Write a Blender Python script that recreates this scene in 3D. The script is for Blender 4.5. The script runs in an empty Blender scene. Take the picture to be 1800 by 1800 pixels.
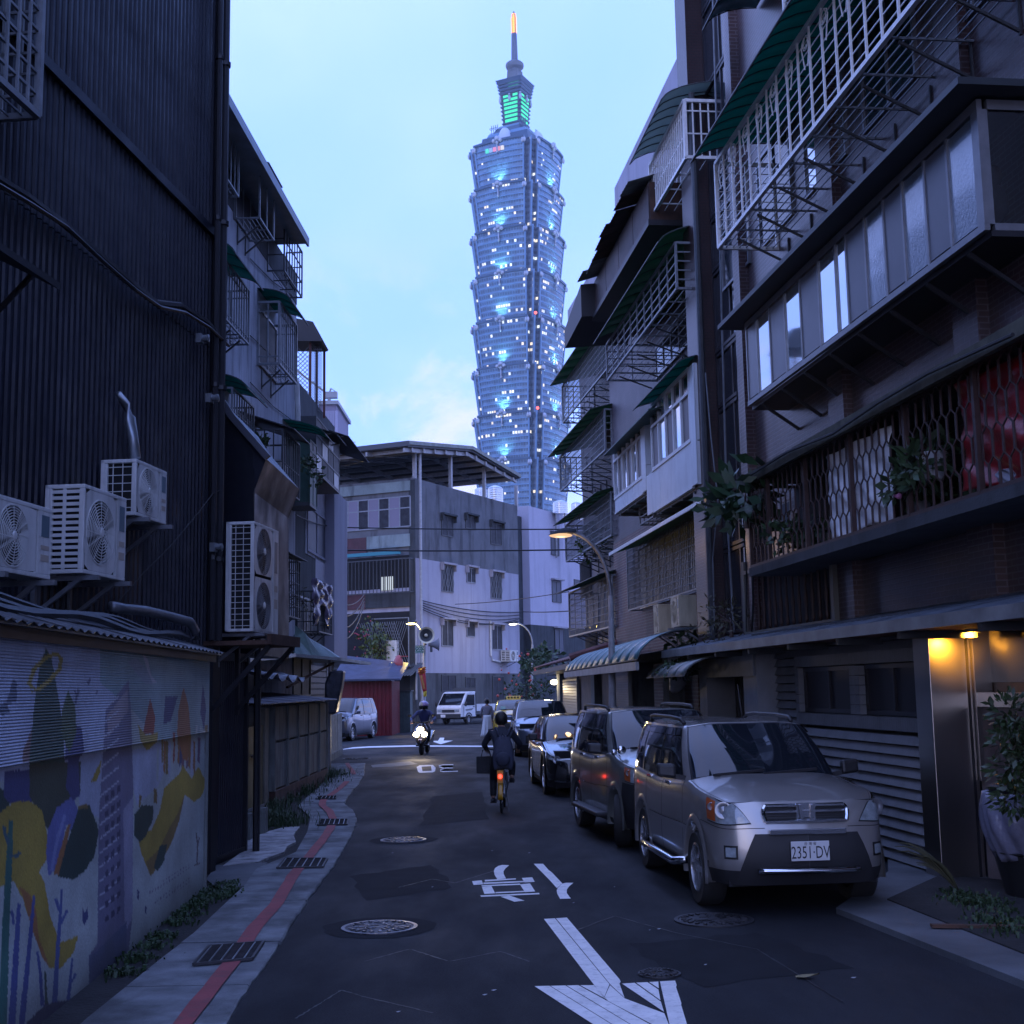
import bpy,bmesh,math,random
from mathutils import Vector,Matrix
sc=bpy.context.scene
col=sc.collection
rad=math.radians
F_PX=2250.0
CAM=Vector((0.0,0.0,2.0))
cam_data=bpy.data.cameras.new('camera')
cam_data.sensor_width=36.0
cam_data.lens=36.0*F_PX/1800.0
cam_data.clip_start=0.05
cam_data.clip_end=8000.0
camera=bpy.data.objects.new('camera',cam_data)
col.objects.link(camera)
CAM_ROT=Matrix.Rotation(rad(90+7.85),3,'X')@Matrix.Rotation(rad(-1.03),3,'Z')
camera.matrix_world=Matrix.Translation(CAM)@CAM_ROT.to_4x4()
sc.camera=camera
sc.render.engine='CYCLES'
sc.view_settings.view_transform='Standard'
sc.view_settings.look='None'
sc.view_settings.exposure=0.0
sc.view_settings.gamma=1.0
sc.view_settings.use_curve_mapping=False
sc.cycles.use_denoising=True
sc.cycles.max_bounces=6
sc.cycles.diffuse_bounces=3
sc.cycles.glossy_bounces=4
sc.cycles.transmission_bounces=4
sc.cycles.transparent_max_bounces=8
sc.cycles.volume_bounces=0
sc.cycles.caustics_reflective=False
sc.cycles.caustics_refractive=False
sc.cycles.sample_clamp_indirect=4.0
SUN_EL,SUN_ROT=rad(5.0),rad(200.0)
world=bpy.data.worlds.new('World')
sc.world=world
world.use_nodes=True
wn,wl=world.node_tree.nodes,world.node_tree.links
wn.clear()
def wnode(t,**kw):
 n=wn.new(t)
 for k,v in kw.items():
  setattr(n,k,v)
 return n
w_out=wnode('ShaderNodeOutputWorld')
w_bg=wnode('ShaderNodeBackground')
w_bg.inputs['Strength'].default_value=0.17
w_sky=wnode('ShaderNodeTexSky',sky_type='NISHITA')
w_sky.sun_disc=False
w_sky.sun_elevation=SUN_EL
w_sky.sun_rotation=SUN_ROT
w_sky.air_density=1.2
w_sky.dust_density=1.0
w_sky.ozone_density=4.0
w_tc=wnode('ShaderNodeTexCoord')
w_sep=wnode('ShaderNodeSeparateXYZ')
wl.new(w_tc.outputs['Generated'],w_sep.inputs[0])
w_zp=wnode('ShaderNodeMath',operation='MAXIMUM');w_zp.inputs[1].default_value=0.0
wl.new(w_sep.outputs['Z'],w_zp.inputs[0])
w_za=wnode('ShaderNodeMath',operation='ADD');w_za.inputs[1].default_value=0.12
wl.new(w_zp.outputs[0],w_za.inputs[0])
w_dx=wnode('ShaderNodeMath',operation='DIVIDE')
w_dy=wnode('ShaderNodeMath',operation='DIVIDE')
wl.new(w_sep.outputs['X'],w_dx.inputs[0]);wl.new(w_za.outputs[0],w_dx.inputs[1])
wl.new(w_sep.outputs['Y'],w_dy.inputs[0]);wl.new(w_za.outputs[0],w_dy.inputs[1])
w_cmb=wnode('ShaderNodeCombineXYZ')
wl.new(w_dx.outputs[0],w_cmb.inputs[0]);wl.new(w_dy.outputs[0],w_cmb.inputs[1])
def wcloud(scale,detail,rough,off,lo,hi,sx=1.0,sy=1.0):
 mp=wnode('ShaderNodeMapping');mp.inputs['Location'].default_value=off
 mp.inputs['Scale'].default_value=(sx,sy,1)
 wl.new(w_cmb.outputs[0],mp.inputs[0])
 nz=wnode('ShaderNodeTexNoise');nz.inputs['Scale'].default_value=scale
 nz.inputs['Detail'].default_value=detail;nz.inputs['Roughness'].default_value=rough
 nz.inputs['Distortion'].default_value=0.3
 wl.new(mp.outputs[0],nz.inputs['Vector'])
 mr=wnode('ShaderNodeMapRange');mr.interpolation_type='SMOOTHSTEP'
 mr.inputs['From Min'].default_value=lo;mr.inputs['From Max'].default_value=hi
 wl.new(nz.outputs['Fac'],mr.inputs['Value'])
 return mr.outputs['Result']
def wmix(fac,a,b,blend='MIX'):
 m=wnode('ShaderNodeMix',data_type='RGBA',blend_type=blend)
 if isinstance(fac,float):m.inputs[0].default_value=fac
 else:wl.new(fac,m.inputs[0])
 for sock,val in((m.inputs[6],a),(m.inputs[7],b)):
  if isinstance(val,tuple):sock.default_value=(*val,1)
  else:wl.new(val,sock)
 return m.outputs[2]
c_wide=wcloud(0.55,4,0.5,(3.1,0.4,0),0.38,0.60,1.5,0.55)
c_fine=wcloud(1.5,6,0.6,(0.6,1.1,0),0.48,0.70,1.2,0.42)
c_bank=wcloud(1.9,7,0.62,(7.9,2.2,0),0.42,0.58,1.2,0.45)
veil=wmix(c_wide,(3.0,5.2,14.6),(5.4,6.9,15.0))
veil=wmix(c_fine,veil,(3.3,5.4,14.6))
low=wnode('ShaderNodeMapRange');low.interpolation_type='SMOOTHSTEP'
low.inputs['From Min'].default_value=0.36;low.inputs['From Max'].default_value=0.22
wl.new(w_sep.outputs['Z'],low.inputs['Value'])
lowb=wnode('ShaderNodeMath',operation='MULTIPLY')
wl.new(low.outputs['Result'],lowb.inputs[0]);wl.new(c_bank,lowb.inputs[1])
veil=wmix(lowb.outputs[0],veil,(6.0,6.3,11.5))
w_col=wmix(0.88,w_sky.outputs[0],veil)
wl.new(w_col,w_bg.inputs['Color'])
wl.new(w_bg.outputs[0],w_out.inputs['Surface'])
sun_data=bpy.data.lights.new('sun','SUN')
sun_data.energy=0.12
sun_data.angle=rad(25)
sun_data.color=(1.0,0.93,0.88)
sun=bpy.data.objects.new('sun',sun_data)
col.objects.link(sun)
_sd=Vector((math.sin(SUN_ROT)*math.cos(SUN_EL),math.cos(SUN_ROT)*math.cos(SUN_EL),math.sin(SUN_EL)))
sun.rotation_euler=(-_sd).to_track_quat('-Z','Y').to_euler()
R=random.Random(11)
def ray(px,py):
 return CAM_ROT@Vector(((px-900)/F_PX,(900-py)/F_PX,-1.0))
def G(px,py,z=0.0):
 d=ray(px,py);t=(z-CAM.z)/d.z
 p=CAM+d*t
 return(p.x,p.y)
def at_depth(px,py,Y):
 d=ray(px,py)
 return CAM+d*(Y/d.y)
class Fr:
 """a facade: origin on the ground, u along the wall, y outwards, z up"""
 def __init__(s,ox,oy,ux,uy):
  l=math.hypot(ux,uy);ux,uy=ux/l,uy/l
  s.o=Vector((ox,oy,0));s.u=Vector((ux,uy,0));s.n=Vector((-uy,ux,0))
  s.rz=math.atan2(uy,ux)
  s.M=Matrix.Translation(s.o)@Matrix.Rotation(s.rz,4,'Z')
 def uv(s,px,py,n=0.0):
  d=ray(px,py);o=s.o+s.n*n
  t=(o-CAM).dot(s.n)/d.dot(s.n)
  p=CAM+d*t-s.o
  return p.dot(s.u),p.z
 def at(s,u,n,v):
  return s.o+s.u*u+s.n*n+Vector((0,0,v))
 def off(s,u,n,v=0.0):
  return s.M@Matrix.Translation((u,n,v))
class MB:
 def __init__(s):s.v=[];s.f=[]
 def add(s,vs,fs):
  n=len(s.v);s.v+=[tuple(p)for p in vs];s.f+=[tuple(i+n for i in f)for f in fs];return s
 def box(s,x0,x1,y0,y1,z0,z1):
  return s.add([(x0,y0,z0),(x1,y0,z0),(x1,y1,z0),(x0,y1,z0),(x0,y0,z1),(x1,y0,z1),(x1,y1,z1),(x0,y1,z1)],[(0,3,2,1),(4,5,6,7),(0,1,5,4),(1,2,6,5),(2,3,7,6),(3,0,4,7)])
 def hexa(s,p):
  return s.add(p,[(0,3,2,1),(4,5,6,7),(0,1,5,4),(1,2,6,5),(2,3,7,6),(3,0,4,7)])
 def tube(s,pts,r,n=6,cap=True):
  pts=[Vector(p)for p in pts];rs=r if isinstance(r,(list,tuple))else[r]*len(pts)
  vs,fs=[],[]
  for i,p in enumerate(pts):
   a=pts[max(i-1,0)];b=pts[min(i+1,len(pts)-1)]
   t=(b-a).normalized()if(b-a).length>1e-9 else Vector((0,0,1))
   h=Vector((0,0,1))if abs(t.z)<0.9 else Vector((1,0,0))
   e1=t.cross(h).normalized();e2=t.cross(e1)
   ph=math.pi/n
   for k in range(n):
    a_=2*math.pi*k/n+ph
    vs.append(p+(e1*math.cos(a_)+e2*math.sin(a_))*rs[i])
  for i in range(len(pts)-1):
   for k in range(n):
    fs.append((i*n+k,i*n+(k+1)%n,(i+1)*n+(k+1)%n,(i+1)*n+k))
  if cap:
   fs.append(tuple(range(n-1,-1,-1)));fs.append(tuple(range((len(pts)-1)*n,len(pts)*n)))
  return s.add(vs,fs)
 def bar(s,a,b,w=0.02,n=4):return s.tube([a,b],w*(0.7071 if n==4 else 0.5),n)
 def prism(s,poly,y0,y1,axes='xz'):
  """polygon in two axes extruded along the third"""
  n=len(poly)
  def P(a,b,c):return{'xz':(a,c,b),'xy':(a,b,c),'yz':(c,a,b)}[axes]
  vs=[P(a,b,y0)for a,b in poly]+[P(a,b,y1)for a,b in poly]
  fs=[tuple(range(n-1,-1,-1)),tuple(range(n,2*n))]+[(i,(i+1)%n,n+(i+1)%n,n+i)for i in range(n)]
  return s.add(vs,fs)
 def lathe(s,prof,n=16,c=(0,0,0),axis='z',caps=True):
  vs,fs=[],[]
  for r,h in prof:
   for k in range(n):
    a=2*math.pi*k/n;x,y=r*math.cos(a),r*math.sin(a)
    q={'z':(x,y,h),'x':(h,x,y),'y':(x,h,y)}[axis]
    vs.append((q[0]+c[0],q[1]+c[1],q[2]+c[2]))
  for i in range(len(prof)-1):
   for k in range(n):
    fs.append((i*n+k,i*n+(k+1)%n,(i+1)*n+(k+1)%n,(i+1)*n+k))
  if caps:fs.append(tuple(range(n-1,-1,-1)));fs.append(tuple(range((len(prof)-1)*n,len(prof)*n)))
  return s.add(vs,fs)
 def grid(s,fn,nu,nv,closed_u=False):
  vs=[fn(i/nu,j/nv)for j in range(nv+1)for i in range(nu+1)]
  fs=[(j*(nu+1)+i,j*(nu+1)+i+1,(j+1)*(nu+1)+i+1,(j+1)*(nu+1)+i)for j in range(nv)for i in range(nu)]
  return s.add(vs,fs)
 def quad(s,a,b,c,d):return s.add([a,b,c,d],[(0,1,2,3)])
 def ball(s,c,rx,ry=None,rz=None,n=10,m=6):
  ry=ry or rx;rz=rz or rx
  vs=[(c[0],c[1],c[2]-rz)]
  for j in range(1,m):
   t=math.pi*j/m
   for k in range(n):
    a=2*math.pi*k/n
    vs.append((c[0]+rx*math.sin(t)*math.cos(a),c[1]+ry*math.sin(t)*math.sin(a),c[2]-rz*math.cos(t)))
  vs.append((c[0],c[1],c[2]+rz));L=len(vs)-1
  fs=[(0,1+(k+1)%n,1+k)for k in range(n)]
  for j in range(m-2):
   for k in range(n):
    fs.append((1+j*n+k,1+j*n+(k+1)%n,1+(j+1)*n+(k+1)%n,1+(j+1)*n+k))
  b=1+(m-2)*n
  fs+=[(b+k,b+(k+1)%n,L)for k in range(n)]
  return s.add(vs,fs)
 def mirror_y(s):
  n=len(s.v)
  s.v+=[(x,-y,z)for x,y,z in s.v[:n]]
  s.f+=[tuple(i+n for i in reversed(f))for f in s.f[:]]
  return s
 def mesh(s,name,mat,smooth=False,bevel=0.0,sharp=None):
  me=bpy.data.meshes.new(name)
  me.from_pydata(s.v,[],s.f)
  bm=bmesh.new();bm.from_mesh(me)
  if smooth:
   bmesh.ops.remove_doubles(bm,verts=bm.verts,dist=1e-5)
  if bevel>0:
   bmesh.ops.bevel(bm,geom=bm.edges[:],offset=bevel,segments=2,affect='EDGES',profile=0.5,clamp_overlap=True)
  bmesh.ops.recalc_face_normals(bm,faces=bm.faces)
  bm.to_mesh(me);bm.free()
  if smooth:
   me.polygons.foreach_set('use_smooth',[True]*len(me.polygons))
   if sharp is not None:
    me.set_sharp_from_angle(angle=rad(sharp))
  for m in(mat if isinstance(mat,(list,tuple))else[mat]):
   me.materials.append(m)
  me.update()
  return me
 def build(s,name,mat,parent=None,M=None,smooth=False,bevel=0.0,sharp=None):
  o=bpy.data.objects.new(name,s.mesh(name,mat,smooth,bevel,sharp))
  col.objects.link(o)
  if parent is not None:o.parent=parent
  if M is not None:
   if parent is None:o.matrix_world=M
   else:o.matrix_local=M
  return o
def build_each(s,name,mat,parent=None,M=None,**kw):
 """one object for every connected piece"""
 par=list(range(len(s.v)))
 def find(i):
  while par[i]!=i:par[i]=par[par[i]];i=par[i]
  return i
 for f in s.f:
  for k in f[1:]:par[find(k)]=find(f[0])
 groups={}
 for f in s.f:groups.setdefault(find(f[0]),[]).append(f)
 for fs in groups.values():
  ids=sorted({k for f in fs for k in f});mp={k:i for i,k in enumerate(ids)};b=MB();b.add([s.v[k]for k in ids],[tuple(mp[k]for k in f)for f in fs]);o=b.build(name,mat,parent,M,**kw)
 return o
MB.build_each=build_each
def tag(o,label=None,cat=None,group=None,kind=None):
 for k,v in(('label',label),('category',cat),('group',group),('kind',kind)):
  if v:o[k]=v
 return o
def thing(name,label,cat,M=None,group=None):
 o=bpy.data.objects.new(name,None);col.objects.link(o)
 o.empty_display_size=0.3
 if M is not None:o.matrix_world=M
 return tag(o,label,cat,group)
def inst(src,name=None,parent=None,M=None):
 o=src.copy();col.objects.link(o)
 if name:o.name=name
 o.parent=parent
 if M is not None:
  if parent is None:o.matrix_world=M
  else:
   o.matrix_parent_inverse.identity();o.matrix_local=M
 return o
def kids(o):return[c for c in bpy.data.objects if c.parent==o]
def copy_thing(root,M,label=None):
 r=root.copy();col.objects.link(r);r.matrix_world=M
 if label:r['label']=label
 for ch in root.children:
  c=ch.copy();col.objects.link(c);c.parent=r
  for g in ch.children:
   d=g.copy();col.objects.link(d);d.parent=c
 return r
def piece(name,me,parent,M):
 o=bpy.data.objects.new(name,me);col.objects.link(o);o.parent=parent;o.matrix_local=M;return o
MATS={}
def mat(name,c,rough=0.7,metal=0.0,spec=0.5,var=0.0,vs=3.0,stain=0.0,ss=(5,5,0.5),stain_c=None,bump=0.0,bs=40.0,emit=None,es=0.0,coat=0.0,trans=0.0,alpha=1.0,rvar=0.0,speck=0.0):
 """principled with blotchy colour variation (var), long vertical stains (stain) and fine relief (bump)"""
 if name in MATS:return MATS[name]
 m=bpy.data.materials.new(name);m.use_nodes=True
 nt=m.node_tree;N,L=nt.nodes,nt.links
 b=N['Principled BSDF']
 b.inputs['Base Color'].default_value=(*c,1);b.inputs['Roughness'].default_value=rough
 b.inputs['Metallic'].default_value=metal;b.inputs['Specular IOR Level'].default_value=spec
 b.inputs['Coat Weight'].default_value=coat;b.inputs['Coat Roughness'].default_value=0.06
 b.inputs['Transmission Weight'].default_value=trans;b.inputs['Alpha'].default_value=alpha
 if emit:b.inputs['Emission Color'].default_value=(*emit,1);b.inputs['Emission Strength'].default_value=es
 if var or stain or bump or rvar or speck:
  tc=N.new('ShaderNodeTexCoord');src=tc.outputs['Object']
  cur=None
  def noise(scale,detail,vec=None):
   n=N.new('ShaderNodeTexNoise');n.inputs['Scale'].default_value=scale;n.inputs['Detail'].default_value=detail
   n.inputs['Roughness'].default_value=0.6
   L.new(vec or src,n.inputs['Vector']);return n.outputs['Fac']
  def rng(fac,a,b_,lo,hi):
   r=N.new('ShaderNodeMapRange');L.new(fac,r.inputs['Value'])
   for k,v in zip(('From Min','From Max','To Min','To Max'),(a,b_,lo,hi)):r.inputs[k].default_value=v
   return r.outputs['Result']
  def mixc(fac,a,b_):
   x=N.new('ShaderNodeMix');x.data_type='RGBA';L.new(fac,x.inputs[0])
   for so,v in((x.inputs[6],a),(x.inputs[7],b_)):
    if isinstance(v,tuple):so.default_value=(*v,1)
    else:L.new(v,so)
   return x.outputs[2]
  cur=c
  if var:
   lo_c=tuple(v*(1-var)for v in c);hi_c=tuple(min(1,v*(1+var))for v in c)
   cur=mixc(rng(noise(vs,5),0.3,0.7,0,1),lo_c,hi_c)
  if stain:
   mp=N.new('ShaderNodeMapping');mp.inputs['Scale'].default_value=ss;L.new(src,mp.inputs[0])
   f=rng(noise(1.0,5,mp.outputs[0]),0.5,0.68,0,stain)
   cur=mixc(f,cur,stain_c or tuple(v*0.25 for v in c))
  if speck:
   f=rng(noise(90,2),0.66,0.72,0,speck)
   cur=mixc(f,cur,tuple(min(1,v*3+0.05)for v in c))
  if not isinstance(cur,tuple):L.new(cur,b.inputs['Base Color'])
  if rvar:L.new(rng(noise(vs*1.7,4),0.3,0.7,max(0.02,rough-rvar),min(1,rough+rvar)),b.inputs['Roughness'])
  if bump:
   bp=N.new('ShaderNodeBump');bp.inputs['Strength'].default_value=bump;bp.inputs['Distance'].default_value=0.02
   L.new(noise(bs,4),bp.inputs['Height']);L.new(bp.outputs[0],b.inputs['Normal'])
 MATS[name]=m
 return m
def film_mat(name,c,f):
 """thin plastic sheet that lets daylight glow through"""
 m=mat(name,c,.4,var=.3,vs=2.5);N,L=m.node_tree.nodes,m.node_tree.links;b=N['Principled BSDF']
 t=N.new('ShaderNodeBsdfTranslucent');t.inputs['Color'].default_value=(*c,1);x=N.new('ShaderNodeMixShader');x.inputs[0].default_value=f
 L.new(b.outputs[0],x.inputs[1]);L.new(t.outputs[0],x.inputs[2]);L.new(x.outputs[0],N['Material Output'].inputs['Surface']);return m
def brick_mat(name,c1,c2,mortar,bw=0.22,bh=0.065,rough=0.5,ms=0.008,bump=0.5,axes='xz',spec=0.5,zdim=None):
 if name in MATS:return MATS[name]
 m=bpy.data.materials.new(name);m.use_nodes=True
 N,L=m.node_tree.nodes,m.node_tree.links;b=N['Principled BSDF']
 tc=N.new('ShaderNodeTexCoord');sp=N.new('ShaderNodeSeparateXYZ');L.new(tc.outputs['Object'],sp.inputs[0])
 add=N.new('ShaderNodeMath');add.operation='ADD';L.new(sp.outputs['X'],add.inputs[0]);L.new(sp.outputs['Y'],add.inputs[1])
 cb=N.new('ShaderNodeCombineXYZ');L.new(add.outputs[0],cb.inputs[0]);L.new(sp.outputs['Z'],cb.inputs[1])
 br=N.new('ShaderNodeTexBrick');L.new(cb.outputs[0],br.inputs['Vector'])
 br.inputs['Color1'].default_value=(*c1,1);br.inputs['Color2'].default_value=(*c2,1);br.inputs['Mortar'].default_value=(*mortar,1)
 br.inputs['Scale'].default_value=1.0;br.inputs['Brick Width'].default_value=bw;br.inputs['Row Height'].default_value=bh
 br.inputs['Mortar Size'].default_value=ms;br.inputs['Mortar Smooth'].default_value=0.2;br.inputs['Bias'].default_value=-0.2
 nz=N.new('ShaderNodeTexNoise');nz.inputs['Scale'].default_value=1.3;nz.inputs['Detail'].default_value=6;L.new(tc.outputs['Object'],nz.inputs['Vector'])
 mr=N.new('ShaderNodeMapRange');L.new(nz.outputs['Fac'],mr.inputs['Value'])
 for k,v in zip(('From Min','From Max','To Min','To Max'),(0.3,0.7,0.55,1.25)):mr.inputs[k].default_value=v
 mu=N.new('ShaderNodeMix');mu.data_type='RGBA';mu.blend_type='MULTIPLY';mu.inputs[0].default_value=1
 L.new(br.outputs['Color'],mu.inputs[6]);L.new(mr.outputs['Result'],mu.inputs[7]);L.new(mu.outputs[2],b.inputs['Base Color'])
 b.inputs['Roughness'].default_value=rough;b.inputs['Specular IOR Level'].default_value=spec
 bp=N.new('ShaderNodeBump');bp.inputs['Strength'].default_value=bump;bp.inputs['Distance'].default_value=0.01
 inv=N.new('ShaderNodeMath');inv.operation='SUBTRACT';inv.inputs[0].default_value=1;L.new(br.outputs['Fac'],inv.inputs[1])
 L.new(inv.outputs[0],bp.inputs['Height']);L.new(bp.outputs[0],b.inputs['Normal'])
 MATS[name]=m
 return m
def glass_mat(name,c,rough=0.08,spec=0.9,var=0.0):
 return mat(name,c,rough,0.0,spec,coat=0.6,var=var)
def emit_mat(name,c,s):
 m=mat(name,(0.02,0.02,0.02),0.4,emit=c,es=s);return m
M_NAVY=mat('navy_metal_sheet',(0.0045,0.0062,0.0165),0.45,spec=0.3,var=0.35,vs=1.2,stain=.5,ss=(6,6,.25),stain_c=(.014,.014,.019),rvar=.12)
M_BLACK=mat('black_metal',(0.012,0.012,0.016),0.5)
M_DARK=mat('dark_interior',(0.008,0.008,0.010),0.8)
M_GALV=mat('galvanised_metal',(0.30,0.32,0.34),0.38,metal=0.7,var=0.2,vs=6,rvar=0.1)
M_STEEL=mat('dull_steel',(0.22,0.23,0.25),0.45,metal=0.6,var=0.3,vs=5)
M_WHITEP=mat('white_paint_metal',(0.62,0.62,0.60),0.42,var=0.12,vs=4,stain=0.35,ss=(9,9,0.8))
M_WHITEBAR=mat('white_painted_bar',(0.82,0.82,0.80),0.4,var=0.12,vs=8)
M_GREYBAR=mat('grey_painted_bar',(0.18,0.195,0.21),0.45,var=0.2,vs=8)
M_DKBAR=mat('dark_painted_bar',(0.05,0.055,0.06),0.5,var=0.2,vs=8)
M_BROWNBAR=mat('brown_iron',(0.05,0.028,0.024),0.5,var=0.3,vs=9)
M_RUST=mat('rusty_sheet',(0.07,0.035,0.022),0.8,var=0.5,vs=3,bump=0.3)
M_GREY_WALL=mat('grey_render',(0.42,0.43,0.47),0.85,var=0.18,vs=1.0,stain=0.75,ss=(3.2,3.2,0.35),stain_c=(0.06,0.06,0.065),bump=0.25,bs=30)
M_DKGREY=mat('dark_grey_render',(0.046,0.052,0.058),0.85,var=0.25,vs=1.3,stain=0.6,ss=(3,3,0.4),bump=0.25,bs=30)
M_PINKWALL=mat('pale_mauve_render',(0.37,0.36,0.42),0.85,var=0.07,vs=0.6,stain=0.35,ss=(1.6,1.6,0.12),stain_c=(0.14,0.13,0.15),bump=0.15,bs=25)
M_WHITEWALL=mat('white_render',(0.50,0.48,0.52),0.85,var=0.08,vs=0.6,stain=0.35,ss=(1.6,1.6,0.15),bump=0.15,bs=25)
M_CONC=mat('weathered_concrete',(0.18,0.195,0.185),0.85,var=0.22,vs=2.0,stain=0.7,ss=(6,6,0.7),stain_c=(0.035,0.03,0.027),bump=0.35,bs=35)
M_GREENFILM=film_mat('green_corrugated_plastic',(0.010,0.20,0.16),0.75)
M_GREENOLD=film_mat('old_green_plastic',(0.07,0.17,0.10),0.6)
M_GLASS=mat('window_glass_dark',(0.016,0.02,0.028),0.12,spec=.45)
M_CURT=mat('curtained_pane',(0.035,0.037,0.045),0.55,spec=0.2,var=.4,vs=3)
M_FROST=mat('frosted_glass',(0.20,0.25,0.30),0.22,metal=.35,spec=1.0,coat=.6,bump=0.18,bs=28,var=0.1)
M_ALU=mat('aluminium_frame',(0.22,0.23,0.25),0.4,metal=0.55,var=0.15,vs=6)
M_RUBBER=mat('tyre_rubber',(0.018,0.018,0.019),0.75,bump=0.15,bs=60)
M_PLASTIC=mat('black_plastic',(0.016,0.016,0.018),0.5)
M_CHROME=mat('chrome',(0.65,0.66,0.68),0.12,metal=1.0)
M_CABLE=mat('black_cable',(0.012,0.012,0.014),0.6)
M_PIPE=mat('grey_pipe',(0.34,0.35,0.37),0.4,var=0.2,vs=6)
def asphalt_material():
 m=bpy.data.materials.new('asphalt');m.use_nodes=True
 N,L=m.node_tree.nodes,m.node_tree.links;b=N['Principled BSDF']
 tc=N.new('ShaderNodeTexCoord')
 def nz(scale,det,rough=0.6,sc3=None):
  n=N.new('ShaderNodeTexNoise');n.inputs['Scale'].default_value=scale;n.inputs['Detail'].default_value=det;n.inputs['Roughness'].default_value=rough
  if sc3:
   mp=N.new('ShaderNodeMapping');mp.inputs['Scale'].default_value=sc3;L.new(tc.outputs['Object'],mp.inputs[0]);L.new(mp.outputs[0],n.inputs['Vector'])
  else:L.new(tc.outputs['Object'],n.inputs['Vector'])
  return n.outputs['Fac']
 def rng(f,a,c,lo,hi):
  r=N.new('ShaderNodeMapRange');L.new(f,r.inputs['Value'])
  for k,v in zip(('From Min','From Max','To Min','To Max'),(a,c,lo,hi)):r.inputs[k].default_value=v
  return r.outputs['Result']
 def mul(a,c):
  x=N.new('ShaderNodeMath');x.operation='MULTIPLY';L.new(a,x.inputs[0]);L.new(c,x.inputs[1]);return x.outputs[0]
 big=rng(nz(0.35,5),0.3,0.7,0.85,1.15)
 mid=rng(nz(1.0,6,0.65,(2.2,0.7,1)),0.36,0.6,0.78,1.08)
 fine=rng(nz(75,4,.75),0.32,0.72,0.35,1.9)
 oil=rng(nz(0.9,3,0.5,(1.0,0.35,1)),0.58,0.72,1.0,0.62)
 f=mul(mul(big,mid),mul(fine,oil))
 mx=N.new('ShaderNodeMix');mx.data_type='RGBA';mx.blend_type='MULTIPLY';mx.inputs[0].default_value=1
 mx.inputs[6].default_value=(0.0155,0.0172,0.0215,1);L.new(f,mx.inputs[7]);L.new(mx.outputs[2],b.inputs['Base Color'])
 L.new(rng(nz(0.7,5,0.6,(1.6,0.6,1)),0.35,0.65,0.66,0.88),b.inputs['Roughness'])
 b.inputs['Specular IOR Level'].default_value=0.25
 bp=N.new('ShaderNodeBump');bp.inputs['Strength'].default_value=0.55;bp.inputs['Distance'].default_value=0.006
 L.new(nz(170,2),bp.inputs['Height']);L.new(bp.outputs[0],b.inputs['Normal'])
 return m
M_ASPH=asphalt_material()
M_SOIL=mat('dark_soil',(0.020,0.0195,0.020),0.95,var=0.5,vs=2.5,bump=0.6,bs=30,speck=0.35)
M_KERB=mat('kerb_concrete',(0.15,0.165,0.175),0.8,var=0.6,vs=2.2,bump=0.4,bs=70,speck=0.15,stain=0.75,ss=(1.6,1.0,1.0))
M_PAVE=mat('old_concrete_paving',(0.095,0.105,0.115),0.7,var=0.45,vs=1.2,bump=0.4,bs=60)
M_PAINT=mat('road_paint_white',(0.82,0.82,0.82),0.65,var=0.12,vs=4,stain=0.45,ss=(16,16,16),stain_c=(0.30,0.31,0.33),bump=0.2,bs=120)
M_REDPAINT=mat('road_paint_red',(0.26,0.050,0.055),0.7,var=0.25,vs=3,stain=0.5,ss=(9,9,9),stain_c=(0.12,0.06,0.06),bump=0.2,bs=100)
M_IRON=mat('cast_iron',(0.20,0.19,0.20),0.36,metal=0.85,var=0.3,vs=8,rvar=0.12,bump=0.2,bs=90)
M_IRONDK=mat('cast_iron_dark',(0.05,0.05,0.055),0.5,metal=0.5,var=0.3,vs=8)
def sheet(name,pts,z,m,kind='structure',parent=None):
 """flat sheet, outline in metres, cut into triangles"""
 bm=bmesh.new();vs=[bm.verts.new((x,y,z))for x,y in pts]
 f=bm.faces.new(vs);bmesh.ops.triangulate(bm,faces=[f]);bmesh.ops.recalc_face_normals(bm,faces=bm.faces)
 if sum(ff.normal.z for ff in bm.faces)<0:bmesh.ops.reverse_faces(bm,faces=bm.faces)
 me=bpy.data.meshes.new(name);bm.to_mesh(me);bm.free();me.materials.append(m)
 o=bpy.data.objects.new(name,me);col.objects.link(o)
 if kind:o['kind']=kind
 if parent:o.parent=parent
 return o
def slab(name,pts,z0,z1,m,kind='structure'):
 o=MB().prism(pts,z0,z1,'xy').build(name,m)
 bm=bmesh.new();bm.from_mesh(o.data);bmesh.ops.triangulate(bm,faces=[f for f in bm.faces if len(f.verts)>4]);bm.to_mesh(o.data);bm.free()
 if kind:o['kind']=kind
 return o
def gp(pxs,z=0.0):return[G(x,y,z)for x,y in pxs]
sheet('ground',[(-400,-50),(400,-50),(400,1070),(-400,1070)],-0.02,M_SOIL)
road=MB();road.grid(lambda a,b:(-40+90*a,-12+132*b,0.0),30,44);road=road.build('road',M_ASPH);road['kind']='structure'
KERB_R=[(250,2050),(398,1800),(480,1680),(545,1580),(590,1520),(613,1480),(624,1456),(628,1441),(621,1427),(606,1415.6),(612,1402),(629,1382),(640,1364),(643,1340)]
KERB_L=[(-110,2050),(150,1800),(285,1690),(340,1648),(430,1562),(452,1530),(520,1502),(540,1466),(546,1440),(524,1420),(540,1404),(558,1389),(573,1358),(585,1338)]
kr,kl=gp(KERB_R),gp(KERB_L)
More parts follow.
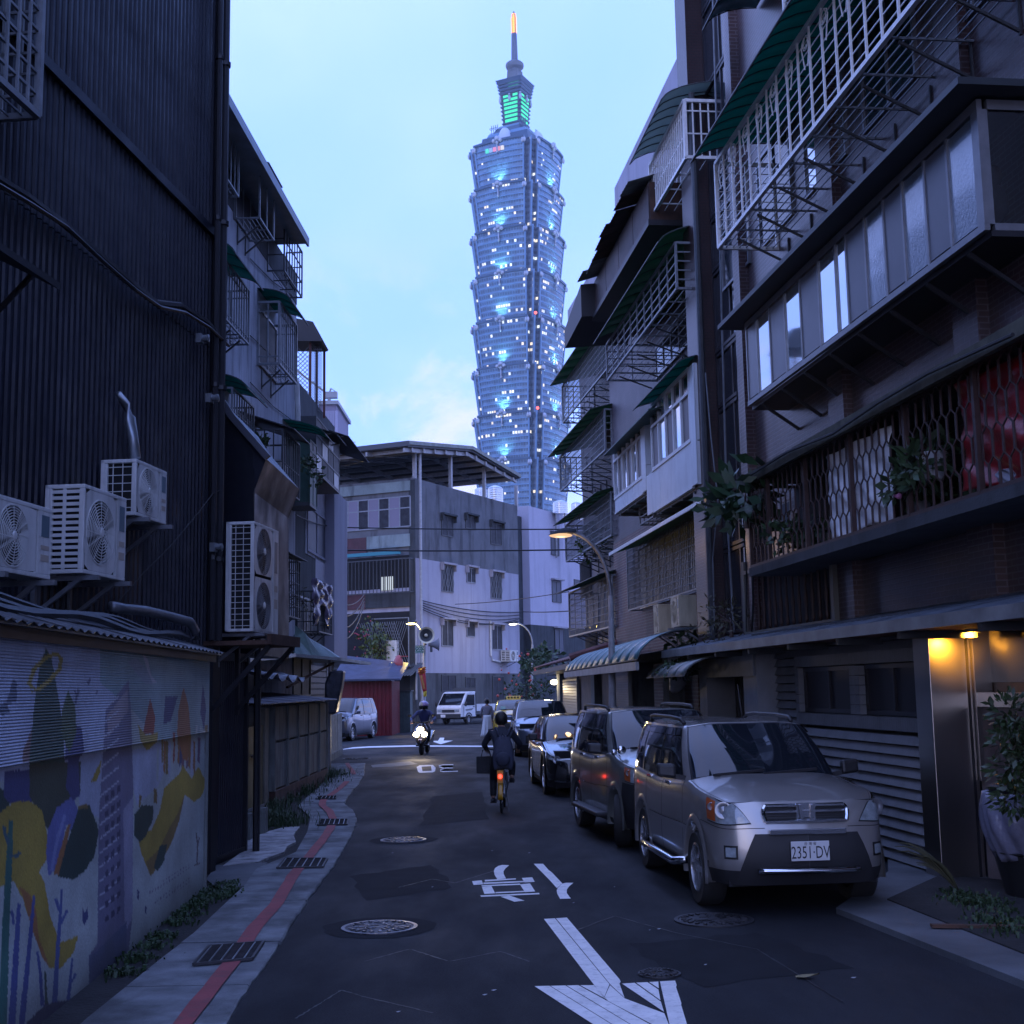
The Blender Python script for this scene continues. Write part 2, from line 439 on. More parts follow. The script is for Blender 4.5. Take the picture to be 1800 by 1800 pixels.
def resample(pts,n):
 d=[0]
 for a,b in zip(pts,pts[1:]):d.append(d[-1]+math.hypot(b[0]-a[0],b[1]-a[1]))
 out=[]
 for i in range(n+1):
  t=d[-1]*i/n;k=max(j for j in range(len(d))if d[j]<=t+1e-9);k=min(k,len(pts)-2)
  f=(t-d[k])/max(1e-9,d[k+1]-d[k]);out.append((pts[k][0]+(pts[k+1][0]-pts[k][0])*f,pts[k][1]+(pts[k+1][1]-pts[k][1])*f))
 return out
def by_y(pts,y):
 for a,b in zip(pts,pts[1:]):
  if a[1]<=y<=b[1]and b[1]>a[1]:
   f=(y-a[1])/(b[1]-a[1]);return a[0]+(b[0]-a[0])*f
 return pts[-1][0]if y>pts[-1][1]else pts[0][0]
pave=MB()
cuts=[5.2,7.6,9.1,10.6,12.6,14.8,16.6,18.6,20.9,23.4,26.6,30.5,36.0]
kerb=thing('drain_kerb',None,None);kerb['kind']='structure'
for a,b in zip(cuts,cuts[1:]):
 n=10
 top=[(by_y(kl,a+0.008+(b-a-0.016)*i/n),a+0.008+(b-a-0.016)*i/n)for i in range(n+1)]
 bot=[(by_y(kr,a+0.008+(b-a-0.016)*i/n),a+0.008+(b-a-0.016)*i/n)for i in range(n+1)]
 s=MB();dz=R.uniform(-0.004,0.004)
 vs,fs=[],[]
 for(x0,y0),(x1,y1)in zip(top,bot):
  jx=R.uniform(-0.012,0.012)
  vs+=[(x0,y0,-0.02),(x0,y0,0.032+dz),(x1+jx-0.012,y1,0.032+dz),(x1+jx,y1,0.02),(x1+jx,y1,-0.02)]
 for i in range(n):
  for k in range(4):fs.append((i*5+k,(i+1)*5+k,(i+1)*5+k+1,i*5+k+1))
 fs+=[(0,1,2,3,4),tuple(n*5+k for k in(4,3,2,1,0))]
 s.add(vs,fs);s.build('kerb_slab',M_KERB,kerb)
verge=[(-9,3),(-9,46),(by_y(kl,36)-0.3,38),*[p for p in reversed(kl)],]
sheet('verge',[(-6.5,3.0)]+[(x-0.004,y)for x,y in kl]+[(-6.5,36.5)],0.008,M_SOIL)
slab('concrete_apron',gp([(392,1527),(428,1500),(436,1478),(470,1466),(500,1458),(527,1457),(516,1472),(520,1484),(505,1492),(500,1502),(472,1512),(452,1521),(420,1524)]),-0.01,0.036,mat('pale_broken_concrete',(.34,.34,.34),.7,var=.5,vs=4,stain=.8,ss=(5,5,5),bump=.5,bs=40))
slab('gate_threshold',gp([(362,1550),(380,1525),(470,1520),(430,1562),(385,1568)]),-0.01,0.028,M_PAVE)
slab('pavement',gp([(1470,1606),(1800,1738),(1990,1830),(2200,1760),(1800,1575),(1640,1515),(1560,1500),(1562,1540)]),-0.02,0.05,M_PAVE)
slab('wall_footing_strip',[(0.9,44),(1.7,38),(3.15,24),(4.05,15.4),(5.2,15.4),(4.6,30),(4.4,44)],-0.02,0.06,M_PAVE)
BED=gp([(1560,1592),(1655,1548),(1790,1560),(2050,1640),(2080,1790),(1800,1690)])
slab('planting_bed',BED,0.0,0.062,M_SOIL)
def marks(name,polys,z,m,label=None):
 b=MB()
 for p in polys:
  pts=gp(p,z);bm=bmesh.new();f=bm.faces.new([bm.verts.new((x,y,z))for x,y in pts])
  bmesh.ops.triangulate(bm,faces=[f]);bm.verts.index_update()
  b.add([v.co[:]for v in bm.verts],[[v.index for v in ff.verts]for ff in bm.faces]);bm.free()
 o=b.build(name,m);o['kind']='structure'
 if label:o['label']=label
 return o
def z6(pts):return[(820+x/3.6,1480+y/3.6)for x,y in pts]
def z45(pts):return[(560+x/4.5,1080+y/4.5)for x,y in pts]
def z64(pts):return[(680+x/6.43,1100+y/6.43)for x,y in pts]
def ribbon(pts,w0,w1=None):
 """thick stroke through pixel points, half-width in pixels"""
 L,Rr=[],[]
 for i,p in enumerate(pts):
  a=pts[max(i-1,0)];c=pts[min(i+1,len(pts)-1)]
  dx,dy=c[0]-a[0],c[1]-a[1];l=math.hypot(dx,dy)or 1;nx,ny=-dy/l,dx/l
  w=w0 if w1 is None else w0+(w1-w0)*i/(len(pts)-1)
  L.append((p[0]+nx*w,p[1]+ny*w));Rr.append((p[0]-nx*w,p[1]-ny*w))
 return L+Rr[::-1]
ZP=0.005
marks('road_arrow',[z6(p)for p in([(490,487),(560,483),(905,900),(870,985),(808,905)],[(566,483),(635,478),(968,868),(976,884),(968,896),(1000,985),(912,903)],[(430,912),(525,910),(925,1158),(1523,1621)],[(531,910),(626,908),(1042,1158),(1523,1612),(935,1160)],[(634,908),(708,906),(888,1004),(1170,1158),(1500,1590),(1048,1158)],[(720,906),(806,906),(886,996)],[(984,896),(1064,891),(1230,1010),(1250,1075)],[(872,985),(908,906),(1002,990),(1252,1084),(1278,1150),(1523,1600),(1172,1152),(896,1006)],[(1074,890),(1145,887),(1215,934),(1228,1002)],[(1155,886),(1214,883),(1217,926)],[(1224,882),(1320,877),(1330,905),(1326,918),(1360,1020),(1358,1030),(1395,1152),(1523,1621),(1284,1150)])],ZP,M_PAINT)
marks('stop_character',[z6(p)for p in([(425,138),(485,138),(520,178),(540,192),(606,262),(572,292),(525,240)],[(677,258),(650,280),(636,300),(634,322),(660,358),(592,360),(574,326),(571,306),(578,290),(605,264),(630,258)],[(270,147),(246,168),(234,186),(236,204),(250,231),(195,236),(178,208),(173,184),(180,166),(200,152),(225,145)],[(115,240),(312,230),(312,237),(117,250)],[(107,257),(366,246),(372,254),(108,267)],[(35,248),(96,242),(106,268),(45,272)],[(350,228),(415,223),(432,252),(368,256)],[(97,283),(158,279),(182,325),(113,329)],[(94,274),(338,263),(345,271),(98,281)],[(338,268),(402,262),(435,313),(370,318)],[(183,317),(368,309),(372,316),(184,325)],[(88,338),(460,322),(462,331),(92,347)],[(215,346),(272,339),(368,371),(303,378)])],ZP,M_PAINT)
marks('speed_limit_number',[z45(p)for p in([(775,1207),(800,1193),(905,1190),(890,1200),(815,1205),(822,1240),(895,1237),(890,1200),(905,1190),(926,1213),(922,1240),(905,1249),(800,1253),(787,1246)],ribbon([(1066,1188),(985,1190),(952,1197),(958,1207),(992,1216),(1062,1213)],3.6),ribbon([(1000,1217),(966,1228),(962,1238),(990,1243),(1102,1240)],3.6))],ZP,M_PAINT)
marks('stop_line',[[(592,1318.6),(620,1315.8),(649,1314.2),(724,1312.4),(849,1312.9),(872,1313),(872,1310.8),(849,1310.7),(724,1310.0),(649,1311.8),(620,1313.6)]],ZP,M_PAINT)
marks('far_road_arrow',[z64([(600,1265),(650,1265),(640,1297),(748,1298),(610,1338),(488,1300),(578,1300)])],ZP,M_PAINT)
marks('side_road_mark',[[(571,1323.5),(584,1324),(571,1330)],[(694,1280.5),(714,1279.2),(714,1280.6),(696,1282)]],ZP,M_PAINT)
RED=[(230,1960),(318,1800),(367,1740),(417,1677),(447,1630),(487,1587),(513,1541),(547,1500),(567,1476),(580,1457),(586,1440),(579,1425),(566,1415),(568,1406),(583,1396),(600,1383),(610,1373)]
def ground_ribbon(name,pxs,w,z,m):
 pts=resample(gp(pxs,z),60);b=MB();vs=[]
 for i,p in enumerate(pts):
  a=pts[max(i-1,0)];c=pts[min(i+1,len(pts)-1)];dx,dy=c[0]-a[0],c[1]-a[1];l=math.hypot(dx,dy);nx,ny=-dy/l,dx/l
  j,k=R.uniform(-0.006,0.006),R.uniform(-0.006,0.006)
  vs+=[(p[0]+nx*(w/2+j),p[1]+ny*(w/2+j),z),(p[0]-nx*(w/2+k),p[1]-ny*(w/2+k),z)]
 b.add(vs,[(2*i,2*i+1,2*i+3,2*i+2)for i in range(len(pts)-1)])
 o=b.build(name,m);o['kind']='structure';return o
ground_ribbon('red_line',RED,0.125,0.043,M_REDPAINT)
ground_ribbon('red_line',[(622,1361),(619,1354),(613,1347),(610,1341)],0.11,0.043,M_REDPAINT)
def grating(q,n_fine,n_bright,label):
 P=[Vector((*p,0.0))for p in gp(q,0.04)];c=sum(P,Vector())/4
 t=thing('drain_grating',label,'drain grating',Matrix.Translation(c),'drain gratings across the kerb')
 P=[p-c for p in P]
 def bl(a,b):return(P[0]*(1-a)+P[3]*a)*(1-b)+(P[1]*(1-a)+P[2]*a)*b
 MB().add([bl(0,0)+Vector((0,0,0.037)),bl(1,0)+Vector((0,0,0.037)),bl(1,1)+Vector((0,0,0.037)),bl(0,1)+Vector((0,0,0.037))],[(0,1,2,3)]).build('pit',M_DARK,t)
 fr=MB();up=Vector((0,0,0.047))
 for a,b in(((0,0),(1,0)),((1,0),(1,1)),((1,1),(0,1)),((0,1),(0,0))):fr.bar(bl(*a)+up,bl(*b)+up,0.02)
 fr.build('frame',M_IRONDK,t)
 fb=MB()
 for k in range(1,n_fine):fb.bar(bl(0,k/n_fine)+up,bl(1,k/n_fine)+up,0.007)
 o=fb.build('fine_bars',M_IRONDK,t);o['kind']='stuff'
 for k in range(n_bright):
  a=(k+0.25)/n_bright
  MB().bar(bl(a,0)+up*1.06,bl(a,1)+up*1.06,0.010).build('cross_bar',M_GALV,t)
grating([(340,1697),(367,1665),(463,1657),(443,1687)],14,5,'nearest drain grating across the red line, beside the mural wall')
grating([(487,1527),(500,1510),(575,1510),(567,1525)],12,6,'drain grating by the broken concrete in front of the black gate')
grating([(558,1451),(562,1441),(612,1441),(610,1450)],10,6,'drain grating on the outward bend of the kerb')
grating([(555,1405),(560,1400),(592,1400),(590,1405)],8,5,'smallest and farthest drain grating, on the inward bend of the kerb')
def manhole(px,py,r,label,m=M_IRON,pattern='arcs',halo=True):
 x,y=G(px,py);t=thing('manhole_cover',label,'manhole cover',Matrix.Translation((x,y,0)))
 if halo:
  pts=[(x+(r*1.5+0.02*math.sin(3*a)+R.uniform(-.02,.02))*math.cos(a),y+(r*1.5+R.uniform(-.02,.02))*math.sin(a))for a in[k*2*math.pi/36 for k in range(36)]]
  sheet('asphalt_patch',pts,0.003,mat('asphalt_patch',(0.0135,0.015,0.0185),0.85,spec=.2,var=0.3,vs=3,bump=0.4,bs=150))
 MB().lathe([(r,0.001),(r,0.012),(r*0.90,0.012),(r*0.895,0.004)],40).build('rim',m,t)
 MB().lathe([(r*0.885,0.001),(r*0.885,0.009),(0.001,0.009)],40).build('cover',M_IRONDK if m is M_IRON else m,t)
 p=MB();q=Matrix.Rotation(0.3,3,'Z')
 p.box(-r*0.82,r*0.82,-0.012,0.012,0.0085,0.0125)
 for k in range(22):
  a=2*math.pi*k/22;p.bar((r*.70*math.cos(a),r*.70*math.sin(a),.010),(r*.83*math.cos(a),r*.83*math.sin(a),.010),.022)
 for k in range(34):
  a=R.uniform(0,6.28);rr=r*R.uniform(0.15,0.58);b_=a+R.choice((0.25,-0.3,1.2))
  p.bar((rr*math.cos(a),rr*math.sin(a),.010),(rr*math.cos(a)+.07*math.cos(b_),rr*math.sin(a)+.07*math.sin(b_),.010),.014)
 p.build('relief',m,t)
manhole(667,1631,0.325,'worn iron manhole cover in the middle of the lane, nearest the mural',M_IRON)
manhole(709,1477,0.31,'bright iron manhole cover lit by the headlight, further up the lane',M_IRON)
manhole(1159,1713,0.15,'small dark round cover beside the white arrow shaft',M_IRONDK,halo=False)
manhole(1255,1618,0.34,'dark manhole cover in front of the silver car',M_IRONDK,halo=False)
manhole(627,1334,0.42,'far manhole cover at the end of the kerb by the stop line',M_IRONDK,halo=False)
sheet('asphalt_patch',gp([(652,1345),(720,1338),(735,1343),(700,1347),(655,1349)],0.003),0.003,M_PAVE)
M_CRACK=mat('crack_tar',(0.008,0.008,0.009),0.5)
for pts,w_ in(([(640,1690),(720,1668),(790,1690),(880,1672),(930,1690)],.012),([(1000,1640),(1080,1610),(1190,1640),(1330,1668),(1480,1760)],.014),([(700,1560),(760,1545),(800,1552),(870,1530)],.012),([(520,1790),(600,1740),(640,1752),(760,1780)],.012)):
 o=ground_ribbon('road_crack',pts,w_,0.0035,M_CRACK)
for q in([(1100,1660),(1330,1640),(1500,1700),(1230,1735)],[(620,1540),(760,1520),(800,1560),(640,1585)],[(760,1400),(850,1392),(860,1440),(740,1452)]):
 P=gp(q);pts=[]
 for(ax,ay),(bx,by)in zip(P,P[1:]+P[:1]):pts+=[(ax+(bx-ax)*k/7+R.uniform(-.04,.04),ay+(by-ay)*k/7+R.uniform(-.05,.05))for k in range(7)]
 sheet('asphalt_patch',pts,0.002,mat('asphalt_patch',(0.0135,0.015,0.0185),0.85,spec=.2,var=0.3,vs=3,bump=0.4,bs=150))
M_WEED=mat('weed_leaf',(0.030,0.060,0.022),0.6,var=0.5,vs=6)
M_WEED2=mat('dry_weed',(0.06,0.06,0.03),0.7,var=0.5,vs=6)
def weeds(name,spots,n,h,m,spread,broad=False):
 b=MB()
 for _ in range(n):
  sx,sy,sz=R.choice(spots);x=sx+R.gauss(0,spread);y=sy+R.gauss(0,spread);a=R.uniform(0,6.28)
  hh=h*R.uniform(0.3,1.0);lean=R.uniform(0.2,0.9)*hh;w=(0.012 if broad else 0.006)*R.uniform(0.6,1.3)
  dx,dy=math.cos(a),math.sin(a);nx,ny=-dy*w,dx*w
  p1=(x+dx*lean*.45,y+dy*lean*.45,sz+hh*.7);p2=(x+dx*lean,y+dy*lean,sz+hh*(0.75 if broad else 1.0))
  b.add([(x-nx*.5,y-ny*.5,sz),(x+nx*.5,y+ny*.5,sz),(p1[0]+nx,p1[1]+ny,p1[2]),(p1[0]-nx,p1[1]-ny,p1[2]),p2],[(0,1,2,3),(3,2,4)])
 o=b.build(name,m);o['kind']='stuff';return o
sp=[(*G(px,py),0.01)for px,py in[(345,1590),(330,1600),(362,1572),(392,1566),(400,1558),(310,1625),(285,1650),(265,1668),(240,1690),(215,1715),(352,1582),(325,1612),(405,1572),(385,1580)]]
weeds('weeds',sp,1500,0.07,M_WEED,0.085,True)
sp=[(*G(px,py),0.01)for px,py in[(452,1438),(470,1425),(488,1412),(505,1400),(520,1395),(535,1385),(550,1378),(565,1370),(578,1365),(476,1455),(484,1450)]]
weeds('grass',sp,3200,0.26,M_WEED,0.24)
weeds('grass',sp,700,0.14,M_WEED,0.3,True)
sp=[(*G(px,py),0.062)for px,py in[(1690,1585),(1710,1592),(1735,1600),(1755,1615),(1740,1630),(1770,1640),(1700,1600),(1785,1655)]]
weeds('weeds',sp,700,0.07,M_WEED,0.12,True)
M_LEAF=mat('dead_leaf',(0.20,0.17,0.09),0.8,var=0.3,vs=20)
x,y=G(1420,1720)
b=MB();b.grid(lambda a,c:(x+(a-.5)*.16,y+(c-.5)*.09*math.sin(math.pi*min(1,.15+a)),.006+.02*abs(c-.5)+.02*a*a),6,4)
tag(b.build('dead_leaf',M_LEAF,smooth=True),'curled dry leaf lying on the road in front of the silver car','leaf')
lb=MB()
for px,py in[(852,1750),(868,1742),(1142,1636),(1158,1634),(1008,1588),(1240,1697),(690,1500),(1500,1720),(930,1500),(760,1560),(583,1520),(700,1780),(865,1496),(1080,1560)]:
 x,y=G(px,py);s_=R.uniform(0.008,0.02);lb.add([(x-s_,y,.006),(x,y-s_,.006),(x+s_*1.2,y,.01),(x,y+s_,.006)],[(0,1,2,3)])
o=lb.build('paper_scraps',mat('paper_scrap',(0.5,0.52,0.55),0.8));o['kind']='stuff'
def corr_sheet(w,h,pitch=0.11,amp=0.018,steps=4):
 """vertical-ribbed metal sheet, x 0..w, z 0..h, ribs towards +y"""
 b=MB();n=max(2,int(round(w/pitch)));xs=[]
 for i in range(n):
  for f,y in((0.0,0),(0.42,0),(0.54,1),(0.88,1)):xs.append(((i+f)*w/n,y*amp))
 xs.append((w,0));vs=[]
 for x,y in xs:vs+=[(x,y,0),(x,y,h)]
 b.add(vs,[(2*i,2*i+2,2*i+3,2*i+1)for i in range(len(xs)-1)])
 return b
def hcorr_sheet(w,d,pitch=0.12,amp=0.02,drop=0.0,curve=0.0):
 """roof sheet: x 0..w across the ribs, y 0..d down the slope, falling by drop"""
 b=MB();n=max(2,int(round(w/pitch)))*4;m=6 if curve else 1
 def fn(a,c):return(a*w,c*d,-drop*c-curve*c*c+amp*math.cos(a*n/4*2*math.pi))
 return b.grid(fn,n,m)
def thick(o,t=0.01,off=0.0):
 m=o.modifiers.new('thickness','SOLIDIFY');m.thickness=t;m.offset=off;return o
def ac_unit(label,M,w=0.85,d=0.32,h=0.62,fans=1,louver='near',group='air conditioner units',mt=None,side_rows=13,bracket=True,kind='slats'):
 """outdoor unit: x along the wall, y out of the wall (0 = back), fan face at y=d, louvred end at x=w"""
 mt=mt or M_WHITEP
 t=thing('air_conditioner',label,'air conditioner',M,group)
 c=MB();e=0.035
 c.box(0,w,0,e,0,h);c.box(0,w,0,d,0,e);c.box(0,w,0,d,h-e,h)
 c.box(0,e*0.6,e,d,e,h-e)
 c.box(w-e,w,d-0.045,d,e,h-e);c.box(w-e,w,e,e+0.03,e,h-e)
 c.build('casing',mt,t,bevel=0.006)
 MB().box(0.03,w-0.04,0.036,d-0.06,0.036,h-0.036).build('coil',M_DARK,t)
 fh=h/fans;face=MB();grl=MB();hub=MB();ring=MB()
 R0=min(0.37*fh*1.15,0.30*w+0.02,fh/2-0.045);pw=w*0.22
 cx=(w-pw)/2+pw*0.0
 cx=pw+(w-pw)/2
 for k in range(fans):
  cz=fh*(k+0.5);n=32
  out=[];z0,z1=fh*k+(e if k==0 else 0),fh*(k+1)-(e if k==fans-1 else 0);x0,x1=pw,w-e
  for i in range(n):
   a=2*math.pi*i/n;ca,sa=math.cos(a),math.sin(a)
   s=min((x1-cx)/abs(ca)if abs(ca)>1e-6 else 9,(z1-cz)/abs(sa)if abs(sa)>1e-6 else 9)
   out.append((cx+ca*s,cz+sa*s))
  vs=[(x,d,z)for x,z in out]+[(cx+R0*math.cos(2*math.pi*i/n),d,cz+R0*math.sin(2*math.pi*i/n))for i in range(n)]
  vs+=[(cx+R0*.97*math.cos(2*math.pi*i/n),d-0.05,cz+R0*.97*math.sin(2*math.pi*i/n))for i in range(n)]
  face.add(vs,[(i,(i+1)%n,n+(i+1)%n,n+i)for i in range(n)]+[(n+i,n+(i+1)%n,2*n+(i+1)%n,2*n+i)for i in range(n)])
  for q in range(1,10):
   r=R0*(0.18+0.82*q/9);pts=[(cx+r*math.cos(2*math.pi*i/24),d+0.012-0.012*(q/9)**2,cz+r*math.sin(2*math.pi*i/24))for i in range(25)]
   grl.tube(pts,0.0042 if q<9 else 0.007,4,cap=False)
  for q in range(12):
   a=2*math.pi*q/12;grl.tube([(cx+R0*.16*math.cos(a),d+.014,cz+R0*.16*math.sin(a)),(cx+R0*math.cos(a+.5),d+.002,cz+R0*math.sin(a+.5))],.0035,4)
  hub.lathe([(0.001,d+.022),(R0*.13,d+.02),(R0*.17,d+.008),(R0*.17,d-.02)],16,(cx,0,cz),'y')
  fb=MB()
  for q in range(3):
   a=2*math.pi*q/3+.4
   P=lambda r,aa,y:(cx+r*math.cos(aa),y,cz+r*math.sin(aa))
   fb.add([P(R0*.12,a,d-.03),P(R0*.12,a+.9,d-.055),P(R0*.9,a+.75,d-.065),P(R0*.92,a+.05,d-.025)],[(0,1,2,3)])
  fb.build('fan',M_PLASTIC,t)
 face.box(e*.6,pw-.002,d-.03,d,e,h-e)
 face.build('front_panel',mt,t);g=grl.build('fan_grille',mt if fans==1 else M_STEEL,t);g['kind']='stuff'
 hub.build_each('hub',mt,t)
 lab=MB();lab.box(pw*.22,pw*.78,d,d+.003,h*.58,h*.88);lab.build('badge',mat('grey_badge',(0.10,0.16,0.20),0.4),t)
 lab=MB();lab.box(pw*.2,pw*.8,d,d+.003,h*.40,h*.46);lab.box(pw*.2,pw*.8,d,d+.003,h*.24,h*.33);lab.build('label_plate',mat('label_plate',(0.42,0.36,0.30),0.5),t)
 if kind=='slats':
  for k in range(side_rows):
   z=e+(h-2*e)*(k+0.5)/side_rows;hh=(h-2*e)/side_rows*0.27
   MB().box(w-.012,w-.002,e+.03,d-.045,z-hh,z+hh).build('louvre',mt,t)
  MB().box(w-.011,w+.001,d*.46,d*.54,e,h-e).build('louvre_post',mt,t)
 else:
  gr=MB()
  for k in range(side_rows):z=e+(h-2*e)*(k+.5)/side_rows;gr.bar((w-.006,e+.03,z),(w-.006,d-.045,z),.007)
  for y in(d*.35,d*.62):gr.bar((w-.004,y,e),(w-.004,y,h-e),.007)
  o=gr.build('wire_guard',mt,t);o['kind']='stuff'
 if bracket:
  br=MB()
  for x in(w*.12,w*.88):
   br.box(x-.02,x+.02,-.14,d+.1,-.05,-.012);br.bar((x,-.13,-.34),(x,d*.8,-.04),.035);br.box(x-.02,x+.02,-.14,-.10,-.4,0)
   br.box(x-.04,x+.04,.03,.08,-.012,0);br.box(x-.04,x+.04,d-.08,d-.03,-.012,0)
  br.build_each('bracket',M_STEEL,t)
 return t
def curved_awning(t,w,depth,z,rise,m,n_seg,lip=0.06,rib_m=None,over=0.12,flat=False):
 """plastic awning on ribs: panels are parts"""
 seg=w/n_seg
 def prof(c):
  if flat:return(-0.02+(depth+over)*c,z+rise*(1-c))
  a=c*math.pi/2*0.92
  return(-0.02+(depth+over)*math.sin(a)/math.sin(math.pi/2*.92),z-lip+rise*(math.cos(a)))
 me=None
 for k in range(n_seg):
  b=MB();b.grid(lambda a,c:(0.004+a*(seg-0.008),*prof(c)),2,7)
  if me is None:me=b.mesh('awning_panel',m,smooth=True)
  o=piece('awning_panel',me,t,Matrix.Translation((k*seg,0,0)));thick(o,0.006)
 rb=MB()
 for k in range(n_seg+1):rb.tube([(k*seg,prof(c/5)[0],prof(c/5)[1]-.012)for c in range(6)],.011,4)
 rb.bar((0,prof(1)[0],prof(1)[1]-.01),(w,prof(1)[0],prof(1)[1]-.01),.022)
 rb.build('awning_ribs',rib_m or M_DKBAR,t)
def cage(name,label,cat,F,pl,pr,depth,group=None,bar_m=None,vstep=0.13,hstep=0.0,hz=(),r=0.012,rh=None,frame=0.035,awning=None,awn=(0.35,0.22),flat=False,n_awn=None,floor=0.1,brackets=True,back=None,single_bars=False,v=None,scroll=False,n0=0.0,sides=True,floor_m=None,topgrid=False):
 """barred window cage. pl, pr = (px, py_top, py_bottom) of the two front edges"""
 bar_m=bar_m or M_GREYBAR;rh=rh or r
 a0=F.uv(pl[0],pl[1],n0+depth);a1=F.uv(pl[0],pl[2],n0+depth);b0=F.uv(pr[0],pr[1],n0+depth);b1=F.uv(pr[0],pr[2],n0+depth)
 u0,u1=sorted((a0[0],b0[0]));z1=(a0[1]+b0[1])/2;z0=(a1[1]+b1[1])/2
 if v:z0,z1=v
 w,h=u1-u0,z1-z0
 t=thing(name,label,cat,F.off(u0,n0,z0),group)
 fr=MB()
 for x in(0,w):
  for y in(0.01,depth):fr.bar((x,y,0),(x,y,h),frame)
  for z in(0,h):fr.bar((x,0,z),(x,depth,z),frame)
 for z in(0,h):fr.bar((0,depth,z),(w,depth,z),frame)
 fr.build('frame',bar_m,t)
 nb=max(2,int(round(w/vstep)))if vstep else 0
 if single_bars:
  me=MB().bar((0,0,0),(0,0,h),2*r).mesh('bar',bar_m)
  for k in range(1,nb):piece('bar',me,t,Matrix.Translation((k*w/nb,depth,0)))
  bb=MB()
 else:
  bb=MB()
  for k in range(1,nb):bb.bar((k*w/nb,depth,0),(k*w/nb,depth,h),2*r)
 if sides:
  nd=max(1,int(round(depth/max(vstep,.1))))
  for x in(0,w):
   for k in range(1,nd):bb.bar((x,k*depth/nd,0),(x,k*depth/nd,h),2*r)
 zs=list(hz)+([k/round(h/hstep)for k in range(1,int(round(h/hstep)))]if hstep else[])
 for f in zs:
  bb.bar((0,depth-r,h*f),(w,depth-r,h*f),2*rh)
  for x in(0,w):bb.bar((x,0,h*f),(x,depth,h*f),2*rh)
 if bb.v:
  o=bb.build('bars',bar_m,t);o['kind']='stuff'
 if floor:
  fl=MB();n=max(2,int(round(depth/floor)))
  for k in range(1,n):fl.bar((0,k*depth/n,0),(w,k*depth/n,0),.014)
  n=max(2,int(round(w/0.8)))
  for k in range(1,n):fl.bar((k*w/n,0,-.01),(k*w/n,depth,-.01),.025)
  fl.build('floor_bars',floor_m or bar_m,t)
 if topgrid:
  fl=MB();n=max(2,int(round(w/.25)))
  for k in range(1,n):fl.bar((k*w/n,0,h),(k*w/n,depth,h),.018)
  fl.build('top_bars',bar_m,t)
 if scroll:
  s=MB();n=int(w/0.6)
  for k in range(n):
   x=(k+.5)*w/n
   for sg in(-1,1):
    pts=[(x+sg*(0.03+0.11*(1-q/10.))*math.cos(q*.62),depth+.012,h-.22+(0.03+.11*(1-q/10.))*math.sin(q*.62))for q in range(11)]
    s.tube(pts,.009,4)
    s.tube([(x+sg*.14,depth+.012,h-.22),(x+sg*.05,depth+.012,h-.52)],.009,4)
  o=s.build('scrollwork',bar_m,t);o['kind']='stuff'
 if brackets:
  k_=MB();n=max(2,int(w/1.1)+1)
  for k in range(n):
   x=w*(k+.5)/n
   k_.bar((x,0,-.42),(x,depth*.85,-.03),.03);k_.bar((x,0.01,-.45),(x,.01,0),.03)
  k_.build_each('bracket',M_DKBAR,t)
 if back:
  bk=MB().box(.05,w-.05,.004,.03,.05,h-.1);bk.build('window_pane',back,t)
  f2=MB();n=max(2,int(round(w/.8)))
  for k in range(n+1):x=.05+(w-.1)*k/n;f2.box(x-.02,x+.02,.02,.05,.05,h-.1)
  f2.box(.05,w-.05,.02,.05,.03,.08);f2.box(.05,w-.05,.02,.05,h-.13,h-.08);f2.build('window_frame',M_ALU,t)
 if awning:
  curved_awning(t,w,depth,h+.02,awn[0],awning,n_awn or max(1,int(round(w/.55))),over=awn[1],flat=flat,rib_m=M_DKBAR)
 return t
def foliage(name,label,cat,M,r,n,leaf=0.06,m=None,squash=1.0,stem_h=0.0,group=None,droop=0.0,narrow=0.35,stem_m=None,base=None):
 """leafy plant: leaf-sized faces through a lumpy crown"""
 m=m or M_WEED
 t=thing(name,label,cat,M,group);b=MB();lumps=[(R.gauss(0,.45)*r,R.gauss(0,.45)*r,R.gauss(0,.4)*r*squash,R.uniform(.35,.65)*r)for _ in range(9)]
 for _ in range(n):
  lx,ly,lz,lr=R.choice(lumps);d=Vector((R.gauss(0,1),R.gauss(0,1),R.gauss(0,1))).normalized()*lr*R.uniform(.5,1.0)
  p=Vector((lx,ly,lz))+d;p.z+=stem_h-droop*(p.x**2+p.y**2)/max(r,.01)
  e1=(d.normalized()+Vector((R.gauss(0,.5),R.gauss(0,.5),R.gauss(-.1,.4)))).normalized();e2=e1.cross(Vector((R.gauss(0,1),R.gauss(0,1),R.gauss(0,1)))).normalized()
  L=leaf*R.uniform(.6,1.4);W=L*narrow
  b.add([p,p+e1*L*.5+e2*W,p+e1*L,p+e1*L*.5-e2*W],[(0,1,2,3)])
 b.build('leaves',m,t)
 s=MB();z0=base if base is not None else-r*squash*.4
 s.tube([(0,0,z0),(0.01,0,stem_h*.5),(0,.01,stem_h)],[.02+r*.03,.015+r*.02,.01],6)
 for lx,ly,lz,lr in lumps[:6]:s.tube([(0,0,max(z0,stem_h*.55+min(0,lz))),(lx*.5,ly*.5,stem_h+lz*.4),(lx,ly,stem_h+lz)],[.012,.009,.005],5)
 s.build('stem',stem_m or M_BROWNBAR,t)
 return t
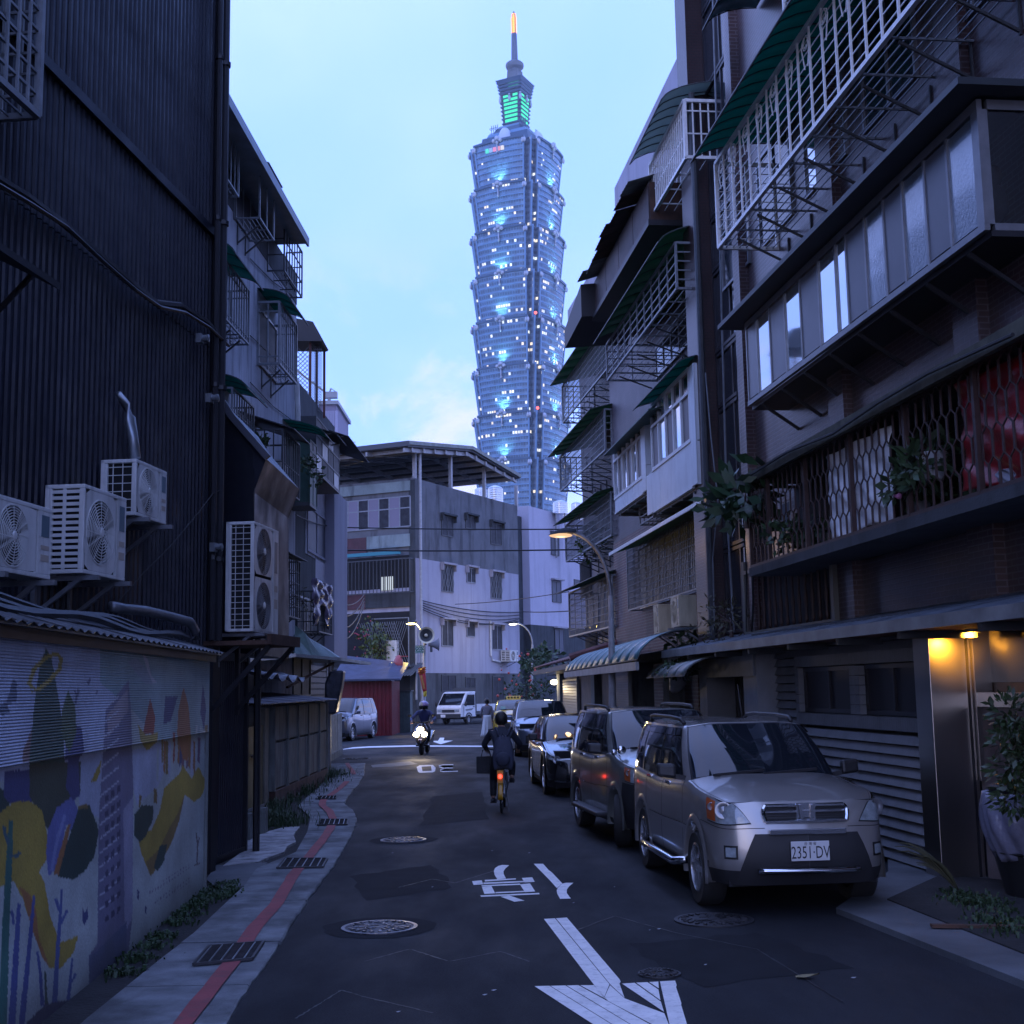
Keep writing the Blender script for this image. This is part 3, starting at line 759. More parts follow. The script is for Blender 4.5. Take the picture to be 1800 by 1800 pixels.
def plain_window(name,parent,x,y,z,w,h,fm=None,gm=None,cols=2,t=0.04,rows=1,dark=None):
 """window as a part with frame, mullions and panes; (x,z) lower-left corner on the wall face y"""
 f=MB();fm=fm or M_ALU
 f.box(0,w,-.02,.03,0,t);f.box(0,w,-.02,.03,h-t,h);f.box(0,t,-.02,.03,t,h-t);f.box(w-t,w,-.02,.03,t,h-t)
 for k in range(1,cols):c=w*k/cols;f.box(c-t*.5,c+t*.5,-.018,.026,t,h-t)
 for k in range(1,rows):c=h*k/rows;f.box(t,w-t,-.017,.024,c-t*.4,c+t*.4)
 o=f.build(name,fm,parent,Matrix.Translation((x,y,z)))
 for k in range(cols):
  MB().box(t+(w-t)*k/cols,(w-t)*(k+1)/cols,-.012,0.0,t,h-t).build('pane',gm or M_GLASS,o)
 return o
def wire(name,label,p0,p1,sag,r=0.012,n=14,m=None,cat='cable',group=None):
 p0,p1=Vector(p0),Vector(p1)
 o=MB().tube([p0.lerp(p1,i/n)-Vector((0,0,sag*4*(i/n)*(1-i/n)))for i in range(n+1)],r,5).build(name,m or M_CABLE)
 return tag(o,label,cat,group)
def text_mesh(s,size,m,name,parent,M,extrude=0.0,align='CENTER'):
 cu=bpy.data.curves.new(name,'FONT');cu.body=s;cu.size=size;cu.align_x=align;cu.align_y='CENTER';cu.extrude=extrude;cu.resolution_u=3
 o=bpy.data.objects.new(name,cu);col.objects.link(o)
 bpy.context.view_layer.update()
 dg=bpy.context.evaluated_depsgraph_get();me=bpy.data.meshes.new_from_object(o.evaluated_get(dg));me.name=name
 bpy.data.objects.remove(o);bpy.data.curves.remove(cu);me.materials.clear();me.materials.append(m)
 o=bpy.data.objects.new(name,me);col.objects.link(o);o.parent=parent
 if parent:o.matrix_local=M
 else:o.matrix_world=M
 return o
import numpy as np
LM=Fr(-3.22,13.45,0.27,-5.45)
LB=Fr(-3.42,15.30,-0.53,-4.80)
def zm(pts):return[(x/2.5,1080+y/2.5)for x,y in pts]
CREAM,LILAC,TEAL=(0.37,0.42,0.41),(0.36,0.40,0.50),(0.22,0.32,0.34)
GRN,DGRN,YEL,ORG,BLU,DBLU,RED_,OCH=(0.06,0.10,0.05),(0.022,0.05,0.045),(0.33,0.25,0.05),(0.28,0.13,0.05),(0.12,0.14,0.33),(0.05,0.06,0.16),(0.27,0.06,0.035),(0.20,0.14,0.05)
MURAL=[(LILAC,[(-200,0),(560,40),(560,640),(-200,760)]),(TEAL,[(440,90),(940,170),(930,520),(700,560),(580,420),(440,300)]),(LILAC,[(560,600),(720,560),(720,700),(690,760),(600,840)]),(LILAC,[(330,640),(470,600),(450,900),(350,860)]),((0.24,0.30,0.36),[(560,210),(600,190),(690,300),(640,310)]),((0.40,0.42,0.46),[(625,165),(650,200),(665,270),(690,300),(670,300),(645,240)]),(DGRN,[(-100,740),(20,770),(60,800),(20,880),(-100,900)]),(DBLU,[(20,690),(135,680),(150,820),(60,845),(15,800)]),(DBLU,[(325,480),(360,500),(370,600),(345,640),(285,640),(290,560)]),((0.16,0.11,0.10),[(100,600),(150,480),(170,640),(100,650)]),((0.035,0.075,0.06),[(203,148),(226,190),(252,330),(275,480),(285,660),(128,665),(150,400),(175,220)]),((0.045,0.06,0.045),[(130,660),(355,645),(352,780),(282,850),(212,950),(172,880),(130,800)]),(GRN,[(300,335),(330,400),(336,520),(304,610),(270,520),(272,420)]),(YEL,ribbon([(150,330),(128,305),(150,240),(200,190),(248,172),(270,195),(262,240),(215,295),(165,330),(135,332)],9)),((0.10,0.12,0.17),[(0,400),(30,380),(58,280),(74,300),(76,375),(30,402),(44,430),(10,445),(-20,420)]),((0.10,0.10,0.18),[(382,300),(396,278),(400,292),(388,312)]),((0.10,0.10,0.18),[(418,345),(430,330),(428,352)]),((0.10,0.11,0.18),ribbon([(330,395),(340,350),(345,330)],5)),((0.10,0.11,0.18),ribbon([(340,355),(325,335)],3)),(YEL,[(-150,930),(0,872),(60,826),(130,818),(186,862),(202,942),(214,1000),(216,1060),(150,1165),(60,1172),(0,1200),(-150,1260)]),(YEL,[(60,1172),(160,1110),(196,1180),(222,1330),(262,1440),(300,1432),(345,1408),(322,1490),(262,1560),(215,1552),(160,1430),(100,1250)]),(ORG,[(84,1196),(128,1226),(160,1300),(170,1420),(222,1556),(188,1512),(140,1380),(110,1270)]),(BLU,[(250,850),(320,798),(346,872),(332,982),(292,922),(246,1122),(212,1152),(203,1050),(210,950)]),((0.20,0.23,0.42),ribbon([(225,1130),(250,1000),(285,880)],7)),(DBLU,[(300,620),(345,640),(350,800),(320,820),(290,760)]),(DGRN,[(345,852),(392,838),(418,900),(436,952),(415,1062),(370,1132),(320,1166),(252,1150),(290,1020),(322,920)]),(ORG,[(312,918),(292,1012),(258,1142),(234,1142),(262,1042),(296,930)]),(OCH,ribbon([(345,850),(385,842)],9)),(YEL,[(445,640),(415,700),(400,735),(425,730),(442,690)]),((0.15,0.15,0.23),[(428,1446),(434,900),(450,650),(466,420),(566,285),(576,420),(586,760),(582,1332),(556,1565),(392,1640),(390,1500)]),((0.27,0.27,0.36),[(542,860),(585,800),(582,1332),(548,1400)]),((0.30,0.26,0.30),[(470,445),(560,330),(566,420),(476,540)]),((0.10,0.12,0.20),[(392,1510),(556,1350),(556,1565),(392,1640)]),(RED_,[(660,368),(682,450),(676,524),(628,526),(644,440)]),((0.31,0.12,0.05),[(806,318),(828,400),(838,520),(826,644),(806,640),(778,524),(784,420)]),(YEL,[(604,480),(640,530),(694,520),(690,560),(646,600),(620,560)]),(DBLU,[(726,362),(782,360),(776,380),(750,470),(718,484)]),(DBLU,[(892,300),(906,420),(896,512),(880,430)]),(YEL,[(600,960),(665,950),(702,862),(722,762),(790,698),(802,660),(842,722),(872,668),(908,740),(884,802),(852,824),(812,792),(782,872),(742,942),(700,1030),(662,1152),(622,1052)]),(OCH,[(700,1030),(742,942),(782,872),(810,795),(790,900),(752,1010),(700,1100),(662,1152),(640,1090)]),(DGRN,[(590,880),(622,838),(674,840),(672,902),(642,972),(616,1002),(590,972)]),(DGRN,[(702,1018),(734,1008),(722,1082),(692,1128),(676,1112)]),(OCH,[(612,790),(622,800),(616,850),(610,850)]),(OCH,[(676,765),(690,770),(690,830),(676,830)]),((0.04,0.13,0.11),ribbon([(8,1900),(25,1400),(44,1000),(48,905)],20,9)),((0.05,0.11,0.14),ribbon([(40,1060),(75,1062),(86,1045)],8)),((0.05,0.11,0.14),ribbon([(40,1010),(20,960),(20,930)],8)),((0.07,0.09,0.25),ribbon([(50,1830),(70,1500),(84,1270)],17,8)),((0.07,0.09,0.25),ribbon([(92,1830),(125,1500),(150,1236)],14,6)),((0.07,0.09,0.25),ribbon([(186,1720),(178,1580),(164,1480)],9,5)),((0.08,0.11,0.27),ribbon([(236,1770),(252,1500),(272,1208)],13,5)),((0.08,0.11,0.27),ribbon([(260,1370),(296,1300)],6)),((0.08,0.11,0.27),ribbon([(258,1300),(246,1250)],6)),((0.08,0.11,0.27),ribbon([(300,1700),(318,1510)],9,4)),((0.08,0.11,0.27),ribbon([(310,1620),(334,1580)],5)),((0.05,0.08,0.06),ribbon([(205,1740),(198,1570)],8,4)),((0.07,0.09,0.25),ribbon([(60,1360),(52,1300)],6)),((0.06,0.06,0.10),[(120,1790),(200,1712),(330,1690),(320,1800),(100,1830)]),(DBLU,[(364,1290),(372,1312),(384,1288),(388,1330),(370,1372),(362,1340)]),(DBLU,[(604,1208),(612,1216),(610,1258),(602,1250)]),(DBLU,[(638,1280),(646,1284),(642,1316),(636,1310)]),((0.12,0.10,0.10),ribbon([(866,1100),(868,1010),(862,960)],3)),((0.12,0.10,0.10),ribbon([(868,1020),(876,980)],3)),((0.12,0.10,0.10),ribbon([(852,1105),(880,1092)],3)),]
for k in range(22):
 x=690+10*k;y=640+R.uniform(-70,10)-0.17*(x-690)
 MURAL.insert(30,(R.choice((DBLU,RED_,OCH,(0.16,0.09,0.14),LILAC,CREAM,ORG)),[(x,y-60),(x+R.uniform(6,14),y-55),(x+R.uniform(4,10),y+R.uniform(40,110)),(x-3,y+R.uniform(30,90))]))
for k in range(15):
 y=990+62*k-620;MURAL.append(((0.42,0.44,0.52),ribbon([(438,y+60),(522,y-10)],3.0)))
for k in range(9):
 for j in range(3):x,y=462+26*j,800+66*k-20*j;MURAL.append(((0.05,0.05,0.10),[(x,y),(x+15,y-12),(x+15,y+16),(x,y+28)]))
for k in range(15):
 for j in(0,1):
  if j and k in(0,1):continue
  x=655+12.3*k;y=1228+58*j-0.82*(x-655)*(0.80 if j else 0.86)
  for q in range(3):MURAL.append(((0.17,0.15,0.22),[(x+R.uniform(0,2),y-12+9*q),(x+6,y-16+9*q),(x+6,y-12+9*q),(x+1,y-8+9*q)]))
def project_px(P):
 """world points (n,3) -> pixel coordinates of the 1800 px frame"""
 Rm=np.array(CAM_ROT.transposed());d=(P-np.array(CAM))@Rm.T
 return 900+F_PX*d[:,0]/-d[:,2],900-F_PX*d[:,1]/-d[:,2]
def in_poly(px,py,poly):
 ins=np.zeros(px.shape,bool);n=len(poly)
 for i in range(n):
  x0,y0=poly[i];x1,y1=poly[(i+1)%n]
  if y0==y1:continue
  c=((y0>py)!=(y1>py))&(px<(x1-x0)*(py-y0)/(y1-y0)+x0);ins^=c
 return ins
def painted_panel(name,parent,u0,u1,v0,v1,n,m,du=0.0125):
 nu,nv=int((u1-u0)/du),int((v1-v0)/du)
 uu,vv=np.meshgrid(np.linspace(u0,u1,nu+1),np.linspace(v0,v1,nv+1));U,V=uu.ravel(),vv.ravel()
 P=np.outer(U,np.array(LM.u))+np.array(LM.o)+np.array(LM.n)*n;P[:,2]=V
 px,py=project_px(P);rng=np.random.default_rng(3)
 zx,zy=px*2.5+rng.normal(0,.8,px.shape),(py-1080)*2.5+rng.normal(0,.8,px.shape)
 C=np.tile(np.array(CREAM),(len(U),1))
 for c,poly in MURAL:C[in_poly(zx,zy,poly)]=c
 C*=1.45;C*=(1+rng.normal(0,.06,(len(U),1)))
 fade=.88+.12*np.sin(U*3.1+1)*np.sin(V*4.3);C=np.clip(C*fade[:,None],0,1)
 verts=np.stack([U,np.full_like(U,n),V],1);idx=np.arange((nu+1)*(nv+1)).reshape(nv+1,nu+1)
 F_=np.stack([idx[:-1,:-1],idx[:-1,1:],idx[1:,1:],idx[1:,:-1]],-1).reshape(-1,4)
 me=bpy.data.meshes.new(name);me.from_pydata(verts.tolist(),[],F_.tolist())
 at=me.color_attributes.new('paint','FLOAT_COLOR','POINT');at.data.foreach_set('color',np.concatenate([C,np.ones((len(U),1))],1).astype(np.float32).ravel())
 me.materials.append(m);o=bpy.data.objects.new(name,me);col.objects.link(o);o.parent=parent;return o
def mural_mat(name,ribs):
 m=bpy.data.materials.new(name);m.use_nodes=True;N,L=m.node_tree.nodes,m.node_tree.links;b=N['Principled BSDF']
 a=N.new('ShaderNodeVertexColor');a.layer_name='paint';tc=N.new('ShaderNodeTexCoord')
 nz=N.new('ShaderNodeTexNoise');nz.inputs['Scale'].default_value=2.3;nz.inputs['Detail'].default_value=7;L.new(tc.outputs['Object'],nz.inputs['Vector'])
 mr=N.new('ShaderNodeMapRange');L.new(nz.outputs['Fac'],mr.inputs['Value'])
 for k,v in zip(('From Min','From Max','To Min','To Max'),(.3,.7,.78,1.12)):mr.inputs[k].default_value=v
 sp=N.new('ShaderNodeSeparateXYZ');L.new(tc.outputs['Object'],sp.inputs[0])
 ad=N.new('ShaderNodeMath');ad.operation='MULTIPLY_ADD';L.new(nz.outputs['Fac'],ad.inputs[0]);ad.inputs[1].default_value=-0.75;L.new(sp.outputs['Z'],ad.inputs[2])
 dr=N.new('ShaderNodeMapRange');L.new(ad.outputs[0],dr.inputs['Value'])
 for k,v in zip(('From Min','From Max','To Min','To Max'),(-.35,.0,.6,0.0)):dr.inputs[k].default_value=v
 mu=N.new('ShaderNodeMix');mu.data_type='RGBA';mu.blend_type='MULTIPLY';mu.inputs[0].default_value=1;L.new(a.outputs['Color'],mu.inputs[6]);L.new(mr.outputs['Result'],mu.inputs[7])
 dm=N.new('ShaderNodeMix');dm.data_type='RGBA';L.new(dr.outputs['Result'],dm.inputs[0]);L.new(mu.outputs[2],dm.inputs[6]);dm.inputs[7].default_value=(0.05,0.042,0.035,1)
 L.new(dm.outputs[2],b.inputs['Base Color']);b.inputs['Roughness'].default_value=0.5 if ribs else 0.6;b.inputs['Specular IOR Level'].default_value=0.5
 bp=N.new('ShaderNodeBump');bp.inputs['Distance'].default_value=0.01
 if ribs:
  w=N.new('ShaderNodeTexWave');w.bands_direction='Z';w.inputs['Scale'].default_value=17;L.new(tc.outputs['Object'],w.inputs['Vector']);bp.inputs['Strength'].default_value=0.55;L.new(w.outputs['Fac'],bp.inputs['Height'])
 else:
  n2=N.new('ShaderNodeTexNoise');n2.inputs['Scale'].default_value=55;L.new(tc.outputs['Object'],n2.inputs['Vector']);bp.inputs['Strength'].default_value=0.25;L.new(n2.outputs['Fac'],bp.inputs['Height'])
 L.new(bp.outputs[0],b.inputs['Normal']);return m
vs_far,vs_near=LM.uv(366,1286,.03)[1],LM.uv(20,1346,.03)[1]
VSEAM=(vs_far+vs_near)/2;VTOP=2.40
wall=thing('mural_wall','low roadside wall painted with a colourful mural of hills, trees and a tower block','wall',LM.M)
ML,MU=mural_mat('mural_plaster',False),mural_mat('mural_ribbed_panel',True)
painted_panel('painted_wall',wall,0,9.2,-0.05,VSEAM+.05,0.0,ML)
painted_panel('shutter_panel',wall,0.0,9.2,VSEAM,VTOP,0.035,MU)
MB().box(0,9.2,-.2,-.01,-.05,VTOP-.04).box(-.005,9.2,.0,.033,VSEAM-.004,VSEAM+.002).box(-.02,-.004,-.2,.034,-.05,VTOP-.02).build('wall_core',M_CONC,wall)
me=None
for k in range(10):
 b=hcorr_sheet(0.96,1.15,.19,.012,drop=.34)
 if me is None:me=b.mesh('roof_sheet',mat('roof_metal_worn',(0.07,0.075,0.085),0.4,metal=0.5,var=0.5,vs=3,rvar=.15))
 o=piece('roof_sheet',me,wall,Matrix.Translation((-.15+.94*k,-1.0,VTOP+.36+.004*(k%2))));thick(o,.004)
MB().box(-.15,9.3,.06,.075,VTOP-.07,VTOP+.02).build('fascia',M_BROWNBAR,wall)
MB().box(-.15,9.3,.078,.13,VTOP-.0,VTOP+.035).build('roof_gutter',mat('gutter_metal',(0.13,0.14,0.16),.35,metal=.6,var=.3,vs=4),wall)
v_t1=(LB.uv(82,107,.03)[1]+LB.uv(387,422,.03)[1])/2
v_t2=(LB.uv(40,367,.03)[1]+LB.uv(353,587,.03)[1])/2
HB=13.0
clad=thing('metal_clad_building','tall windowless building clad in dark navy ribbed metal sheets','building',LB.M)
MB().box(0.52,14,-8,-.03,0,HB-.02).build('wall',M_NAVY,clad)
for lo,hi in((0.0,v_t2),(v_t2,v_t1),(v_t1,v_t1+3.3),(v_t1+3.3,HB)):
 me=corr_sheet(0.99,hi-lo-.012,.11,.022).mesh('metal_sheet',M_NAVY)
 for k in range(14):piece('metal_sheet',me,clad,Matrix.Translation((0.53+k*0.99,-.02+.003*(k%2),lo+.006)))
trim=MB()
for v_,h_ in((v_t1,.10),(v_t1+3.3,.10)):trim.box(.5,14,.0,.05,v_-h_/2,v_+h_/2)
trim.build('flashing_strip',M_NAVY,clad)
MB().box(.47,.64,-.2,.06,0,HB).build('corner_trim',M_BLACK,clad)
pts=[(.5+14*i/20,.10+.02*math.sin(i*1.9),v_t2+.05*math.sin(i*1.3)+(.12 if i<3 else 0))for i in range(21)]
MB().tube(pts,.035,6).tube([(x,y+.05,z-.07+.02*math.sin(x*3))for x,y,z in pts],.02,5).build('cable_run',M_BLACK,clad)
MB().box(.2,1.1,-.1,.28,HB,HB+.05).build('roof_edge',M_DKBAR,clad)
for x,r_ in((.72,.055),(.90,.035)):
 p=MB().tube([(x,.13,2.6),(x,.13,HB-.5)],r_,8)
 for z in(3.5,5.5,7.5,9.5):p.lathe([(r_*1.35,z),(r_*1.35,z+.05)],8,(x,.13,0))
 tag(p.build('drain_pipe',M_BLACK,None,LB.M),('thick' if r_>.05 else 'thin')+' black drainpipe running down the corner of the navy metal-clad building','drainpipe')
for(px,py),nm in(((359,595),'upper'),((383,962),'lower'),((376,700),'middle')):
 u,v=LB.uv(px,py,.2);t=MB().box(-.05,.05,0,.06,-.05,.05).lathe([(.035,.06),(.045,.13),(.02,.14)],10,(0,0,0),'y')
 tag(t.build('wall_lamp',M_GALV,None,LB.off(u,.12,v)),nm+' small unlit metal fitting on the pipes at the corner of the navy building','wall lamp')
cage('window_cage','grey barred window box on the navy metal wall, cut by the frame edge','window cage',LB,(78,-140,214),(-150,-500,190),.45,bar_m=M_GREYBAR,vstep=.16,hstep=.17,r=.011,frame=.05,brackets=False,back=M_GLASS,v=(LB.uv(78,214,.45)[1],LB.uv(78,214,.45)[1]+1.9))
u,v=LB.uv(107,503,1.0);a=thing('door_canopy','dark sloping metal canopy on a strut sticking out of the navy wall','canopy',LB.off(u,0,v))
MB().prism([(0.03,.55),(1.0,0.02),(1.0,-.03),(0.03,.49)],0,3.4,'yz').build('canopy_sheet',M_BLACK,a)
s=MB()
for x in(.08,1.6,3.2):s.bar((x,.03,-.75),(x,.82,.06),.03)
s.build_each('strut',M_BLACK,a)
def ac_at(F,p_near,p_far,n_front,d,label,**kw):
 """p_near=(px, top, bottom) front edge nearest the camera, p_far likewise"""
 un,v1=F.uv(p_near[0],p_near[1],n_front);v0=F.uv(p_near[0],p_near[2],n_front)[1];uf=F.uv(p_far[0],p_far[1],n_front)[0]
 return ac_unit(label,F.off(uf,n_front-d,v0),w=abs(un-uf),d=d,h=v1-v0,**kw)
ac_at(LB,(149,850,1008),(223,872,1018),.47,.34,'largest white air conditioner unit with a tall slatted side on the navy wall',side_rows=13)
ac_at(LB,(-22,862,1000),(92,905,1002),.62,.30,'lowest white air conditioner unit on the navy wall, cut by the frame edge',side_rows=10)
ac_at(LB,(240,806,906),(294,826,926),.42,.34,'smaller white air conditioner unit with a curved silver pipe on top',side_rows=6,kind='wire')
ac_at(LB,(447,916,1110),(490,930,1116),.47,.34,'tall white double-fan air conditioner unit on a steel platform at the building corner',fans=2,side_rows=18,kind='wire')
u,v=LB.uv(238,804,.3)
pp=[LB.uv(px,py,.25)for px,py in((238,806),(239,770),(240,735),(237,710),(229,690))]
tag(MB().tube([(a,.25-.03*i,b)for i,(a,b)in enumerate(pp)],[.05,.05,.048,.046,.03],8).build('duct_pipe',M_GALV,None,LB.M,smooth=True),'curved silver pipe rising from the upper air conditioner on the navy wall','pipe')
pp=[(LB.uv(px,py,.2))for px,py in((196,1066),(215,1070),(255,1074),(290,1082),(318,1094),(327,1110),(328,1124))]
tag(MB().tube([(a,.2+(.1 if i>3 else 0),b)for i,(a,b)in enumerate(pp)],.05,8).build('duct_pipe',M_STEEL,None,LB.M,smooth=True),'wrapped grey pipe lying along the roof of the mural wall','pipe')
pp=[(LB.uv(px,py,.15))for px,py in((205,1062),(250,1010),(300,960),(350,900),(374,868),(390,860))]
tag(MB().tube([(a,.15,b)for a,b in pp],.006,5).build('loose_cable',M_CABLE,None,LB.M),'thin loose cable hanging in a curve across the navy wall','cable')
for j,r_ in enumerate((.03,.022,.016)):
 pts=[(x,-.15-.04*j,VTOP+.16+.03*j+.03*math.sin(x*2+j))for x in[.2+.5*i for i in range(16)]]
 tag(MB().tube(pts,r_,5).build('roof_cable',M_BLACK,None,LM.M),('thick','thinner','thinnest')[j]+' black cable lying along the roof of the mural wall','cable')
u,v=LB.uv(470,1122,.5);pl=thing('steel_platform','rusty steel platform on diagonal struts under the tall air conditioner','platform',LB.off(u,0,v))
MB().box(-.42,.75,-.05,.78,-.10,-.05).box(-.42,.75,.73,.78,-.05,.02).build('deck',M_RUST,pl)
s=MB()
for x in(-.32,.6):s.bar((x,.02,-.85),(x,.72,-.1),.05);s.bar((x,.03,-.9),(x,.03,-.05),.05)
s.build_each('strut',M_BLACK,pl)
(gx0,gy0),(gx1,gy1)=G(366,1526),G(431,1500)
GF=Fr(gx1,gy1,gx0-gx1,gy0-gy1);gw=math.hypot(gx1-gx0,gy1-gy0);gh=GF.uv(412,1162)[1]
g=thing('metal_gate','tall black ribbed metal gate between the mural wall and the concrete shed','gate',GF.M)
MB().box(0,.05,-.08,.03,0,gh+.1).box(gw-.22,gw+.1,-.3,.03,0,gh+.1).box(.05,gw-.2,-.06,.02,gh,gh+.1).box(.05,gw,-.06,.02,0,.09).build('gate_frame',M_BLACK,g)
me=corr_sheet(gw-.27,gh-.1,.075,.015).mesh('metal_sheet',M_NAVY);piece('metal_sheet',me,g,Matrix.Translation((.05,-.02,.09)))
MB().box(0,gw,-1.6,-.1,0,gh+.05).build('side_panel',M_BLACK,g)
px_=MB().tube([GF.at(.06,.16,.0),GF.at(.06,.16,3.05)],.045,8)
tag(px_.build('steel_post',M_BLACK),'black steel post standing beside the black gate, under the platform','post')
e=thing('ribbed_extension','dark ribbed metal extension with a sloping top behind the tall air conditioner','extension',Matrix.Translation((0,16.6,0)))
P=[at_depth(px,py,16.6)for px,py in((385,1150),(446,1150),(446,865),(468,806),(410,738),(385,700))]
MB().prism([(p.x,p.z)for p in P],0.0,2.6,'xz').build('wall',M_NAVY,e)
b=MB();n=30
for i in range(n):
 x0=P[0].x+(P[1].x-P[0].x)*i/n;x1=P[0].x+(P[1].x-P[0].x)*(i+.45)/n
 zt=P[5].z+(P[3].z-P[5].z)*min(1,max(0,(x0-P[5].x)/(P[3].x-P[5].x)))-.12;b.box(x0,x1,-.014,.002,P[0].z,min(zt,P[2].z+.35*(n-i)/n+.3 if i>n-3 else zt))
o=b.build('ribs',M_NAVY,e);o['kind']='stuff'
MB().tube([(P[3].x+.03,-.05,P[3].z),(P[4].x,-.05,P[4].z+.02),(P[5].x,-.05,P[5].z+.03)],.06,4).build('roof_edge',mat('dull_roof_trim',(0.06,.06,.075),.5),e)
MB().box(P[0].x+.05,P[0].x+.13,.3,.4,0,P[0].z).build_each('post',M_BLACK,e)
L2=Fr(-5.468,32.0,-0.033,-1.0)
L3=Fr(-5.62,43.0,-0.02,-1.0)
h2=thing('grey_apartment_house','grey rendered four-storey house with barred windows beside the navy building','apartment house',L2.M)
HZ2=L2.uv(540,420,.75)[1];HD2=(L2.uv(397,372,0)[1]+L2.uv(500,490,0)[1])/2
U0=L2.uv(521,560,0)[0];UR=L2.uv(541,420,.75)[0]
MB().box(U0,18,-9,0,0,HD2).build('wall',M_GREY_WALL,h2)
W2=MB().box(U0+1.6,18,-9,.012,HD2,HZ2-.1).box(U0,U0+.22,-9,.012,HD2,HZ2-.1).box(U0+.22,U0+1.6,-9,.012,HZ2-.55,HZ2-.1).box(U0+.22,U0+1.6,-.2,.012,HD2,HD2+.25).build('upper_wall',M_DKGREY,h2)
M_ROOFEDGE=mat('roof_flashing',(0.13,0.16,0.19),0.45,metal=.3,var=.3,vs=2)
MB().box(UR,18,-9,.75,HZ2-.1,HZ2+.02).build('roof',M_ROOFEDGE,h2)
MB().box(UR-.03,18,.73,.78,HZ2-.16,HZ2+.05).build('roof_fascia',M_ROOFEDGE,h2)
for px,nm in((527,'a'),):
 pass
G2='barred window cages on the grey house'
cage('window_cage','narrow barred window cage with dark hood at the top of the grey house','window cage',L2,(400,225,320),(420,247,344),.42,G2,M_GREYBAR,vstep=.3,r=.009,awning=M_BLACK,awn=(.12,.2),flat=True,back=M_CURT,n_awn=1)
cage('window_cage','tall dark-hooded window cage under the roof edge of the grey house','window cage',L2,(457,293,392),(482,325,416),.55,G2,M_GREYBAR,vstep=.55,r=.012,awning=M_BLACK,awn=(.2,.2),flat=True,back=M_CURT,n_awn=1)
cage('window_cage','open barred corner balcony against the sky at the end of the grey house','window cage',L2,(500,398,480),(531,437,520),.4,G2,M_DKBAR,vstep=.28,hstep=.4,r=.012,brackets=False)
cage('window_cage','upper barred window with green hood, close to the navy building','window cage',L2,(385,470,552),(438,487,603),.55,G2,M_GREYBAR,vstep=.19,hz=(.12,.86),r=.013,awning=M_GREENFILM,awn=(.38,.3),back=M_CURT,n_awn=3)
cage('window_cage','green-hooded barred window box in the middle of the grey house','window cage',L2,(491,537,644),(521,566,671),.5,G2,M_GREYBAR,vstep=.2,hz=(.12,.85),r=.014,frame=.05,awning=M_GREENFILM,awn=(.38,.3),back=M_CURT,n_awn=3)
cage('window_cage','lower green-hooded barred window half hidden by the ribbed extension','window cage',L2,(408,693,760),(446,706,790),.5,G2,M_GREYBAR,vstep=.19,hz=(.5,),r=.012,awning=M_GREENFILM,awn=(.36,.3),back=M_CURT,n_awn=3)
bc=cage('balcony_cage','big dark barred balcony with flat hood and an air conditioner inside','balcony cage',L2,(497,762,866),(526,775,872),.95,G2,M_DKBAR,vstep=.2,hz=(.45,),r=.013,awning=mat('dark_tin',(.03,.03,.035),.5),awn=(.42,.25),flat=True,back=M_CURT,n_awn=1)
u,v=L2.uv(495,852,.8)
ac_unit('small pale air conditioner unit standing inside the dark barred balcony',L2.off(u-.9,.45,v-.05),w=.75,d=.3,h=.62,side_rows=8,bracket=False)
foliage('balcony_plant','leafy green plant at the end of the dark barred balcony','plant',L2.off(L2.uv(462,780,.8)[0],.7,L2.uv(462,780,.8)[1]),.22,160,.10)
for px0,px1,y0,y1,r_,nm in((521,524,668,745,.07,'short white drainpipe at the far corner of the grey house'),(491,497,872,968,.03,'thin pale conduit hanging below the dark barred balcony')):
 a,b=L2.uv(px0,y0,.1),L2.uv(px1,y1,.1)
 tag(MB().tube([(a[0],.1,a[1]),(b[0],.1,b[1])],r_,8).build('drain_pipe',M_WHITEP if r_>.05 else M_PIPE,None,L2.M),nm,'drainpipe')
for k,(ya,yb)in enumerate(((455,520),(590,650),(672,740))):
 a,b=L2.uv(440,ya,.03),L2.uv(515,yb,.03)
 tag(MB().tube([(a[0],.03,a[1]),((a[0]+b[0])/2,.03,(a[1]+b[1])/2-.08),(b[0],.03,b[1])],.012,5).build('wall_cable',M_CABLE,None,L2.M),('highest','middle','lowest')[k]+' thin cable sagging across the face of the grey house','cable')
for(x0,y0,x1,y1)in((449,935,492,1000),):
 pass
cage('window_cage','overgrown barred window with dry plants beside the tall air conditioner','window cage',L2,(494,975,1086),(527,985,1082),.5,G2,M_DKBAR,vstep=.22,hstep=.25,r=.012,back=M_CURT,awning=mat('dark_tin',(.03,.03,.035),.5),awn=(.12,.2),flat=True,n_awn=1)
foliage('dry_plant','dry stems tangled in the barred window beside the tall air conditioner','plant',L2.off(L2.uv(515,1040,.4)[0],.3,L2.uv(515,1040,.4)[1]),.5,260,.10,M_WEED2,narrow=.12)
lw=MB();a=L2.uv(497,1180,.02);b=L2.uv(455,1290,.02)
plain_window('window',h2,a[0]-3.4,.012,1.9,2.2,1.3,M_DKBAR,M_CURT,2)
h3=thing('narrow_grey_house','narrow weathered house with glazed bay beyond the grey house','house',L3.M)
HZ3=L3.uv(560,715,0)[1];P3=L3.uv(590,860,0)[1]
MB().box(L3.uv(588,760,0)[0],12.5,-8,0,0,HZ3).build('wall',M_DKGREY,h3)
MB().box(L3.uv(605,1000,.2)[0],L3.uv(582,1000,.2)[0],.005,.3,L3.uv(590,1165,.2)[1],L3.uv(590,868,.2)[1]).build('pilaster',M_PINKWALL,h3)
a=L3.uv(578,860,.01);b=L3.uv(557,900,.01)
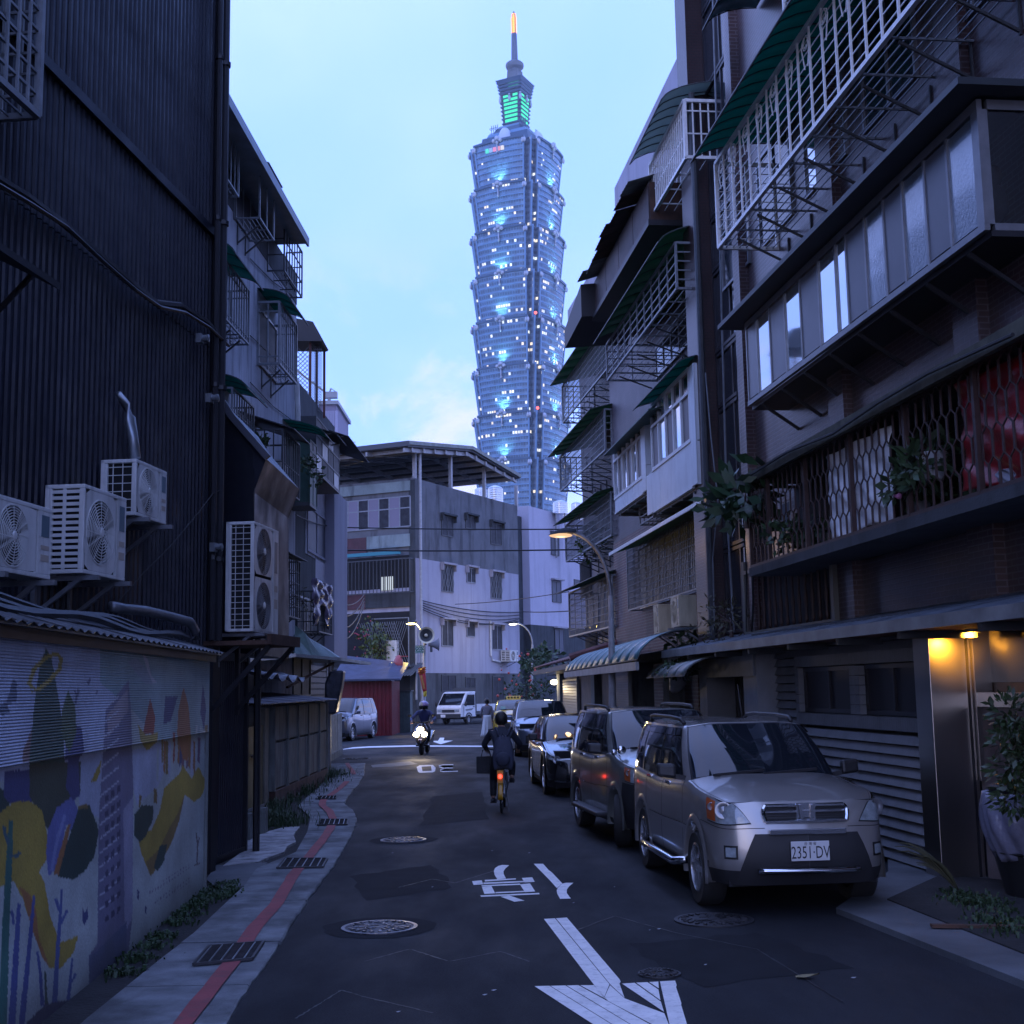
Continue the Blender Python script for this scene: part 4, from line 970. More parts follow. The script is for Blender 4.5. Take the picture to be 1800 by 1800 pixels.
for nm,(pxa,pya,pxb,pyb),m_ in(('pale_panel',(577,862,558,892),M_WHITEWALL),('pale_panel',(576,990,555,1020),M_WHITEWALL),('grey_panel',(577,905,537,972),M_GREY_WALL)):
 a,b=L3.uv(pxa,pya,.02),L3.uv(pxb,pyb,.02)
 MB().box(min(a[0],b[0]),max(a[0],b[0]),.003,.02,min(a[1],b[1]),max(a[1],b[1])).build(nm,m_,h3)
a,b=L3.uv(573,912,.03),L3.uv(540,968,.03)
plain_window('window',h3,min(a[0],b[0]),.022,min(a[1],b[1]),abs(a[0]-b[0]),abs(a[1]-b[1]),M_PINKWALL,mat('dull_pane',(.10,.105,.13),.5,spec=.2),2,.07)
def bay(F,pl,pr,depth,name,label,fm,gm,cols,rows,solid=0.0,roof=None,parent_group=None,end_panel=None,sash=.05):
 a0,a1=F.uv(pl[0],pl[1],depth),F.uv(pl[0],pl[2],depth);b0,b1=F.uv(pr[0],pr[1],depth),F.uv(pr[0],pr[2],depth)
 u0,u1=sorted((a0[0],b0[0]));z1=(a0[1]+b0[1])/2;z0=(a1[1]+b1[1])/2;w,h=u1-u0,z1-z0
 t=thing(name,label,'bay window',F.off(u0,0,z0),parent_group)
 MB().box(0,w,0,depth,-.05,.04).build('floor_panel',M_DKBAR if not end_panel else fm,t)
 MB().box(0,w,0,depth,h-.04,h).build('top_panel',fm,t)
 for k in range(cols):
  for j in range(rows):
   za,zb=solid+(h-solid)*j/rows,solid+(h-solid)*(j+1)/rows
   MB().box(w*k/cols+.02,w*(k+1)/cols-.02,depth-.03,depth-.012,za+.02,zb-.02).build('pane',gm[(k+j)%len(gm)]if isinstance(gm,list)else gm,t)
 f=MB()
 for k in range(cols+1):f.box(max(0,w*k/cols-sash/2),min(w,w*k/cols+sash/2),depth-.045,depth,solid,h-.04)
 for j in range(rows+1):z=solid+(h-solid)*j/rows;f.box(0,w,depth-.04,depth+.004,max(0,z-sash/2),min(h,z+sash/2))
 f.build('window_frame',fm,t)
 if solid:
  n=max(2,cols//2+1)
  for k in range(n):MB().box(w*k/n+.008,w*(k+1)/n-.008,depth-.03,depth-.006,.05,solid-.02).build('panel',fm,t)
  fr=MB()
  for k in range(n+1):fr.box(max(0,w*k/n-.02),min(w,w*k/n+.02),depth-.03,depth+.006,0,solid)
  fr.build('panel_frame',fm,t)
 for x in(0,w-.04):MB().box(x,x+.04,0,depth-.045,.04,h-.04).build('end_panel',end_panel or fm,t)
 return t,w,h
bay(L3,(556,745,836),(597,768,856),.9,'glazed_bay','dark glazed balcony with torn plastic sheeting in its panes',M_DKBAR,[mat('torn_plastic',(.10,.13,.15),.35,var=.7,vs=3,spec=.4),M_CURT,M_CURT],4,3)
gb,gw_,gh_=bay(L3,(545,775,886),(557,780,894),.95,'green_bay','narrow green metal balcony box under a curved green awning',mat('green_paint',(.022,.075,.055),.5,var=.3,vs=3),M_DKBAR,2,3,solid=.8)
curved_awning(gb,gw_+.4,.95,gh_+.05,.45,M_GREENFILM,3,over=.45)
foliage('hanging_plant','green plant hanging on the green metal balcony box','plant',L3.off(L3.uv(538,815,1.0)[0],1.05,L3.uv(538,815,1.0)[1]),.25,110,.12,droop=.5)
for pxs,lab in(((540,738,600,775),'thin dark tin awning above the glazed balcony'),((588,748,612,768),'short dark tin roof sticking out against the sky at the end of the row')):
 a=L3.uv(pxs[2],pxs[3],1.25);b=L3.uv(pxs[0],pxs[1],.2);u0,u1=sorted((a[0],b[0]))
 t=thing('tin_awning',lab,'awning',L3.off(u0,0,a[1]))
 o=hcorr_sheet(max(1.6,u1-u0),1.3,.2,.015,drop=.45).build('awning_sheet',mat('dark_tin',(.03,.03,.035),.5),t,Matrix.Translation((0,-.02,.45)));thick(o,.01)
 MB().bar((.1,0,-.2),(.1,1.1,.05),.03).build_each('strut',M_GALV if pxs[0]==588 else M_DKBAR,t)
 MB().bar((max(1.6,u1-u0)-.1,0,-.2),(max(1.6,u1-u0)-.1,1.1,.05),.03).build_each('strut',M_DKBAR,t)
rs=thing('roof_shelter','dark-roofed lattice shelter on rusty posts standing on the narrow house','shelter',Matrix.Translation((0,37.0,0)))
Q=lambda px,py,Y=37.0:(at_depth(px,py,Y).x,at_depth(px,py,Y).z)
xs=[Q(520,700)[0],Q(545,700)[0],Q(552,700)[0],Q(561,700)[0]];zt=Q(561,600)[1];zb=Q(561,705)[1]-.3
x0r,x1r=Q(500,600)[0],Q(569,598)[0]
MB().prism([(x0r,zt+.75),(Q(552,570)[0],zt+.55),(x1r,zt),(x1r-.05,zt-.05),(x0r,zt-.02)],-.2,1.0,'xz').build('roof',M_BLACK,rs)
for i,x in enumerate(xs[1:]):MB().bar((x,i*.5,zb),(x,i*.5,zt+.1),.07).build_each('post',mat('rusty_post',(.10,.03,.025),.7,var=.3),rs)
la=MB();nL=16
for i in range(-nL,nL*2):
 for sg in(1,-1):
  xa,xb=xs[0],xs[1];w_=xb-xa;h_=zt-zb;z0_=zb+h_*i/nL
  pts=[(xa,z0_),(xb,z0_+sg*w_)]
  if min(p[1]for p in pts)>zb and max(p[1]for p in pts)<zt:la.bar((pts[0][0],.02,pts[0][1]),(pts[1][0],.02,pts[1][1]),.018)
for i in range(26):
 z=zb+(zt-zb)*i/26
 for a_,b_ in((1,2),(2,3)):
  la.bar((xs[a_],.02,z),(xs[b_],.5,z+.14),.014);la.bar((xs[b_],.5,z),(xs[a_],.02,z+.14),.014)
o=la.build('lattice',M_DKBAR,rs);o['kind']='stuff'
lc=cage('window_cage','low barred window cage wrapped in crumpled plastic over the green tarpaulin','window cage',L3,(560,1040,1112),(583,1048,1114),.6,'barred window cages on the narrow house',M_DKBAR,vstep=.22,hstep=.25,r=.012,back=M_CURT)
M_PLAST=mat('purple_plastic_sheet',(0.14,0.12,0.19),0.22,var=.6,vs=5,spec=.8,bump=.8,bs=9)
a,b=L3.uv(586,1030,.75),L3.uv(556,1100,.75)
pb=MB();u0,u1=sorted((a[0],b[0]))
pb.grid(lambda s,c:(u0+(u1-u0)*s,.68+.045*math.sin(s*23+3*c)+.03*math.sin(c*17+s*9),a[1]-(a[1]-b[1])*c*(.75+.25*math.sin(s*9))),26,16)
tag(thick(pb.build('plastic_sheet',M_PLAST,None,L3.M,smooth=True),.006),'crumpled shiny purple plastic sheet hung over the low barred window','plastic sheet')
Yt=31.0
t=thing('lean_to_awning','long flat metal awning with pale edges above the old shed','awning',Matrix.Translation((0,Yt,0)))
p0,p1,p2,p3=at_depth(440,1159,24.5),at_depth(520,1151,30),at_depth(600,1158,33),at_depth(652,1166,36.0)
ed=[Vector((p.x,p.y-Yt,p.z))for p in(p0,p1,p2,p3)]
b=MB()
for i in range(3):
 A,B=ed[i],ed[i+1];b.hexa([A+Vector((-2.5,1.2,.12)),A+Vector((0,0,-.05)),B+Vector((0,0,-.05)),B+Vector((-2.5,1.2,.12)),A+Vector((-2.5,1.2,.2)),A+Vector((0,0,.03)),B+Vector((0,0,.03)),B+Vector((-2.5,1.2,.2))])
b.build('awning_sheet',mat('pale_awning_metal',(0.20,0.25,0.28),.4,metal=.4,var=.4,vs=2),t)
MB().bar((ed[2].x-.3,ed[2].y,0),(ed[2].x-.3,ed[2].y,ed[2].z),.07).build_each('post',M_STEEL,t)
MB().bar((ed[1].x-.2,ed[1].y,ed[1].z-.75),(ed[2].x-.2,ed[2].y,ed[2].z-.1),.05).build_each('strut',M_RUST,t)
M_TARP=mat('green_tarpaulin',(0.09,0.14,0.11),0.35,var=.35,vs=3,spec=.6,bump=.5,bs=5)
t=thing('tarpaulin','greenish tarpaulin tent draped over the awning','tarpaulin',Matrix.Translation((0,32,0)))
A=[at_depth(px,py,Y)for px,py,Y in((518,1150,31),(519,1118,31.6),(535,1111,32),(545,1124,32.2),(572,1140,32.6),(597,1155,33))]
b=MB();vs=[(p.x,p.y-32,p.z)for p in A];back=[(x-.5,y+1.6,z+.25)for x,y,z in vs];base=[(A[0].x+(A[-1].x-A[0].x)*i/5,A[0].y-32.1+(A[-1].y-A[0].y)*i/5,A[0].z+(A[-1].z-A[0].z)*i/5-.02)for i in range(6)]
b.add(vs+back,[(i,i+1,7+i,6+i)for i in range(5)]);b.add(vs+base,[(i,i+1,7+i,6+i)for i in range(5)])
b.build('sheet',M_TARP,t)
S=Fr(*G(572,1374),G(440,1442)[0]-G(572,1374)[0],G(440,1442)[1]-G(572,1374)[1])
sh=thing('concrete_shed','low shed of stained concrete panels with a yellowed metal door','shed',S.M)
ul=S.uv(437,1300)[0]+.6;zt=(S.uv(566,1232)[1]+S.uv(478,1240)[1])/2;zm_=(S.uv(566,1287)[1]+S.uv(478,1304)[1])/2;us=[0.0]+[S.uv(px,1300)[0]for px in(559,539,521,503,479)]
MB().box(0.02,ul,-3.2,-.05,0,zt).build('wall',M_CONC,sh)
for a,b in zip(us,us[1:]):
 for z0,z1 in((.32,zm_-.02),(zm_+.02,zt-.03)):
  MB().box(a+.03,b-.03,-.05,.03+R.uniform(-.012,.012),z0,z1).build('concrete_panel',M_CONC,sh,bevel=.012)
MB().box(0,us[-1],-.06,.06,-.05,.30).build('plinth',mat('red_stained_plinth',(.09,.05,.042),.85,var=.4,vs=4,bump=.4),sh)
post=MB()
for a in us:post.box(a-.05,a+.05,-.05,.055,.30,zt-.02)
post.build_each('post',M_CONC,sh)
ud0,ud1=S.uv(465,1370,.05)[0],S.uv(440,1370,.05)[0]
d_=MB().box(ud0,ud1+.3,-.02,.02,.02,S.uv(462,1275,.05)[1]).build('door',mat('yellowed_door',(.20,.17,.085),.6,var=.3,vs=3,stain=.7,ss=(5,5,.6),stain_c=(.08,.05,.03)),sh)
MB().box(ud0-.32,ud0-.02,-.04,.05,0,zt-.05).build('door_post',mat('pale_door_post',(.24,.23,.19),.8,var=.3,vs=4,stain=.6),sh)
MB().bar((ud1-.1,.05,1.0),(ud1-.55,.05,1.02),.03).bar((ud1-.3,.05,.92),(ud1-.3,.05,1.1),.02).build('door_bolt',M_RUST,d_)
me=None
for k in range(int(ul/.95)+1):
 b=hcorr_sheet(.97,3.6,.16,.012,drop=.42)
 if me is None:me=b.mesh('roof_sheet',mat('shed_roof_metal',(.055,.055,.075),.45,metal=.4,var=.5,vs=2,rvar=.15))
 thick(piece('roof_sheet',me,sh,Matrix.Translation((-.1+.95*k,-3.35,zt+.45+.004*(k%2)))),.006)
p0,p1=Vector((*G(432,1482),0)),Vector((*G(463,1468),0));z_=.42
t=thing('low_bench','low plank bench on two blocks at the foot of the black gate','bench',Matrix.Translation(p0))
d=p1-p0;d=d+d.normalized()*.15
MB().hexa([Vector((-.05,-.12,z_-.04)),d+Vector((-.05,-.12,z_-.04)),d+Vector((-.05,.12,z_-.04)),Vector((-.05,.12,z_-.04)),Vector((-.05,-.12,z_)),d+Vector((-.05,-.12,z_)),d+Vector((-.05,.12,z_)),Vector((-.05,.12,z_))]).build('seat',M_GALV,t)
for f in(.12,.88):c=d*f;MB().box(c.x-.12,c.x+.04,c.y-.09,c.y+.09,0,z_-.04).build('leg',M_CONC,t)
(hx0,hy0),(hx1,hy1)=G(572,1343),G(600,1326);H=Fr(hx1,hy1,hx0-hx1,hy0-hy1);hw=math.hypot(hx1-hx0,hy1-hy0);hh=H.uv(590,1255)[1]
t=thing('plank_hoarding','short pale plank hoarding between the concrete shed and the parked grey van','hoarding',H.M)
n=7
for k in range(n):MB().box(hw*k/n+.008,hw*(k+1)/n-.008,-.02,.015+R.uniform(-.01,.01),.2,hh*R.uniform(.97,1.0)).build('plank',mat('pale_plank',(.30,.31,.29),.8,var=.3,vs=4,stain=.5),t)
MB().box(0,hw,-.05,.05,0,.2).build('base',M_CONC,t)
t=thing('hanging_sack','dark shiny sack hanging under the awning above the pale hoarding','sack',Matrix.Translation((0,33.0,0)))
P=[at_depth(px,py,33.0)for px,py in((572,1255),(573,1200),(582,1180),(606,1178),(603,1205),(592,1255))]
b=MB().prism([(p.x,p.z)for p in P],-.25,.25,'xz').build('cloth',mat('oily_sack',(.035,.04,.055),.3,var=.6,vs=4,spec=.6,bump=.9,bs=7),t,bevel=.06)
MB().box(-.1,.02,0,.1,0,.01)
a=L3.uv(575,1250,.05);b_=L3.uv(520,1250,.05);rsh=thing('roller_shutter','dark rusty roller shutter under the flat metal awning','shutter',L3.off(min(a[0],b_[0]),0,0))
ww=abs(a[0]-b_[0]);k=0
while k<16:MB().box(0,ww,.0,.035,.06+.17*k,.06+.17*k+.14).build('slat',mat('dark_shutter',(.03,.03,.033),.5,var=.4),rsh);k+=1
MB().box(-.08,0,-.02,.06,0,2.9).box(ww,ww+.08,-.02,.06,0,2.9).build('guide_rail',M_GALV,rsh)
pa,pb_=at_depth(457,1190,23.2),at_depth(535,1192,30.0)
t=thing('ragged_canopy','ragged old plastic canopy over the low window behind the shed','canopy',Matrix.Translation(pa))
b=MB();b.grid(lambda s,c:((pb_.x-pa.x)*s-.55+.6*c+.04*math.sin(30*s),(pb_.y-pa.y)*s,.18*(1-c)+.04*math.sin(24*s+2*c)+(.05*math.sin(57*s)if c>.9 else 0)),40,3)
thick(b.build('canopy_sheet',mat('ragged_plastic',(.12,.13,.15),.5,var=.7,vs=5),t,smooth=True),.008)
rx0,ry0=-8.6,58.5
rd=thing('red_shed','small red ribbed metal shed with blue-grey roof behind the parked grey van','shed',Matrix.Translation((0,58.5,0)))
xl,xr=at_depth(585,1250,58.5).x,at_depth(688,1250,58.5).x;zt=at_depth(688,1197,58.5).z
M_REDM=mat('red_metal',(.16,.014,.018),.45,var=.25,vs=2)
MB().box(xl,xr,.03,4,0,zt).build('wall',M_REDM,rd)
me=corr_sheet(.9,zt,.18,.03).mesh('metal_sheet',M_REDM)
for k in range(int((xr-xl)/.9)):piece('metal_sheet',me,rd,Matrix.Translation((xr-.9*k,.02,0))@Matrix.Rotation(math.pi,4,'Z'))
me=corr_sheet(4,zt,.18,.03).mesh('end_sheet',M_REDM);piece('end_sheet',me,rd,Matrix.Translation((xr,4,0))@Matrix.Rotation(-math.pi/2,4,'Z'))
zr=at_depth(640,1168,60).z
MB().hexa([(xl,-.4,zt+.02),(xr+.45,-.4,zt+.02),(xr+.45,4.2,zr),(xl,4.2,zr+.4),(xl,-.4,zt+.1),(xr+.45,-.4,zt+.1),(xr+.45,4.2,zr+.1),(xl,4.2,zr+.5)]).build('roof',mat('blue_grey_roof',(.07,.08,.13),.45,metal=.3,var=.3,vs=2),rd)
x,y=G(707,1283.5)
b=thing('grey_hut','small grey-green boarded hut beside the red shed','hut',Matrix.Translation((0,62.5,0)))
xl,xr=at_depth(694,1250,62.5).x,at_depth(721,1250,62.5).x;zt=at_depth(707,1215.5,62.5).z
MB().box(xl,xr,0,1.5,0,zt).build('wall',mat('grey_green_board',(.06,.085,.085),.7,var=.3,vs=3,stain=.4),b)
MB().box(xl-.06,xr+.06,-.06,1.55,zt,zt+.06).build('roof',M_DKBAR,b)
x,y=G(691,1288)
mp=thing('traffic_mirror','round traffic mirror with red hood on a post striped black and yellow','traffic mirror',Matrix.Translation((x,y,0)))
pz=at_depth(691,1185,y).z
MB().tube([(0,0,0),(0,0,pz)],.075,10).build_each('post',M_PIPE,mp)
z0,z1=at_depth(691,1276,y).z,at_depth(691,1232,y).z;M_HY=mat('hazard_yellow',(.55,.25,.01),.45);n=9
for k in range(n):
 za=z0+(z1-z0)*k/n;dz=(z1-z0)/n
 if k%2==0:
  b=MB();m_=14
  vs=[(.083*math.cos(2*math.pi*i/m_),.083*math.sin(2*math.pi*i/m_),za+dz*(.35*math.cos(2*math.pi*i/m_))+j*dz)for j in(0,1)for i in range(m_)]
  b.add(vs,[(i,(i+1)%m_,m_+(i+1)%m_,m_+i)for i in range(m_)]);b.build('hazard_stripe',M_HY,mp)
MB().tube([(0,0,z0-.1),(0,0,z1+.1)],.079,12).build('hazard_sleeve',M_BLACK,mp)
mc=at_depth(701,1168,y)-Vector((x,y,0))
M_ORED=mat('mirror_orange',(.42,.06,.05),.4)
b=MB().lathe([(.42,-.06),(.46,.0),(.44,.05),(.30,.16),(.001,.20)],22,(0,0,0),'y');o=b.build('mirror_back',M_ORED,mp,Matrix.Translation(mc)@Matrix.Rotation(rad(115),4,'Z'),smooth=True,sharp=35)
MB().lathe([(.001,-.10),(.2,-.09),(.40,-.055),(.40,-.03)],22,(0,0,0),'y').build('mirror_face',M_CHROME,o,smooth=True)
MB().box(-.44,.44,-.32,.02,.36,.40).build('hood',M_ORED,o)
MB().bar((0,0,pz-.05),(mc.x,mc.y,mc.z-.1),.05).build('arm',M_PIPE,mp)
mc2=at_depth(686,1178,y)-Vector((x,y,0))
o=MB().lathe([(.36,-.05),(.40,.0),(.38,.05),(.25,.14),(.001,.17)],20,(0,0,0),'y').build('mirror_back',mat('mirror_grey',(.12,.12,.16),.4),mp,Matrix.Translation(mc2)@Matrix.Rotation(rad(-70),4,'Z'),smooth=True,sharp=35)
EC=at_depth(729,1200,76.0);ER=Fr(EC.x,76.0,-0.44,-0.90)
EL=Fr(EC.x,76.0,-0.90,0.44)
ce=thing('corner_house','corner house with mauve side wall and open steel roof at the end of the lane','house',Matrix.Translation((EC.x,76,0))@Matrix.Rotation(ER.rz,4,'Z'))
WR=-ER.uv(913,1100)[0];DL=12.0
ztop=ER.uv(735,842)[1];zcol=ER.uv(740,982)[1];zbase=ER.uv(760,1183)[1];
MB().box(-WR,0,-DL,0,zbase,zcol).build('mauve_wall',M_PINKWALL,ce)
MB().box(-WR,0,-DL,0.003,zcol,ztop).build('upper_wall',mat('grey_stained_render',(.13,.135,.145),.85,var=.2,vs=.8,stain=.85,ss=(1.2,1.2,.22),stain_c=(.03,.03,.033),bump=.2),ce)
MB().box(-WR,0,-DL,-.003,0,zbase).build('base_wall',mat('grey_base_render',(.085,.09,.095),.85,var=.3,vs=.8,stain=.8,ss=(1.0,1.0,.2),stain_c=(.02,.02,.022),bump=.2),ce)
cols=((787,.0),(826,0),(873,0));M_SILL=mat('window_surround',(.36,.34,.37),.85,stain=.4,ss=(3,3,.4))
ROWS=[[(776,905,797,945),(818,905,836,932),(862,917,882,960)],[(776,992,797,1042),(820,997,836,1026),(862,1005,882,1054)],[(776,1089,797,1137),(820,1093,835,1120),(864,1098,883,1143)],[(776,1186,802,1215),(818,1190,836,1222),(866,1188,886,1240)]]
for r_,row in enumerate(ROWS):
 for c_,(x0,y0,x1,y1)in enumerate(row):
  a,b=ER.uv(x0,y0,.02),ER.uv(x1,y1,.02);u0,u1=sorted((a[0],b[0]));z0,z1=sorted((a[1],b[1]));w,h=u1-u0,z1-z0
  MB().box(u0,u1,-.005,.006,z0,z1).build('window_recess',M_DARK,ce)
  wd=plain_window('window',ce,u0,.02,z0,w,h,M_DKBAR if r_ in(0,3)else M_ALU,M_CURT,2 if w>1.2 else 1,.06)
  if r_<3:
   MB().box(-.12,w+.12,0,.28,h+.02,h+.14).box(-.12,-.02,0,.22,h-.35,h+.02).box(w+.02,w+.12,0,.22,h-.35,h+.02).build('hood',M_SILL if r_ else M_DKGREY,wd)
  if r_==1 and c_!=1:
   g=MB()
   for k in range(9):
    x=w*(k+.5)/9;g.tube([(x+.05*math.sin(q*1.2+k*3.14),.07,h*q/12)for q in range(13)],.018,4,cap=False)
   o=g.build('window_bars',M_GREYBAR,wd);o['kind']='stuff'
def lp(px,py,n=0):return EL.uv(px,py,n)
EM=thing
lf=Matrix.Rotation(EL.rz-ER.rz,4,'Z')
def left_box(name,m,x0,y0,x1,y1,d0,d1):
 a,b=lp(x0,y0),lp(x1,y1);return MB().box(min(a[0],b[0]),max(a[0],b[0]),d0,d1,min(a[1],b[1]),max(a[1],b[1])).build(name,m,ce,lf)
M_TEALW=mat('pale_teal_render',(.22,.27,.27),.85,var=.2,vs=1,stain=.7,ss=(2,2,.3),stain_c=(.06,.07,.075));M_MAROON=mat('maroon_tile',(.075,.025,.03),.6,var=.3,vs=2)
left_box('corner_pillar',M_DKGREY,729,843,722,1270,-.02,.06)
left_box('parapet',M_TEALW,722,845,560,878,0,.12)
left_box('spandrel',M_TEALW,722,938,646,966,0,.12);left_box('spandrel',M_MAROON,646,945,580,978,0,.12)
left_box('spandrel',M_DKGREY,722,1040,644,1070,0,.12);left_box('spandrel',M_MAROON,644,1044,580,1074,0,.12)
left_box('dark_storey',M_DARK,722,1074,560,1270,-.2,.02)
left_box('dark_storey',M_DARK,722,975,560,1042,-.2,.01)
a,b=lp(722,880),lp(560,938);u0,u1=sorted((a[0],b[0]));z0,z1=sorted((a[1],b[1]));z1=lp(720,872)[1]
ncol=9;cw=(u1-u0)/ncol;fr=MB()
for k in range(ncol):
 for j,(f0,f1)in enumerate(((0,.62),(.62,1))):
  MB().box(u0+cw*k+.04,u0+cw*(k+1)-.04,.02,.05,z0+(z1-z0)*f0+.03,z0+(z1-z0)*f1-.03).build('pane',mat('curtained_glass',(.18,.16,.22),.3)if k%2 else M_CURT,ce,lf)
for k in range(ncol+1):fr.box(u0+cw*k-.04,u0+cw*k+.04,.015,.07,z0,z1)
for f in(0,.62,1):fr.box(u0,u1,.014,.068,z0+(z1-z0)*f-.035,z0+(z1-z0)*f+.035)
fr.build('window_frame',M_ALU,ce,lf)
cage('balcony_cage','dark barred balcony with blue edge on the left face of the corner house','balcony cage',EL,(720,980,1040),(600,990,1046),.5,None,M_DKBAR,vstep=.25,r=.018,frame=.06,floor=0,brackets=False)
left_box('blue_edge',mat('turquoise_paint',(.03,.22,.27),.45),712,975,560,980,.5,.62)
a,b=lp(690,1013,.1),lp(668,1038,.1)
w_=tag(MB().box(min(a[0],b[0]),max(a[0],b[0]),.05,.08,min(a[1],b[1]),max(a[1],b[1])).build('lit_pane',emit_mat('lit_window',(.80,.9,1.0),.75),ce,lf))
for k in range(6):
 x=min(a[0],b[0])+abs(a[0]-b[0])*(k+.5)/6;MB().box(x-.02,x+.02,.085,.11,min(a[1],b[1]),max(a[1],b[1])).build('pane_bar',M_DKBAR,ce,lf)
fb=thing('flower_balcony','first-floor balcony ledge with grille under the yellow street lamp','balcony',EL.off(lp(722,1170,.9)[0],0,lp(722,1170,.9)[1]))
MB().box(0,5.5,0,1.0,-.1,0).build('ledge',M_DKGREY,fb)
gr=MB()
for k in range(16):
 gr.bar((.1+.16*k,.95,.1),(.1+.16*k+1.0,.95,2.6),.02);gr.bar((.1+.16*k+1.0,.95,.1),(.1+.16*k,.95,2.6),.02)
gr.bar((.1,.95,0),(.1,.95,2.8),.05);gr.bar((2.6,.95,0),(2.6,.95,2.8),.05);gr.bar((.1,.95,2.8),(2.6,.95,2.8),.05)
o=gr.build('grille',M_GREYBAR,fb);o['kind']='stuff'
MB().box(.9,1.6,.75,.98,.05,1.5).build('notice_board',M_WHITEP,fb)
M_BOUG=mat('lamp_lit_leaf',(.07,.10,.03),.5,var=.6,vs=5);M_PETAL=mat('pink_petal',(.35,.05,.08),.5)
pos=EL.at(lp(668,1135,.9)[0],.95,lp(668,1135,.9)[1])
foliage('balcony_plant','trailing bougainvillea with pink flowers on the first-floor balcony','plant',Matrix.Translation(pos),1.15,620,.22,M_BOUG,droop=.2,narrow=.4)
fl=MB()
for _ in range(40):
 p=Vector((R.gauss(-.6,.6),R.gauss(-.3,.4),R.gauss(.1,.6)));fl.ball(p,.05,n=5,m=3)
tag(fl.build('flowers',M_PETAL,None,Matrix.Translation(pos)),'pink flowers on the trailing plant at the first-floor balcony','flowers')
for px,r_,y0,y1,lab in((738,.09,785,1270,'grey downpipe on the corner of the end house, right one'),(731,.06,1090,1230,'thin pale downpipe on the corner of the end house, left one')):
 a=ER.uv(px,y0,.25);b=ER.uv(px,y1,.25)
 tag(MB().tube([(a[0],.25,max(a[1],b[1])),(a[0],.25,max(0,min(a[1],b[1])))],r_,8).build('drain_pipe',M_PIPE,None,ER.M),lab,'drainpipe')
zr0=ER.uv(735,781,.4)[1]
rf=thing('rooftop_canopy','open steel canopy with ribbed underside on posts over the corner house','canopy',Matrix.Translation((EC.x,76,0))@Matrix.Rotation(ER.rz,4,'Z'))
zA=ER.uv(724,779,.8)[1];zB=ER.uv(829,786,.8)[1];zC=ER.uv(911,835,.8)[1];uA,uB,uC=ER.uv(722,779,.8)[0]+.3,ER.uv(829,786,.8)[0],ER.uv(913,835,.8)[0]
poly=[(uA,zA),(uB,zB),(uC,zC),(uC,zC-.25),(uB,zB-.28),(uA,zA-.28)]
MB().prism(poly,-DL-.5,.8,'xz').build('roof_sheet',mat('canopy_metal',(.055,.06,.07),.5,metal=.3,var=.3,vs=1),rf)
MB().prism([(uA+.05,zA+.06),(uB,zB+.06),(uC-.05,zC+.05),(uC-.05,zC-.18),(uB,zB-.16),(uA+.05,zA-.16)],.8,.92,'xz').build('fascia',mat('canopy_edge',(.17,.19,.17),.5,var=.3),rf)
MB().box(uA,uA+.12,-DL-.5,.9,zA-.24,zA+.06).build('end_fascia',mat('canopy_edge_dark',(.06,.065,.075),.5),rf)
for k in range(11):
 u=uA+(uC-uA)*(k+.5)/11;z=zA+(zB-zA)*(u-uA)/(uB-uA)if u>uB else zB+(zC-zB)*(u-uB)/(uC-uB)
 MB().box(u-.07,u+.07,-DL,.7,z-.55,z-.30).build('beam',M_PIPE,rf)
for k in range(5):
 y=.5-k*2.6
 MB().prism([(uA,zA-.32),(uB,zB-.32),(uC,zC-.3),(uC,zC-.5),(uB,zB-.56),(uA,zA-.56)],y-.06,y+.06,'xz').build('purlin',M_PIPE,rf)
for px in(729,792,851,907):
 u=ER.uv(px,850,-.12)[0];zz=zA+(zB-zA)*(u-uA)/(uB-uA)if u>uB else zB+(zC-zB)*(u-uB)/(uC-uB)
 for y in(-.12,-DL+.3):MB().box(u-.1,u+.1,y-.1,y+.1,ztop-.3,zz-.28).build_each('post',M_PIPE,rf)
a=ER.uv(888,1163,.3)
ac_unit('window air conditioner under a thin bracket roof on the mauve wall',ER.off(a[0]-1.0,.1,a[1]),w=1.25,d=.7,h=.75,side_rows=6)
u,v=ER.uv(872,1150,.1);tag(MB().tube([(u+.7,.08,v+2.2),(u+.7,.08,v-.1),(u+.5,.1,v-.4),(u-.6,.12,v-.5)],.06,8).build('conduit',M_WHITEP,None,ER.M),'pale bent conduit leading to the air conditioner on the mauve wall','conduit')
for k in range(5):
 a,b=ER.uv(740,1055+4*k,.12),ER.uv(914,1076+5*k-(9 if k==4 else 0),.12)
 tag(wire('wall_cable',None,(a[0],.12+.02*k,a[1]),(b[0],.12+.02*k,b[1]),.25+.1*k,.03,16),('top','second','third','fourth','lowest')[k]+' cable of the bundle strung across the mauve wall','cable');bpy.data.objects[-1]
for o in[o for o in bpy.data.objects if o.name.startswith('wall_cable')and 'bundle strung' in o.get('label','')]:o.matrix_world=ER.M
a=EL.uv(726,1180,1.5);tag(thick(hcorr_sheet(3.2,1.6,.2,.03,drop=.5,curve=.25).build('tin_awning',M_DKBAR,None,EL.off(a[0],0,a[1]+.5)),.02),'curved dark tin awning at the foot of the corner house, left of the lamp post','awning')
WC=at_depth(935,1200,96.0);WF=Fr(WC.x,96.0,-0.44,-0.90)
zt=WF.uv(940,892)[1]
wh=thing('white_house','pale two-tone house with rooftop water tanks behind the corner house','house',WF.M)
zd=WF.uv(960,1100)[1]
MB().box(-24,0,-8,0,zd,zt).build('wall',mat('lilac_white_render',(.47,.45,.53),.85,var=.08,vs=.5,stain=.3,ss=(1,1,.12),bump=.1),wh)
MB().box(-24,0,-8,-.005,0,zd).build('base_wall',M_DKGREY,wh)
